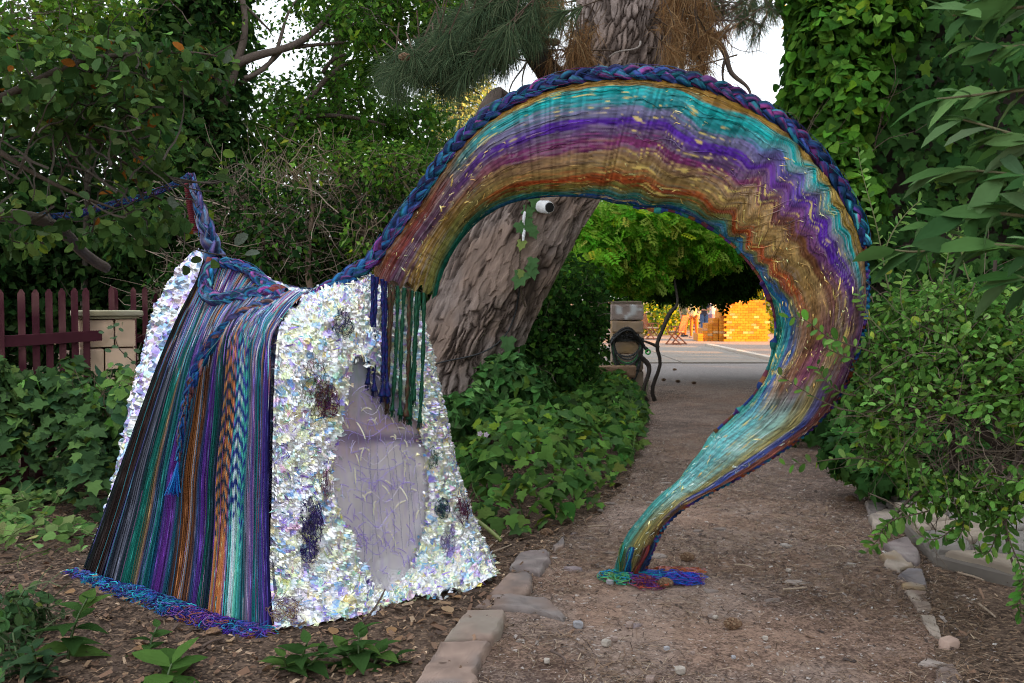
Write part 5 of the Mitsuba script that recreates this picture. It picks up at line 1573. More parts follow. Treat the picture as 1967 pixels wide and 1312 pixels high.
# the thicket of dry stems
tree('thicket', 'tangled thicket of dry grey brown twigs and dark leaves behind the sculpture', 'shrub',
     [blob(560, 450, 11, 130, 110, .8), blob(700, 430, 11.2, 130, 120, .8), blob(460, 420, 11.3, 110, 110, .8), blob(820, 470, 11.6, 100, 130, .8), blob(640, 560, 11.5, 250, 90, .8), blob(430, 560, 11.5, 150, 100, .8), blob(880, 560, 12.2, 100, 120, .8)],
     19000, 'kite', .075, DARKG + GREEN[:1], gaps=.3, tw=2300, twc=(.27, .21, .165), yellow=.05, twl=.9)
tree('young_shrub', 'light green leggy shrub rising right of the thicket stems', 'shrub',
     [blob(690, 330, 10.6, 70, 70, .5), blob(700, 440, 10.5, 45, 90, .4), blob(770, 330, 10.8, 70, 60, .5), blob(640, 300, 10.6, 50, 40, .4), blob(560, 330, 10.6, 60, 60, .4)], 2300, 'kite', .065, LIGHT + GREEN, gaps=.45, tw=120, twc=(.2, .15, .1))
for i, q in enumerate([[(598, 560, 10.6), (594, 470, 10.6), (600, 380, 10.6), (590, 330, 10.6)], [(500, 520, 10.8), (505, 440, 10.8), (498, 390, 10.8)], [(705, 480, 10.8), (690, 400, 10.8), (676, 330, 10.8), (660, 270, 10.8)], [(716, 480, 10.9), (700, 410, 10.9), (672, 390, 10.9)], [(745, 500, 11), (742, 420, 11), (750, 350, 11)]]):
    k = thing('sapling', ['straight tan sapling stem behind the hump of the back', 'thin stem nearest the braided horn', 'bent pale stem rising behind the foot of the braid', 'short forked stem beside the bent pale one', 'thin dark stem close to the rising trunk of the sculpture'][i], 'sapling')
    limb('stem', q, [.035, .03, .022, .014], k, (.2, .14, .1), 30 + i, 7)
    p = np.array([P(*spline(np.array(q, float), 20)[j]) for j in rt.integers(4, 20, 34)])
    ax, nr = leaf_pose(nz(rt.normal(size=(34, 3))), rt)
    foliage(k, 'oval', p + rt.normal(0, .07, p.shape), ax, nr, .065, leaf_colors(34, GREEN + LIGHT, r=rt))

# ------------------------------------------------------------------ near branches on the left
from shapely.geometry import LineString
CLEAR = LineString([(414, 505), (392, 425), (366, 334), (330, 356)]).buffer(34).union(LineString([(366, 336), (270, 379), (195, 398)]).buffer(17)).union(LineString([(110, 414), (44, 415)]).buffer(18))

k = tree('round_leaved_branch', 'overhanging branch with round dark glossy leaves, some turned rust, at the left edge', 'tree branch',
     [blob(60, 170, 4.6, 130, 110, .5), blob(200, 130, 4.8, 120, 80, .5), blob(110, 300, 4.5, 150, 110, .5), blob(250, 270, 4.8, 130, 120, .5), blob(60, 420, 4.6, 110, 60, .4), blob(230, 400, 5.0, 150, 70, .45), blob(360, 120, 5.0, 80, 50, .35), blob(330, 360, 5.3, 80, 60, .35)],
     3300, 'round', .062, [[.045, .075, .025], [.06, .095, .032], [.03, .055, .02], [.085, .12, .06], [.1, .14, .04]], None,
     [([(-60, 210, 4.4), (60, 160, 4.5), (150, 120, 4.6), (240, 105, 4.8), (330, 100, 4.9), (430, 112, 5.0)], [.022, .018, .014, .011, .008, .004]), ([(-40, 260, 4.5), (60, 330, 4.6), (140, 370, 4.7), (220, 400, 4.8)], [.014, .011, .008, .005]),
      ([(-60, 425, 4.8), (60, 418, 5.0), (110, 438, 5.2), (150, 475, 5.5), (205, 515, 5.8)], [.03, .032, .034, .03, .03]), ([(180, 260, 4.8), (280, 330, 5.1), (350, 345, 5.3), (420, 350, 5.5), (470, 318, 5.6)], [.009, .007, .006, .005, .003])],
     most=130, clear=CLEAR, gaps=.36, extra=([.2, .06, .015], .03), tw=110, twc=(.06, .05, .04), trunk_col=(.09, .07, .055), inner=.5, yellow=.03, twl=.4)
for (px, py, d, s, c_) in [(452, 300, 5.5, .08, 3), (470, 316, 5.5, .07, 2), (440, 325, 5.5, .075, 2), (430, 345, 5.5, .08, 1), (412, 340, 5.4, .085, 1), (420, 92, 5.0, .09, 1), (445, 95, 5.0, .08, 0), (450, 470, 5.5, .1, 0), (470, 490, 5.5, .085, 0), (352, 510, 5.4, .08, 1), (405, 515, 5.4, .09, 2), (366, 500, 5.4, .07, 1), (310, 400, 5.0, .09, 0), (335, 405, 5.1, .08, 0), (330, 270, 5, .08, 3), (343, 262, 5, .07, 3)]:
    put('leaf', leaf_mesh('round', P(px, py, d)[None], rt.normal(size=(1, 3)) * [1, .4, .8] + [0, 0, -.3], rt.normal(0, .4, (1, 3)) + [0, -1, .6], s, np.array([[[.13, .16, .12], [.05, .085, .03], [.07, .12, .03], [.14, .24, .04]][c_]])), 'mat_leaf', k)
limb('branch', [(330, 345, 5.3), (390, 350, 5.5), (440, 340, 5.55), (475, 312, 5.6)], [.006, .005, .004, .002], k, (.07, .06, .045), 3, 5)
limb('branch', [(330, 440, 5.3), (380, 480, 5.4), (430, 490, 5.5), (480, 492, 5.5)], [.006, .005, .004, .002], k, (.07, .06, .045), 3, 5)

# unseen trees added on the right to keep low sun off sculpture and paving
for lab, bl, tr_ in [('tall leafy tree beyond the ivy wall', [((13, 2, 9), (3, 4.5, 4)), ((13, -5, 9), (3, 4.5, 4)), ((13, 8.5, 9), (3, 4, 4))], [(13, 2)]),
                     ('unseen tree added to shade the far paving', [((15.5, 18.8, 2.2), (1.6, 1.7, 2.2)), ((15.5, 22.6, 2.1), (1.6, 1.75, 2.0)), ((15.7, 26.3, 2.1), (1.6, 1.5, 1.9)), ((15.9, 29.9, 1.0), (1.4, 1.5, 1.0)), ((15, 16, 5), (3, 3, 4))], [(15.7, 20)])]:
    k = thing('shade_tree', lab, 'tree')
    p, out = on_blobs([(np.array(c_), np.array(r2_)) for c_, r2_ in bl], 6000 if 'wall' in lab else 5200, .3, .6, r=rt)
    ax, nr = leaf_pose(out, rt)
    put('crown', leaf_mesh('kite', p, ax, nr, .75 if 'wall' in lab else .5, leaf_colors(len(p), GREEN, r=rt)), 'mat_leaf', k, stuff=True)
    for x_, y_ in tr_:
        v, f = tube(np.array([[x_, y_, -.1], [x_, y_, 3], [x_ - .2, y_, 7]]), [.3, .25, .15], 10)
        put('trunk', (v, f, np.tile([.1, .08, .06], (len(v), 1))), 'mat_matte', k)
# ------------------------------------------------------------------ fence and gate pillar on the left
FC_ = thing('picket_fence', 'maroon painted picket fence ending at the pale block pillar', 'fence')
MAR = [.06, .012, .02]


def picket(parent, px, y0, y1, d, w, wd=None, dz=.022, rot=0.0):
    p0, p1 = P(px, y0, d), P(px, y1, d)
    h = p0[2] - max(p1[2], -.02)
    zc = max(p1[2], -.02)
    pts = np.array([[-w / 2, 0], [w / 2, 0], [w / 2, h - w * .62], [w * .12, h], [-w * .12, h], [-w / 2, h - w * .62]])
    m = trimesh.creation.extrude_polygon(Polygon(pts), dz, engine='earcut')
    v = np.asarray(m.vertices)[:, [0, 2, 1]] * [1, -1, 1]
    R = trimesh.transformations.rotation_matrix(rot, [0, 0, 1])[:3, :3]
    v = v @ R.T + [p0[0], p0[1], zc]
    m2 = trimesh.Trimesh(v, m.faces, process=False).subdivide_to_size(.12)
    put('picket', (m2.vertices, m2.faces[:, ::-1], mottle(m2.vertices, MAR, .3, [40, 40, 3], int(px) % 40, [.12, .05, .05], 6)), 'mat_matte', parent)


for i, (px, y0, d) in enumerate([(-2 - 24, 557, 8.2), (0, 556, 8.3), (41, 556, 8.55), (68, 556, 8.65), (94, 555, 8.75), (119, 554, 8.85), (143, 553, 8.95), (165, 553, 9.05)]):
    picket(FC_, px, y0, 940, d, .057, rot=.25)
pa, pb = P(-60, 660, 8.15), P(196, 644, 9.15)
c = (pa + pb) / 2; L = np.linalg.norm(pb - pa)
ux = nz(pb - pa)
R = np.stack([ux, nz(np.cross([0, 0, 1], ux)), np.cross(ux, nz(np.cross([0, 0, 1], ux)))], 1)
m = trimesh.Trimesh(*box(c + [0, -.03, 0], [L, .04, .095], R=R), process=False).subdivide_to_size(.15)
put('rail', (m.vertices, m.faces, mottle(m.vertices, MAR, .3, 12, 4)), 'mat_matte', FC_)
F2 = thing('picket_fence', 'second run of maroon pickets going on behind the block pillar', 'fence')
for px, y0, d in [(214, 550, 10.1), (221, 553, 10.2), (256, 552, 10.6), (278, 551, 10.9), (297, 553, 11.2), (318, 553, 11.5), (338, 553, 11.8)]:
    picket(F2, px, y0, 900, d, .055, rot=.3)
pa, pb = P(200, 652, 10.0), P(350, 648, 12.0)
c = (pa + pb) / 2; L = np.linalg.norm(pb - pa); ux = nz(pb - pa)
R = np.stack([ux, nz(np.cross([0, 0, 1], ux)), np.cross(ux, nz(np.cross([0, 0, 1], ux)))], 1)
v, f = box(c + [0, .04, 0], [L, .04, .09], R=R)
put('rail', (v, f, mottle(v, MAR, .2)), 'mat_matte', F2)

GP_ = thing('block_pillar', 'pale sandstone block gate pillar with a moulded cap beside the maroon fence', 'pillar')
SAND = [.6, .43, .3]
pc = P(206, 700, 9.45)
rot = .42
w = .5
R2 = trimesh.transformations.rotation_matrix(rot, [0, 0, 1])[:3, :3]
top = P(206, 612, 9.4)[2]
hh = [.27, .27, .21, .27, .3, .2]
z = top
for ci, h in enumerate(hh):
    z -= h
    spl = [-.5, -.06 if ci % 2 else .12, .5]
    for s0, s1 in zip(spl[:-1], spl[1:]):
        cxl = (s0 + s1) / 2 * w
        c = np.array([pc[0], pc[1], z + h / 2]) + R2 @ np.array([cxl, 0, 0])
        v, f = rough_block(c, [(s1 - s0) * w - .008, w, h - .009], rot, .012, .004, 9, ci * 3 + int(s0 > 0))
        put('block', (v, f, mottle(v, np.array(SAND) * (.85 + .3 * rt.random()), .3, 7, ci, [.36, .27, .2], 3)), 'mat_matte', GP_, smooth=50)
for j, (sz, hh_, dz) in enumerate([(w + .06, .03, .015), (w + .13, .05, .053)]):
    v, f = rough_block([pc[0], pc[1], top + dz], [sz, sz, hh_], rot, .012, .004, 9, 40 + j)
    put('cap', (v, f, mottle(v, [.24, .21, .13], .35, 9, j, [.3, .28, .2], 4)), 'mat_matte', GP_, smooth=50)

OK_, OX_ = [], []
for i in range(34):
    px, py = rt.uniform(14, 140), rt.uniform(640, 745)
    if py < 690 and rt.random() < .6: continue
    d = 1900 * 1.6 / (py - 575) if py > 705 else rt.uniform(11, 12.2)
    k = thing('fallen_orange', 'small orange fruit lying in the dark litter behind the maroon fence', 'fruit', 'oranges behind the fence')
    OK_.append(k); OX_.append(px)
    m = trimesh.creation.icosphere(1, .024)
    g = P(px, max(py, 712), min(d, 12.5)); g[2] = .03
    put('', (m.vertices * [1, 1, .93] + g, m.faces, np.tile([.65, .2, .02], (len(m.vertices), 1)) * np.exp(rt.normal(0, .12))), 'mat_satin', own=k, smooth=True)

ordinals(OK_, OX_, 'small orange fruit in the litter behind the maroon fence, # from the left')

# ------------------------------------------------------------------ ivy and plants on the beds


def bed_points(poly_px, n, h, r, dens=2.2):
    """Points of a leafy mound over a ground outline (pixels of its outline on the ground)."""
    poly = Polygon([G(*q)[:2] for q in poly_px])
    b = poly.bounds
    out = np.zeros((0, 2))
    while len(out) < n:
        q = np.c_[r.uniform(b[0], b[2], 4000), r.uniform(b[1], b[3], 4000)]
        out = np.vstack([out, q[shapely.contains(poly, shapely.points(q))]])
    q = out[:n]
    edge = np.clip(signed_in(poly, q) / .35, 0, 1) ** .5
    top = h * edge * (.55 + .9 * meshkit.fbm(np.c_[q * dens, 0 * q[:, :1]], 3, 3))
    z = top * (1 - np.abs(r.normal(0, .22, n))).clip(.1)
    dz = np.stack([meshkit.fbm(np.c_[q * dens + e, 0 * q[:, :1]], 3, 3) for e in ([.05, 0], [-.05, 0], [0, .05], [0, -.05])])
    out_n = nz(np.c_[-(dz[0] - dz[1]) * 6 * h * dens, -(dz[2] - dz[3]) * 6 * h * dens - .25, np.ones(n)])
    return np.c_[q, z + .02], out_n


IVYC = [[.045, .075, .035], [.06, .095, .045], [.035, .06, .03], [.08, .125, .045]]
# left bed
k = thing('ivy_bed', 'dark glossy ivy covering the ground left of the sculpture below the fence', 'ivy')
p, o = bed_points([(-250, 1000), (90, 972), (180, 1015), (215, 975), (240, 930), (250, 905), (120, 900), (-400, 900)], 4600, .95, rt)
ax, nr = leaf_pose(o, rt, .5, .45, .5)
ax = ax + [0, -.5, -.4]
foliage(k, 'ivy', p, ax, nr, .105 * np.exp(rt.normal(0, .22, len(p))), leaf_colors(len(p), IVYC, .22, .08, rt), 120)
k = thing('ivy_shoots', 'young pale green ivy shoots climbing round the foot of the block pillar', 'ivy')
p, o = on_blobs([blob(220, 745, 8.6, 40, 50, .2), blob(180, 760, 8.3, 50, 30, .2), blob(110, 740, 8.3, 40, 25, .2), blob(60, 750, 8.0, 50, 25, .2), blob(235, 790, 8.0, 25, 60, .2)], 260, .25, .5, r=rt)
ax, nr = leaf_pose(o, rt, .3, .5, .5)
foliage(k, 'ivyplain', p, ax, nr + [0, -.6, 0], .09 * np.exp(rt.normal(0, .3, len(p))), leaf_colors(len(p), [[.12, .2, .05], [.16, .24, .08], [.06, .1, .05], [.05, .09, .05]], .2, .05, rt), 40)
put('stem', twigs(14, np.array([P(200 + rt.uniform(-60, 60), 800, 8.2) for _ in range(14)]), np.tile([.1, .1, 1.0], (14, 1)), .45, .006, np.array([.12, .09, .06]), 8, .3, rt), 'mat_matte', k, stuff=True)
k = thing('rose_shoot', 'thin rose shoot with small leaves bending in front of the block pillar', 'plant')
limb('stem', [(268, 712, 8.4), (250, 690, 8.4), (228, 668, 8.4), (220, 640, 8.4), (217, 625, 8.4)], [.006, .005, .004, .003], k, (.08, .05, .04), 2, 5)
for q in [(217, 626, .06), (205, 630, .06), (228, 630, .05), (236, 628, .05), (210, 650, .055), (226, 646, .05), (228, 668, .06), (214, 676, .06), (240, 688, .055), (250, 700, .06), (262, 695, .05), (256, 672, .06), (232, 706, .06), (240, 712, .05), (255, 722, .06), (200, 640, .05)]:
    put('leaf', leaf_mesh('oval', P(q[0], q[1], 8.35)[None], rt.normal(size=(1, 3)) * [1, .3, .6], rt.normal(0, .4, (1, 3)) + [0, -1, .6], q[2], np.array([[.09, .15, .08]])), 'mat_leaf', k)
# loose plants at the left bottom, between ivy and yarn
k = thing('ground_ivy', 'sparse pale ivy and weeds creeping over the mulch at the left edge', 'ivy')
p, o = bed_points([(-150, 1110), (60, 1090), (150, 1080), (195, 1040), (190, 985), (60, 965), (-200, 985)], 620, .16, rt, 3.0)
keepm = meshkit.fbm(p * 2.6, 2, 4) > .45
p, o = p[keepm], o[keepm]
ax, nr = leaf_pose(o, rt, .5, .5, .2)
foliage(k, 'ivyplain', p, ax, nr, .066 * np.exp(rt.normal(0, .3, len(p))), leaf_colors(len(p), [[.1, .16, .05], [.14, .2, .07], [.06, .1, .04], [.18, .2, .09]], .25, .05, rt), 50)
put('stem', twigs(40, p[:40], rt.normal(0, 1, (40, 3)) * [1, 1, .2], .4, .005, np.array([.1, .13, .04]), 7, .2, rt), 'mat_matte', k, stuff=True)

# right-hand bed between sculpture and path
k = thing('plant_bed', 'dense bed of dark green heart-shaped leaves between the sculpture and the path', 'plants')
BEDP = [(880, 800), (862, 860), (900, 960), (935, 1035), (1000, 1040), (1075, 1012), (1150, 985), (1190, 925), (1230, 862), (1240, 815), (1235, 770), (1150, 740), (950, 740), (880, 770)]
p, o = bed_points(BEDP, 5200, .52, rt, 1.7)
ax, nr = leaf_pose(o, rt, .6, .45, .5)
ax = ax + [0, -.45, -.35]
isv = (meshkit.fbm(p * 1.4 + 3, 2, 3) > .55) | (p[:, 2] < .12)
foliage(k, 'broad', p[~isv], ax[~isv], nr[~isv], .125 * np.exp(rt.normal(0, .25, (~isv).sum())), leaf_colors((~isv).sum(), [[.05, .1, .03], [.065, .12, .035], [.04, .08, .028], [.09, .15, .04]], .2, .05, rt), 110, width=1.15)
foliage(k, 'ivy', p[isv], ax[isv], nr[isv], .1 * np.exp(rt.normal(0, .25, isv.sum())), leaf_colors(isv.sum(), [[.06, .1, .04], [.08, .14, .035], [.12, .18, .05]], .2, .1, rt), 40)
put('stem', twigs(120, p[rt.integers(0, len(p), 120)] * [1, 1, .2], rt.normal(0, .4, (120, 3)) + [0, 0, 1.0], .45, .006, np.array([.1, .17, .05]), 6, .15, rt), 'mat_matte', k, stuff=True)
for (px, py, s) in [(922, 833, 1), (934, 835, 1)]:
    kf_ = thing('flower', 'small white trumpet flower in the plant bed, %s of the pair' % ('left' if px < 930 else 'right'), 'flower')
    q = P(px, py, 7.6); a_ = np.linspace(0, 2 * np.pi, 15, endpoint=False)
    rr = .02 * (1 + .25 * np.cos(5 * a_))
    v = np.vstack([q + [0, 0.03, -.01], np.c_[q[0] + rr * np.cos(a_), q[1] - .0 + 0 * a_, q[2] + rr * np.sin(a_)]])
    put('', (v, np.array([[0, 1 + (i + 1) % 15, 1 + i] for i in range(15)]), np.tile([.8, .7, .78], (16, 1))), 'mat_leaf_dull', own=kf_)
k = thing('leaning_stalk', 'thick pale green stalk leaning out of the plant bed onto the mulch', 'plant')
limb('stem', [(895, 985, 6.6), (930, 1010, 6.4), (962, 1038, 6.25)], [.012, .014, .013], k, (.2, .24, .07), 2, 8, 'mat_satin')
# ------------------------------------------------------------------ dark shrubs behind the bed, up to the hose pillar
tree('laurel_shrub', 'dark glossy shrub left of the pillar with the hose', 'shrub',
     [blob(1080, 560, 13, 85, 75, .8), blob(1020, 620, 12.6, 80, 80, .8), blob(1105, 660, 13.4, 50, 70, .7), blob(1050, 690, 12.4, 80, 60, .7), blob(960, 720, 11.9, 60, 60, .6), blob(1130, 600, 13.6, 35, 60, .5), blob(1140, 730, 14, 30, 30, .4), blob(1158, 640, 16.2, 26, 70, .3), blob(1165, 590, 16.4, 24, 40, .3), blob(980, 640, 12.8, 60, 70, .5)],
     9000, 'kite', .092, [[.03, .065, .018], [.04, .08, .02], [.024, .05, .016], [.06, .12, .025]], gaps=.28, tw=60, most=0, yellow=.02)
tree('nettle_clump', 'mid green leafy clump at the foot of the hose pillar', 'plant',
     [blob(1160, 780, 13.3, 40, 28, .4), blob(1205, 795, 13.2, 40, 16, .3), blob(1120, 770, 12.5, 45, 35, .4), blob(1165, 755, 13.6, 25, 20, .3)], 1500, 'broad', .11, [[.06, .12, .03], [.08, .15, .035], [.05, .1, .03]], gaps=.3, most=0, yellow=.03)
tree('nettle_clump', 'light green leafy plants against the foot of the leaning trunk', 'plant',
     [blob(960, 730, 10.2, 40, 50, .35), blob(1010, 740, 10.2, 40, 40, .35), blob(915, 775, 9.6, 40, 35, .35), blob(870, 790, 9.4, 30, 30, .3), blob(985, 700, 10.4, 20, 30, .3)], 1500, 'broad', .12, [[.07, .13, .05], [.09, .16, .06], [.05, .1, .035]], gaps=.3, most=0, yellow=.02)
# bright climbing wisteria behind the arch
WS = tree('wisteria', 'bright yellow green climbing shrub filling the arch opening', 'climber',
     [blob(1180, 440, 17.1, 110, 65, .9), blob(1130, 480, 16.8, 80, 70, .8), blob(1260, 440, 17.6, 90, 60, .9), blob(1340, 465, 18.0, 90, 55, 1), blob(1200, 510, 17.4, 90, 50, .8), blob(1100, 430, 17.0, 50, 40, .6)],
     5200, 'pinnate', .22, [[.17, .4, .03], [.24, .48, .04], [.12, .3, .028], [.32, .5, .07]], gaps=.25, tw=120, twc=(.1, .08, .06), yellow=.05, var=.25, up=.9, droop=.6, most=30)
tree('weeping_tree', 'low dark weeping crown over the twisted little trunk', 'tree',
     [blob(1300, 496, 19.0, 110, 55, 1.2), blob(1390, 496, 19.5, 70, 55, 1.0), blob(1260, 531, 19.5, 80, 35, .9), blob(1350, 536, 19.6, 90, 32, .9), blob(1420, 516, 20.0, 40, 45, .8)],
     4600, 'pinnate', .24, [[.03, .07, .014], [.045, .1, .018], [.022, .05, .012]], gaps=.2, yellow=.02, droop=.9, tw=60,
     trunk=([(1243, 770, 14.9), (1240, 735, 14.9), (1245, 700, 15), (1236, 690, 15.0), (1228, 672, 15)], [.035, .03, .033, .04, .024]),
     limbs=[([(1258, 770, 15), (1262, 720, 15), (1268, 690, 15), (1262, 668, 15), (1270, 640, 15.1), (1282, 610, 15.3), (1298, 590, 15.8), (1300, 565, 16.5), (1315, 520, 18)], [.034, .027, .03, .036, .023, .02, .018, .017, .016]), ([(1236, 655, 15), (1255, 662, 15), (1266, 668, 15)], [.016, .022, .026])], trunk_col=(.05, .04, .034))

# ------------------------------------------------------------------ hose pillar
HP = thing('stone_pillar', 'weathered stone gate pillar with white paint smears and a hose hung on it', 'pillar')
dP = 15.4
pw = .5
pcx = P(1207, 700, dP)
zt = P(1207, 590, dP)[2]
for ci, (y0, y1, c) in enumerate([(584, 616, [0.405, 0.311, 0.27]), (616, 640, [0.446, 0.324, 0.23]), (640, 680, [0.513, 0.392, 0.297]), (680, 712, [0.54, 0.419, 0.311]), (712, 745, [0.459, 0.351, 0.257]), (745, 790, [0.405, 0.297, 0.216])]):
    z1, z0 = P(1207, y0, dP)[2], P(1207, y1, dP)[2]
    v, f = rough_block([pcx[0], pcx[1] + pw / 2, (z0 + z1) / 2], [pw * (1 - .02 * (ci % 2)), pw, z1 - z0 - .006], -.05, .022, .012, 12, 50 + ci)
    cc = mottle(v, c, .35, 8, ci, [.5, .33, .17] if ci in (1, 2) else [.36, .28, .22], 3)
    if ci == 0:
        m = np.clip((meshkit.fbm(v * 9 + 2, 3, 7) - .56) * 14, 0, 1)[:, None] * (np.abs(v[:, 0:1] - pcx[0]) < .2)
        cc = cc * (1 - m) + .7 * m
    put('block', (v, f, cc), 'mat_matte', HP, smooth=50)
v, f = rough_block([pcx[0] - .01, pcx[1] + pw / 2, zt + .035 + .02], [pw * .92, pw * .95, .075], -.05, .012, .006, 9, 61)
put('cap', (v, f, mottle(v, [.2, .15, .11], .3)), 'mat_matte', HP, smooth=50)
HH = thing('hose_hanger', 'black scrolled iron hose hanger on the stone pillar', 'hose hanger')
mb = MB()
hc = P(1203, 655, dP - .06)
k1 = dP / FPX
arch_ = [hc + np.array([x * k1, 0, z * k1]) for x, z in [(-30, -4), (-26, 6), (-16, 16), (-4, 24), (6, 24), (16, 15), (24, 4), (30, -4)]]
mb.add(*tube(spline(arch_, 40), .02, 8), [.012, .012, .012])
mb.add(*tube(spline([a + [0, -.1, -.03] for a in arch_], 40), .018, 8), [.012, .012, .012])
for i in range(-3, 4):
    for s_ in (0, 1):
        q = hc + np.array([i * 8.5 * k1, -.05 * s_ - .02, (10 - 1.2 * i * i + 4 * s_) * k1])
        th_ = np.linspace(0, 1, 40)
        sp_ = q + np.stack([.05 * (1 - th_ * .75) * np.cos(th_ * 10 + i), 0 * th_, .05 * (1 - th_ * .75) * np.sin(th_ * 10 + i)], 1)
        mb.add(*tube(sp_, .009, 6), [.015, .015, .015])
mb.add(*box(hc + [0, .03, .05], [.4, .02, .12]), [.012, .012, .012])
put('', mb, 'mat_satin', own=HH, smooth=40)
GH = thing('garden_hose', 'coiled black and green garden hoses hanging on the stone pillar', 'hose')
for i in range(11):
    green = i in (2, 6)
    ry, rx = 28 + i * 5.3 + rt.normal(0, 2), 26 + rt.uniform(-1, 4)
    th_ = np.linspace(-.15 * np.pi, 1.15 * np.pi, 60)
    c0 = hc + [rt.uniform(-1, 2) * k1, -.05 - .012 * (i % 4), -2 * k1]
    c = c0 + np.stack([rx * k1 * np.cos(th_), .01 * np.sin(th_ * 2 + i), -np.maximum(ry * k1 * np.sin(th_), -.06)], 1)
    put('coil', (*tube(c, .0135, 8), np.tile([.02, .16, .045] if green else [.05, .054, .056], (482, 1))), 'mat_satin', GH, smooth=True, label='green hose coil' if green else None)
c = spline([hc + np.array([x * k1, -.14, z * k1]) for x, z in [(18, 12), (28, -2), (34, -12), (40, -18)]], 20)
put('nozzle', (*tube(c, [.02] * 15 + [.03] * 5, 10), np.tile([.015, .015, .015], (202, 1))), 'mat_satin', GH, smooth=True)
c = hc + np.array([39 * k1, -.16, -20 * k1]) + np.stack([.035 * np.cos(np.linspace(0, 6.3, 24)), 0 * np.linspace(0, 1, 24), .035 * np.sin(np.linspace(0, 6.3, 24))], 1)
put('green_ring', (*tube(c, .012, 8), np.tile([.03, .45, .06], (194, 1))), 'mat_satin', GH, smooth=True)
# low wall behind the shrubs beside the pillar
LW = thing('low_wall', 'old low reddish stone wall hidden under the dark shrub', 'wall')
for i in range(7):
    for j in range(2):
        c = P(1100 + i * 17 + 8 * j, 735 - j * 22, 15.2)
        v, f = rough_block(c, [.16, .3, .17], 0, .03, .02, 7, 70 + i + 9 * j)
        put('stone', (v, f, mottle(v, [.26, .16, .1], .3, 8, i)), 'mat_matte', LW, smooth=50)
# ------------------------------------------------------------------ ivy wall and shrubs on the right
rr_ = np.random.default_rng(41)
IW = thing('ivy_wall', 'tall wall buried under dark ivy on the right of the path', 'ivy wall')
wall_line = [(6.3, 21.0), (4.35, 14.2), (3.4, 10.8), (5.2, 9.6), (9.5, 7.5), (11.5, 2.0), (11.5, -9.0)]  # the run out of view on the right is added to block low sun
WH = 7.0
for (xa, ya), (xb, yb) in zip(wall_line[:-1], wall_line[1:]):
    a, b = np.array([xa + .55, ya + .25, 0]), np.array([xb + .55, yb + .25, 0])
    L = np.linalg.norm(b - a)
    v, f = box((a + b) / 2 + [0, 0, (WH - .5) / 2], [L + .2, .35, WH - .5], math.atan2(b[1] - a[1], b[0] - a[0]))
    put('masonry', (v, f, mottle(v, [.12, .1, .085], .2)), 'mat_matte', IW)
seg = np.array(wall_line)
cum = np.r_[0, np.cumsum(np.linalg.norm(np.diff(seg, axis=0), axis=1))]


def on_wall(n, s0, s1, z0, z1, bulge=.45, top=True):
    s = rr_.uniform(s0, s1, n)
    z = z0 + (z1 - z0) * rr_.random(n)
    x, y = np.interp(s, cum, seg[:, 0]), np.interp(s, cum, seg[:, 1])
    tx = np.interp(s + .05, cum, seg[:, 0]) - np.interp(s - .05, cum, seg[:, 0])
    ty = np.interp(s + .05, cum, seg[:, 1]) - np.interp(s - .05, cum, seg[:, 1])
    nn = nz(np.c_[ty, -tx, 0 * tx]) * -1
    nn = np.where((nn @ np.array([-.7, -.7, 0]) < 0)[:, None], -nn, nn)
    b = bulge * (meshkit.fbm(np.c_[s * .9, z * .8, 0 * s], 3, 6) * 1.6 - .3)
    b = b * np.clip((z1 + .4 - z) / 1.2, .15, 1)
    dep = b - np.abs(rr_.normal(0, .09, n))
    p = np.c_[x, y, z] + nn * dep[:, None]
    e = .06
    g = (meshkit.fbm(np.c_[(s + e) * .9, z * .8, 0 * s], 3, 6) - meshkit.fbm(np.c_[(s - e) * .9, z * .8, 0 * s], 3, 6)) / (2 * e) * bulge
    h = (meshkit.fbm(np.c_[s * .9, (z + e) * .8, 0 * s], 3, 6) - meshkit.fbm(np.c_[s * .9, (z - e) * .8, 0 * s], 3, 6)) / (2 * e) * bulge
    tt_ = nz(np.c_[tx, ty, 0 * tx])
    o = nz(nn - tt_ * g[:, None] * .8 - np.array([0, 0, 1]) * h[:, None] * .8 + [0, 0, .25])
    return p, o


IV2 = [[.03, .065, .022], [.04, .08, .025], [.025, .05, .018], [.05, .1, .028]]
p, o = on_wall(13500, cum[1], cum[4], .05, WH)
k_ = meshkit.fbm(p * 1.7 + 5, 3, 2) > .3
p, o = p[k_], o[k_]
nr = nz(o + rr_.normal(0, .33, p.shape)); ax = nz(rr_.normal(0, .45, p.shape) + [0, -.2, -1])
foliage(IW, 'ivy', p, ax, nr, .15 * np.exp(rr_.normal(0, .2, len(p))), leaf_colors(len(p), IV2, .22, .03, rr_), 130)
# crest and left edge, bushier, a brighter leaf with the edge light painted in
edge_b = [blob(1585, 90, 10.4, 70, 90, .6), blob(1545, 200, 10.6, 50, 70, .5), blob(1600, 290, 10.2, 70, 70, .5), blob(1570, -20, 10.6, 80, 60, .6), blob(1640, 380, 9.9, 60, 60, .4), blob(1680, 30, 10.2, 90, 100, .5), blob(1630, 180, 10.1, 70, 90, .5), blob(1560, 330, 10.6, 40, 60, .4), blob(1610, 450, 10.2, 40, 80, .4)]
p, o = on_blobs(edge_b, 5200, .2, .25, r=rr_, gaps=.27)
ax, nr = leaf_pose(o, rr_, .6, .5, .6)
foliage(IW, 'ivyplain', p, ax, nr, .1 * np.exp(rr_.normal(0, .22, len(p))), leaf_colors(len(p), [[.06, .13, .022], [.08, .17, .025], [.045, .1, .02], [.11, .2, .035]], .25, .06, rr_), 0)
p, o = on_wall(3000, cum[0], cum[1], .05, WH - .5)
ax, nr = leaf_pose(o, rr_, .4, .5, .6)
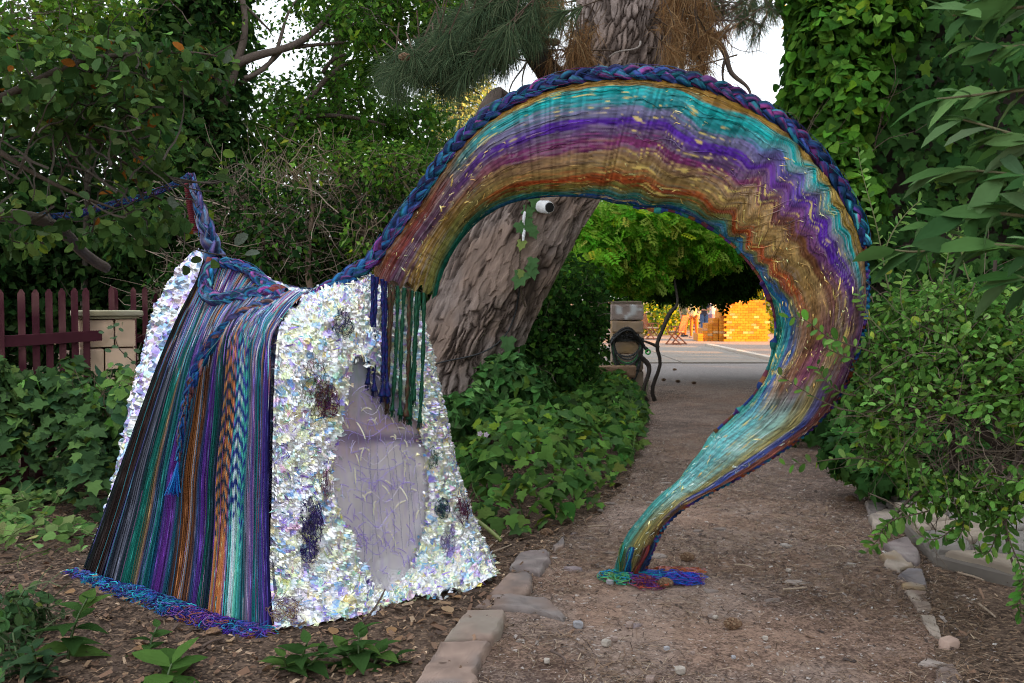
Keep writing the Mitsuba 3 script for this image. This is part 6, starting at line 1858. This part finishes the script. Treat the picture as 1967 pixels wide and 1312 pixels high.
put('foliage', leaf_mesh('kite', p, ax, nr, .24 * np.exp(rr_.normal(0, .2, len(p))), leaf_colors(len(p), IV2, .25, .03, rr_)), 'mat_leaf', IW, stuff=True)
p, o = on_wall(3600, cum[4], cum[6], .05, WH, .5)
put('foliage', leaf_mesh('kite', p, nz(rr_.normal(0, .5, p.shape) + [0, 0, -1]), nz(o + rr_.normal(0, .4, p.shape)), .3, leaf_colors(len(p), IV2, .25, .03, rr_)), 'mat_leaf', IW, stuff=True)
put('stem', twigs(60, np.array([P(1560 + rr_.uniform(-40, 120), rr_.uniform(250, 620), 10.0) for _ in range(60)]), rr_.normal(0, .4, (60, 3)) + [0, 0, 1], rr_.uniform(.4, 1.2, 60), .006, np.array([.14, .1, .08]), 8, .25, rr_), 'mat_matte', IW, stuff=True)
# ivy at the foot of the wall
k = thing('ivy_bed', 'dark ivy mounded at the foot of the ivy wall, right edge of the path', 'ivy')
p, o = on_blobs([blob(1690, 800, 8.6, 70, 60, .5), blob(1640, 870, 7.8, 60, 45, .4), blob(1720, 900, 7.6, 80, 45, .4), blob(1640, 780, 9.4, 50, 60, .4), blob(1800, 880, 8, 90, 70, .5), blob(1600, 740, 11, 40, 60, .4), blob(1690, 915, 7.3, 40, 20, .2)], 3000, .2, .25, r=rr_)
p[:, 2] = np.maximum(p[:, 2], .02)
ax, nr = leaf_pose(o, rr_, .5, .45, .5)
foliage(k, 'ivy', p, ax, nr, .1 * np.exp(rr_.normal(0, .25, len(p))), leaf_colors(len(p), IV2 + [[.09, .15, .04]], .22, .05, rr_), 30)

# near shrub with small leaves
SH = thing('hanging_shrub', 'arching small-leaved green shrub overhanging the right edge of the path', 'shrub')
sb = [blob(1800, 620, 5.3, 130, 80, .5), blob(1730, 700, 5.2, 90, 80, .4), blob(1870, 740, 5.0, 130, 110, .5), blob(1760, 790, 5.0, 110, 80, .45), blob(1840, 860, 4.9, 130, 70, .45), blob(1940, 900, 4.7, 80, 90, .4), blob(1720, 860, 5.2, 60, 40, .3), blob(1900, 620, 5.2, 100, 80, .4), blob(1980, 760, 4.8, 90, 120, .5), blob(1800, 940, 4.9, 70, 30, .25), blob(1880, 965, 4.7, 60, 30, .25)]
p, o = on_blobs(sb, 11500, .22, .35, r=rr_, gaps=.36, freq=2.6)
ax, nr = leaf_pose(o, rr_, .7, .7, -.1)
SHC = [[.08, .15, .035], [.11, .19, .045], [.06, .11, .03], [.17, .26, .08]]
foliage(SH, 'oval', p, ax, nr, .044 * np.exp(rr_.normal(0, .22, len(p))), leaf_colors(len(p), SHC, .25, .06, rr_), 60, width=.8)
pt_, ot_ = on_blobs(sb, 420, .25, .5, r=rr_)
dt_ = nz(ot_ + rr_.normal(0, .5, ot_.shape))
put('twig', twigs(420, pt_ - dt_ * .25, dt_, rr_.uniform(.25, .6, 420), .0035, np.array([.13, .1, .075]), 7, .2, rr_), 'mat_matte', SH, stuff=True)
for i, q in enumerate([([(1990, 900, 4.9), (1900, 840, 5), (1830, 760, 5.1), (1790, 640, 5.2)], [.03, .025, .018, .01]), ([(1915, 980, 5.4), (1912, 760, 5.4), (1908, 600, 5.4), (1912, 500, 5.4)], [.022, .02, .018, .01]), ([(1960, 860, 4.9), (1870, 880, 4.9), (1780, 930, 4.9), (1700, 1020, 4.9)], [.016, .013, .009, .004]), ([(1985, 840, 4.7), (1945, 900, 4.65), (1930, 980, 4.6), (1960, 1120, 4.5)], [.014, .011, .008, .003]), ([(1830, 900, 5.2), (1815, 760, 5.2), (1760, 640, 5.2)], [.02, .016, .01])]):
    limb('stem', q[0], q[1], SH, (.075, .055, .045), 80 + i, 8)
# sprigs: shoots with paired leaves
SPR = [([(1720, 600, 5.3), (1700, 520, 5.3), (1685, 440, 5.3), (1672, 390, 5.3), (1650, 300, 5.35), (1648, 282, 5.35)], 1, 36), ([(1700, 480, 5.3), (1725, 430, 5.3), (1768, 385, 5.3)], 1, 20), ([(1700, 690, 5.1), (1640, 665, 5.1), (1580, 640, 5.1), (1540, 612, 5.1), (1515, 610, 5.1)], 0, 22), ([(1700, 780, 5.1), (1640, 790, 5.1), (1560, 760, 5.1), (1520, 735, 5.1), (1500, 722, 5.1)], 0, 14), ([(1640, 690, 5.1), (1600, 675, 5.1), (1585, 668, 5.1)], 0, 10),
       ([(1720, 900, 5.1), (1650, 880, 5.1), (1580, 885, 5.1), (1508, 893, 5.1)], 0, 18), ([(1800, 930, 4.9), (1750, 970, 4.9), (1710, 1010, 4.9), (1665, 1062, 4.9)], 0, 34), ([(1820, 940, 4.9), (1770, 985, 4.85), (1700, 1010, 4.85), (1690, 1045, 4.85)], 0, 34), ([(1860, 950, 4.8), (1840, 1000, 4.8), (1800, 1035, 4.8), (1760, 1020, 4.8)], 0, 30), ([(1900, 960, 4.7), (1915, 1020, 4.65), (1890, 1065, 4.6), (1880, 1040, 4.6)], 0, 34),
       ([(1950, 960, 4.6), (1940, 1040, 4.55), (1965, 1110, 4.5), (1950, 1165, 4.5)], 0, 36), ([(1990, 1000, 4.5), (1975, 1090, 4.5), (1960, 1150, 4.5), (1962, 1185, 4.5)], 0, 30), ([(1800, 600, 5.2), (1815, 520, 5.2), (1830, 450, 5.2)], 1, 26), ([(1760, 640, 5.2), (1730, 560, 5.2), (1740, 520, 5.2)], 1, 22), ([(1870, 560, 5.2), (1850, 500, 5.2), (1840, 420, 5.2)], 1, 20), ([(1650, 760, 5.15), (1600, 745, 5.15), (1570, 700, 5.15)], 0, 16), ([(1840, 970, 4.8), (1850, 1010, 4.75), (1835, 1040, 4.75)], 0, 26), ([(1700, 640, 5.2), (1665, 600, 5.2), (1650, 560, 5.2)], 1, 18)]
for q, young, n in SPR:
    c = spline(pt(q), 40)
    v, f = tube(c, np.linspace(.005, .0018, 40), 5)
    put('twig', (v, f, np.tile([.16, .17, .08] if young else [.1, .08, .05], (len(v), 1))), 'mat_matte', SH)
    ii = np.linspace(4, 39, n).astype(int)
    tg = nz(np.gradient(c, axis=0))[ii]
    sd = nz(np.cross(tg, [0, -1, .3])) * np.where(np.arange(n) % 2, 1, -1)[:, None]
    ax = nz(tg * .7 + sd + rr_.normal(0, .25, (n, 3)))
    nr = nz(rr_.normal(0, .5, (n, 3)) + [0, -.5, 1])
    col = leaf_colors(n, [[.13, .2, .055], [.1, .17, .05], [.17, .24, .08]] if young else SHC, .2, .05, rr_)
    foliage(SH, 'oval', c[ii], ax, nr, (.042 if young else .05) * np.exp(rr_.normal(0, .2, n)), col, 0, width=.75)

# long-leaved branches at the top right, close to the camera
LB = thing('long_leaved_branch', 'branches with long pointed dark green leaves hanging in at the top right corner', 'tree branch')
BR = [[(2100, -40, 2.9), (1990, 10, 2.9), (1900, 20, 2.95), (1830, 30, 3.0)], [(2100, 60, 2.9), (2000, 80, 2.9), (1930, 90, 2.9), (1870, 70, 2.95)], [(2100, 160, 2.8), (1990, 170, 2.85), (1900, 180, 2.9), (1800, 190, 3.0)], [(2100, 260, 2.8), (2000, 270, 2.8), (1920, 250, 2.85), (1850, 230, 2.9)], [(2100, 330, 2.8), (1990, 340, 2.8), (1900, 330, 2.9), (1810, 330, 3.0)], [(2100, 420, 2.75), (2000, 420, 2.8), (1910, 410, 2.85), (1830, 420, 2.9), (1760, 470, 3.0)],
      [(2100, 470, 2.75), (2000, 480, 2.75), (1900, 470, 2.8), (1800, 480, 2.9), (1720, 480, 3.0)], [(2100, 540, 2.7), (2010, 540, 2.75), (1950, 530, 2.8)], [(2080, -120, 2.9), (1990, -60, 2.9), (1940, -20, 2.9)]]
P_, A_, N_ = [], [], []
for q in BR:
    c = spline(pt(q), 30)
    v, f = tube(c, np.linspace(.008, .003, 30), 6)
    put('twig', (v, f, np.tile([.14, .13, .07], (len(v), 1))), 'mat_matte', LB, smooth=True)
    tg = nz(np.gradient(c, axis=0))
    n = 16 if len(q) > 3 else 11
    for ii in np.linspace(5, 29, n).astype(int):
        out = nz(tg[ii] * .8 + rr_.normal(0, .65, 3) + [-.35, -.1, -.22])
        P_.append(c[ii]); A_.append(out); N_.append(nz(rr_.normal(0, .5, 3) + [.05, -.4, 1]))
n = len(P_)
foliage(LB, 'lance', np.array(P_), np.array(A_), np.array(N_), .14 * np.exp(np.clip(rr_.normal(0, .22, n), -.5, .22)), leaf_colors(n, [[.05, .1, .038], [.075, .13, .05], [.04, .08, .034], [.11, .18, .06], [.12, .17, .09]], .2, 0, rr_), 300, width=1.15)

# ------------------------------------------------------------------ small plants at the bottom left


def herb(label, base, d, tips, leaf, n, cols, kind='broad', width=1.0, group=None, name='leafy_plant', spread=1.0):
    k = thing(name, label, 'plant', group)
    b = P(*base, d); b[2] = -.02
    for tip in tips:
        t_ = P(*tip, d + rr_.uniform(-.08, .08))
        c = spline([b, (b + t_) / 2 + rr_.normal(0, .015, 3), t_], 24)
        v, f = tube(c, np.linspace(.008, .004, 24), 7)
        put('stem', (v, f, np.tile([.06, .1, .03], (len(v), 1))), 'mat_satin', k, smooth=True)
        for j in range(n):
            s = .25 + .75 * (j / max(n - 1, 1))
            a_ = j // 2 * 1.57 + (j % 2) * np.pi + rr_.normal(0, .35)
            el = .15 + .75 * s ** 3
            ax = nz(np.array([math.cos(a_) * spread, math.sin(a_) * spread, el + rr_.normal(0, .15) - .1]))
            nr = nz(np.array([-math.cos(a_) * .5, -math.sin(a_) * .5, 1.2]) + rr_.normal(0, .2, 3))
            sz = leaf * (1.0 - .45 * s ** 2) * math.exp(rr_.normal(0, .12))
            p = c[int(s * 23)]
            a3_, s3, n3 = leaf_frames(ax[None], nr[None])
            M = np.eye(4); M[:3, 0], M[:3, 1], M[:3, 2], M[:3, 3] = a3_[0] * sz, s3[0] * sz * width, n3[0] * sz, p
            kk = key_for('leaf', k)
            cc = np.array(cols[rr_.integers(0, len(cols))])
            scene[kk] = {**tone_ply(kind, cc), 'to_world': T4(M)}
    return k


HC = [[.045, .1, .028], [.055, .12, .032], [.035, .08, .022], [.08, .15, .035]]
herb('upright green plant with paired pointed leaves at the bottom left', (130, 1320), 4.25, [(168, 1150)], .185, 12, HC)
herb('small upright seedling with drooping leaves on the mulch, in front of the curtain hem', (300, 1290), 4.35, [(302, 1205)], .13, 8, HC)
herb('low rosette of large bright leaves cut by the bottom edge below the seedling', (325, 1345), 3.95, [(330, 1275)], .27, 11, [[.07, .15, .035], [.09, .18, .04], [.06, .13, .03]], 'lance', 1.7)
herb('bushy green plant at the bottom edge in front of the foil skirt', (690, 1330), 4.2, [(690, 1215), (730, 1245), (655, 1240), (760, 1262)], .18, 9, HC)
herb('smaller green plant left of the bushy one at the bottom edge', (575, 1330), 4.15, [(590, 1235), (545, 1262), (620, 1255)], .155, 8, HC)
herb('blue green plant in the bottom left corner', (70, 1345), 4.05, [(60, 1240), (100, 1270), (25, 1215)], .13, 9, [[.04, .085, .04], [.05, .1, .045], [.035, .07, .03]])
k = tree('weed_clump', 'fine-leaved grey green weeds at the left edge of the bottom corner', 'plant', [blob(10, 1210, 4.4, 40, 70, .25), blob(30, 1170, 4.5, 40, 40, .2), blob(15, 1285, 4.1, 40, 40, .2), blob(85, 1185, 4.7, 30, 35, .15)], 420, 'oval', .05, [[.06, .1, .05], [.05, .085, .04], [.08, .12, .05]], gaps=.36, most=0, tw=60, twc=(.08, .1, .05), twl=.35)
for (px, py) in [(232, 1090), (390, 1098), (212, 1128)]:
    pass
# ------------------------------------------------------------------ the far end of the path
rf = np.random.default_rng(53)
ZG = thing('brick_ziggurat', 'stepped pile of glowing orange blocks in the sun at the end of the path', 'sculpture')
OR = [[.72, .3, .02], [.8, .36, .03], [.62, .22, .015], [.78, .5, .2], [.7, .38, .12]]
dz_ = 37.5
kz = dz_ / FPX
base = P(1395, 655, dz_); base[2] = 0
bh, bw = .098, .205
rows = 16
mbx = {i: box([0, 0, 0], [bw - .008, .12, bh - .007]) for i in (0,)}
ply_b = [mikit.ply(trimesh.creation.box([bw - .01, .12, bh - .009]), None) for _ in range(1)]
TONES = []
for i in range(7):
    c = np.array([[.72, .27, .012], [.8, .33, .02], [.62, .2, .012], [.76, .3, .02], [.78, .5, .22], [.7, .3, .04], [.66, .36, .16]][i])
    m = trimesh.creation.box([bw - .01, .12, bh - .009])
    TONES.append(mikit.ply(m, 'mat_satin', False, color=np.tile(c * .8, (len(m.vertices), 1))))
mcore = MB()


def brick(x, y, z, rot):
    k = key_for('brick', ZG)
    t = rf.choice(7, p=[.26, .24, .14, .2, .06, .06, .04])
    scene[k] = {**TONES[t], 'to_world': T4().translate([x, y, z]).rotate([0, 0, 1], math.degrees(rot))}


nf = 0
STEP = {0: 13, 1: 13, 2: 13, 3: 12, 4: 12, 5: 11, 6: 11, 7: 11, 8: 11, 9: 10, 10: 10, 11: 10, 12: 10, 13: 10, 14: 9, 15: 9}
for r in range(rows):
    z = bh * (r + .5)
    w = 1.62 - (.1 if r > 10 else 0) - (.12 if r > 13 else 0)
    x0 = base[0]
    x = x0 + (bw / 2 if r % 2 else 0)
    ncol = int(round((w) / bw))
    for c in range(ncol):
        brick(x + c * bw, base[1], z, 0)
    mcore.add(*box([x0 + w / 2, base[1] + .62, z], [w - .04, 1.1, bh]), [.55, .2, .015])
# stepped wing on the left, going back
for s_, (xl, hrow, yb) in enumerate([(-.2, 12, .25), (-.42, 9, .45), (-.63, 7, .5), (-.83, 5, .45), (-1.03, 3, .3)]):
    for r in range(hrow):
        z = bh * (r + .5)
        brick(base[0] + xl + .1, base[1] + yb, z, 0)
        brick(base[0] + xl + .1, base[1] + yb + .35, z, .0)
    mcore.add(*box([base[0] + xl + .1, base[1] + yb + .5, bh * hrow / 2], [.2, .8, bh * hrow - .02]), [.5, .18, .012])
for r in range(2):
    for c in range(2): brick(base[0] + .2 + c * bw, base[1] + .7, bh * (rows + r + .5), 0)
    for c in range(2): brick(base[0] + .2 + c * bw, base[1] + .95, bh * (rows + r + .5), 0)
put('core', mcore, 'mat_satin', ZG, label='plain body of the pile behind the outer blocks')


# people
def body(chain, res=.035, it=8):
    """One continuous smoothed skin round tapered bones: chain of ((p, r), (q, s))."""
    man = None
    for (p, r), (q, s) in chain:
        a = m3.Manifold.sphere(r, 14).translate(tuple(map(float, p)))
        b = m3.Manifold.sphere(s, 14).translate(tuple(map(float, q)))
        h = m3.Manifold.batch_hull([a, b])
        man = h if man is None else man + h
    man = man.refine_to_length(res)
    me = man.to_mesh()
    t = trimesh.Trimesh(me.vert_properties[:, :3], me.tri_verts, process=True)
    trimesh.smoothing.filter_taubin(t, iterations=it)
    return t


def person(label, px, d, turn, skin, shirt, legs, shoes, hair, pose='stand', skirt=False, height=1.72):
    k = thing('person', label, 'person')
    s = height / 1.72
    o = P(px, 640, d); o[2] = 0
    R = trimesh.transformations.rotation_matrix(turn, [0, 0, 1])[:3, :3]
    V = lambda *a: np.array(a, float)
    hipz, shz = .9, 1.42
    lf = .04 if pose != 'step' else .14
    J = dict(hipL=V(-.09, 0, hipz), hipR=V(.09, 0, hipz), kL=V(-.1, -.02 - lf, .48), kR=V(.1, -.02 + lf, .48), aL=V(-.11, .02 - lf, .08), aR=V(.11, .02 + lf * 1.4, .08),
             pel=V(0, 0, .95), wa=V(0, -.01, 1.12), ch=V(0, 0, 1.3), ne=V(0, 0, 1.47), sL=V(-.17, 0, shz), sR=V(.17, 0, shz))
    if pose == 'hold':
        J |= dict(eL=V(-.24, -.08, 1.16), eR=V(.24, -.08, 1.16), wL=V(-.1, -.28, 1.16), wR=V(.1, -.28, 1.18))
    elif pose == 'hip':
        J |= dict(eL=V(-.33, .05, 1.2), eR=V(.24, .0, 1.14), wL=V(-.17, -.08, 1.02), wR=V(.22, -.1, .92))
    else:
        J |= dict(eL=V(-.23, .02, 1.14), eR=V(.23, .02, 1.14), wL=V(-.23, -.07, .9), wR=V(.23, -.07, .9))
    arm = lambda S: [((J['s' + S], .055), (J['e' + S], .045)), ((J['e' + S], .043), (J['w' + S], .03))]

    def hand(S):
        w = J['w' + S]; dn = nz(J['w' + S] - J['e' + S])
        side = nz(np.cross(dn, [0, 1, .2]))
        out = [((w, .028), (w + dn * .08, .032))]
        for f_ in range(4):
            b0 = w + dn * .085 + side * (.014 * (f_ - 1.5)) * 1.6
            out += [((b0, .01), (b0 + dn * .04, .009)), ((b0 + dn * .04, .009), (b0 + dn * [.06, .068, .064, .05][f_] + V(0, -.018, 0), .008))]
        out.append(((w + dn * .02 + side * .03, .011), (w + dn * .06 + side * .055 + V(0, -.015, 0), .009)))
        return out
    hd = V(0, -.015, 1.62)
    sk = [((V(0, 0, 1.4), .05), (V(0, -.005, 1.53), .048)), ((hd, .088), (hd + V(0, -.02, -.06), .07)), ((hd + V(0, -.06, -.085), .045), (hd + V(0, -.01, -.02), .08)),
          ((hd + V(0, -.1, -.02), .014), (hd + V(0, -.085, .02), .012)), ((hd + V(-.088, .01, -.01), .02), (hd + V(-.086, .012, .015), .02)), ((hd + V(.088, .01, -.01), .02), (hd + V(.086, .012, .015), .02)), ((V(0, 0, 1.3), .07), (V(0, 0, 1.42), .06))]
    for S in 'LR': sk += [((J['e' + S] * .5 + J['s' + S] * .5, .04), (J['e' + S], .036)), ((J['e' + S], .036), (J['w' + S], .026))] + hand(S)
    for S in 'LR': sk += [((J['k' + S], .05), (J['a' + S], .036))]
    sk.append(((J['kL'], .05), (J['hipL'], .07))); sk.append(((J['kR'], .05), (J['hipR'], .07))); sk.append(((J['hipL'], .08), (V(0, 0, 1.3), .08))); sk.append(((J['hipR'], .08), (V(0, 0, 1.3), .08)))
    top = [((J['pel'] + V(-.07, 0, 0), .105), (J['pel'] + V(.07, 0, 0), .105)), ((J['pel'], .125), (J['wa'], .125)), ((J['wa'], .13), (J['ch'], .14)), ((J['ch'] + V(-.08, 0, .02), .11), (J['ch'] + V(.08, 0, .02), .11)), ((J['ch'], .12), (V(0, 0, 1.43), .07)), ((V(0, 0, 1.4), .07), (J['sL'], .065)), ((V(0, 0, 1.4), .07), (J['sR'], .065))]
    for S in 'LR': top.append(((J['s' + S], .07), (J['s' + S] * .45 + J['e' + S] * .55, .06)))
    bot = [((J['pel'] + V(-.07, 0, -.02), .108), (J['pel'] + V(.07, 0, -.02), .108))]
    for S in 'LR':
        bot += [((J['hip' + S], .098), (J['k' + S], .068)), ((J['k' + S], .068), (J['a' + S] + V(0, 0, .03), .055 if not skirt else .1))]
    if skirt: bot += [((J['pel'], .13), (V(0, 0, .3), .2))]
    sh = []
    for S in 'LR':
        a_ = J['a' + S]
        sh.append(((V(a_[0], a_[1] + .03, .045), .043), (V(a_[0] * 1.1, a_[1] - .15, .038), .036)))
    hr = [((hd + V(0, .02, .03), .096), (hd + V(0, .035, -.03), .085)), ((hd + V(0, .0, .055), .08), (hd + V(0, .05, -.02 if hair[1] < 1 else -.16), .06))]
    for nm, ch, c, res, it in [('skin', sk, skin, .03, 4), ('shirt', top, shirt, .04, 6), ('skirt' if skirt else 'trousers', bot, legs, .04, 6), ('hair', hr, hair[0], .03, 3)]:
        t = body(ch, res, it)
        v = (t.vertices * s) @ R.T + o
        put(nm, (v, t.faces, mottle(v, c, .12, 6)), 'mat_matte', k, smooth=True)
    for q in sh:
        t = body([q], .03, 2)
        v = (t.vertices * s) @ R.T + o
        v[:, 2] = np.maximum(v[:, 2], .004)
        put('shoe', (v, t.faces, np.tile(shoes, (len(v), 1))), 'mat_matte', k, smooth=True)
    for sx_ in (-1, 1):
        e = trimesh.creation.icosphere(1, .011)
        v = ((e.vertices + hd + V(.033 * sx_, -.092, .005)) * s) @ R.T + o
        put('eye', (v, e.faces, np.tile([.03, .02, .015], (len(v), 1))), 'mat_satin', k, smooth=True)
    return k


person('person in an olive top standing left of the sunlit one', 1314, 42.5, .5, [.45, .28, .2], [.16, .17, .09], [.35, .1, .03], [.05, .05, .06], ([.05, .03, .02], 1), 'stand')
person('person in a pale yellow top and orange trousers standing in the sun', 1333, 41, -.4, [.5, .32, .22], [.75, .66, .35], [.62, .16, .03], [.1, .12, .2], ([.1, .06, .03], 1), 'hip')
person('person in a dark top and blue jeans holding something at the waist', 1352, 42, .2, [.42, .26, .18], [.04, .045, .07], [.07, .13, .26], [.05, .05, .06], ([.03, .02, .015], 0), 'hold')
person('person in a white top and lilac skirt beside the orange blocks', 1368, 43, -.2, [.5, .33, .24], [.65, .63, .66], [.32, .2, .3], [.3, .28, .26], ([.08, .05, .03], 1), 'stand', True)


# folding garden chairs
def chair(px, py, turn, label):
    k = thing('garden_chair', label, 'chair')
    o = G(px, py); o[2] = .0
    R = trimesh.transformations.rotation_matrix(turn, [0, 0, 1])[:3, :3]
    W = np.array([.3, .095, .04])

    def bar(name, a, b, w, h, c=W):
        a, b = np.array(a, float), np.array(b, float)
        ux = nz(b - a); uy = nz(np.cross([0, 0, 1] if abs(ux[2]) < .95 else [0, 1, 0], ux)); uz = np.cross(ux, uy)
        v, f = box((a + b) / 2, [np.linalg.norm(b - a), w, h], R=np.stack([ux, uy, uz], 1))
        put(name, (v @ R.T + o, f, mottle(v, c, .15)), 'mat_satin', k)
    for s_ in (-1, 1):
        x = .24 * s_
        bar('leg', [x, -.28, .02], [x, .2, .62], .04, .04); bar('leg', [x * .9, .3, .02], [x * .9, -.2, .42], .04, .04)
        bar('back_post', [x, .17, .42], [x, .34, .98], .045, .03)
        bar('armrest', [x * 1.1, -.25, .645], [x * 1.1, .25, .645], .06, .025)
        bar('arm_post', [x * 1.05, -.2, .42], [x * 1.05, -.2, .63], .035, .035)
        bar('foot_bar', [x, -.3, .03], [x, .3, .03], .04, .035)
    for i in range(9): bar('slat', [-.22, .195 + .017 * i, .50 + .055 * i], [.22, .195 + .017 * i, .50 + .055 * i], .018, .046)
    bar('back_rail', [-.26, .345, 1.0], [.26, .345, 1.0], .03, .06)
    for i in range(7): bar('seat_slat', [-.22, -.2 + .065 * i, .43], [.22, -.2 + .065 * i, .43], .052, .02)
    v, f = rough_block([0, -.02, .465], [.44, .44, .05], 0, .02, .004, 6, 1)
    put('cushion', (v @ R.T + o, f, mottle(v, [.5, .36, .22], .15)), 'mat_matte', k, smooth=True)


chair(1299, 662, -2.2, 'folding wooden armchair standing clear on the paving before the people')
chair(1250, 652, 1.0, 'folding wooden armchair half hidden behind the stone pillar')
# ------------------------------------------------------------------ far trees
YEL = [[.28, .26, .02], [.35, .24, .015], [.2, .22, .02], [.14, .2, .03]]  # yellow of the sunlight painted into the leaf colours
FAR = thing('far_tree', 'tree painted sunlit yellow green behind the orange blocks', 'tree')


def far_tree(label, bl, n, size, cols, trunk, gaps=.3, up=.6):
    return tree('far_tree', label, 'tree', bl, n, 'tiny', size, cols, trunk, gaps=gaps, yellow=.05, up=up)


labels.pop(FAR); USED.discard(FAR)
far_tree('tree painted sunlit yellow green behind the orange blocks', [blob(1450, 540, 46, 45, 40, 1.5), blob(1500, 590, 46, 40, 60, 1.5), blob(1420, 560, 47, 40, 25, 1)], 2600, .2, YEL, ([(1470, 655, 46), (1465, 580, 46), (1460, 530, 46)], [.14, .12, .06]))
far_tree('dark green tree behind the people', [blob(1330, 500, 52, 90, 60, 2), blob(1260, 520, 52, 70, 60, 2), blob(1250, 590, 50, 60, 50, 1.6), blob(1310, 600, 52, 60, 40, 1.6)], 5200, .22, [[.04, .075, .02], [.06, .1, .025], [.1, .13, .03]], ([(1290, 655, 52), (1290, 560, 52), (1295, 500, 52)], [.2, .17, .1]))
far_tree('shrub with leaves painted sunlit yellow behind the garden chairs', [blob(1245, 610, 44, 45, 36, 1.2), blob(1290, 615, 45, 30, 30, 1.0)], 1500, .17, YEL + [[.05, .09, .02]] * 3, ([(1250, 655, 44), (1250, 620, 44)], [.06, .04]))
far_tree('tall green trees closing the view beyond the path', [blob(1500, 440, 58, 160, 120, 3), blob(1650, 480, 60, 160, 150, 3), blob(1400, 460, 60, 120, 110, 3), blob(1560, 610, 56, 140, 60, 2.5), blob(1280, 470, 62, 160, 110, 3), blob(1120, 520, 62, 160, 120, 3), blob(960, 540, 60, 150, 110, 3), blob(1400, 620, 58, 100, 50, 2)], 16000, .34, [[.05, .09, .025], [.07, .12, .03], [.035, .06, .02]], ([(1400, 655, 60), (1410, 480, 60), (1400, 400, 60)], [.3, .25, .15]), .22)
far_tree('tree top painted sunlit orange high behind the ivy wall', [blob(1528, 28, 40, 26, 26, .8), blob(1550, 35, 40, 40, 45, 1.2), blob(1580, 80, 40, 40, 40, 1.0)], 900, .2, [[.45, .25, .03], [.5, .32, .04], [.3, .2, .03]], ([(1560, 655, 40), (1560, 300, 40), (1560, 60, 40)], [.22, .18, .08]), .35)  # orange sunlight is put into these leaf colours
far_tree('hedge of green trees far behind the left thicket', [blob(300, 520, 24, 300, 160, 1.6), blob(700, 500, 25, 250, 150, 1.6), blob(0, 450, 24, 260, 220, 1.6), blob(1000, 540, 26, 160, 140, 1.6)], 12000, .2, [[.03, .055, .018], [.045, .08, .022]], ([(500, 700, 25), (500, 400, 25)], [.2, .12]), .2)
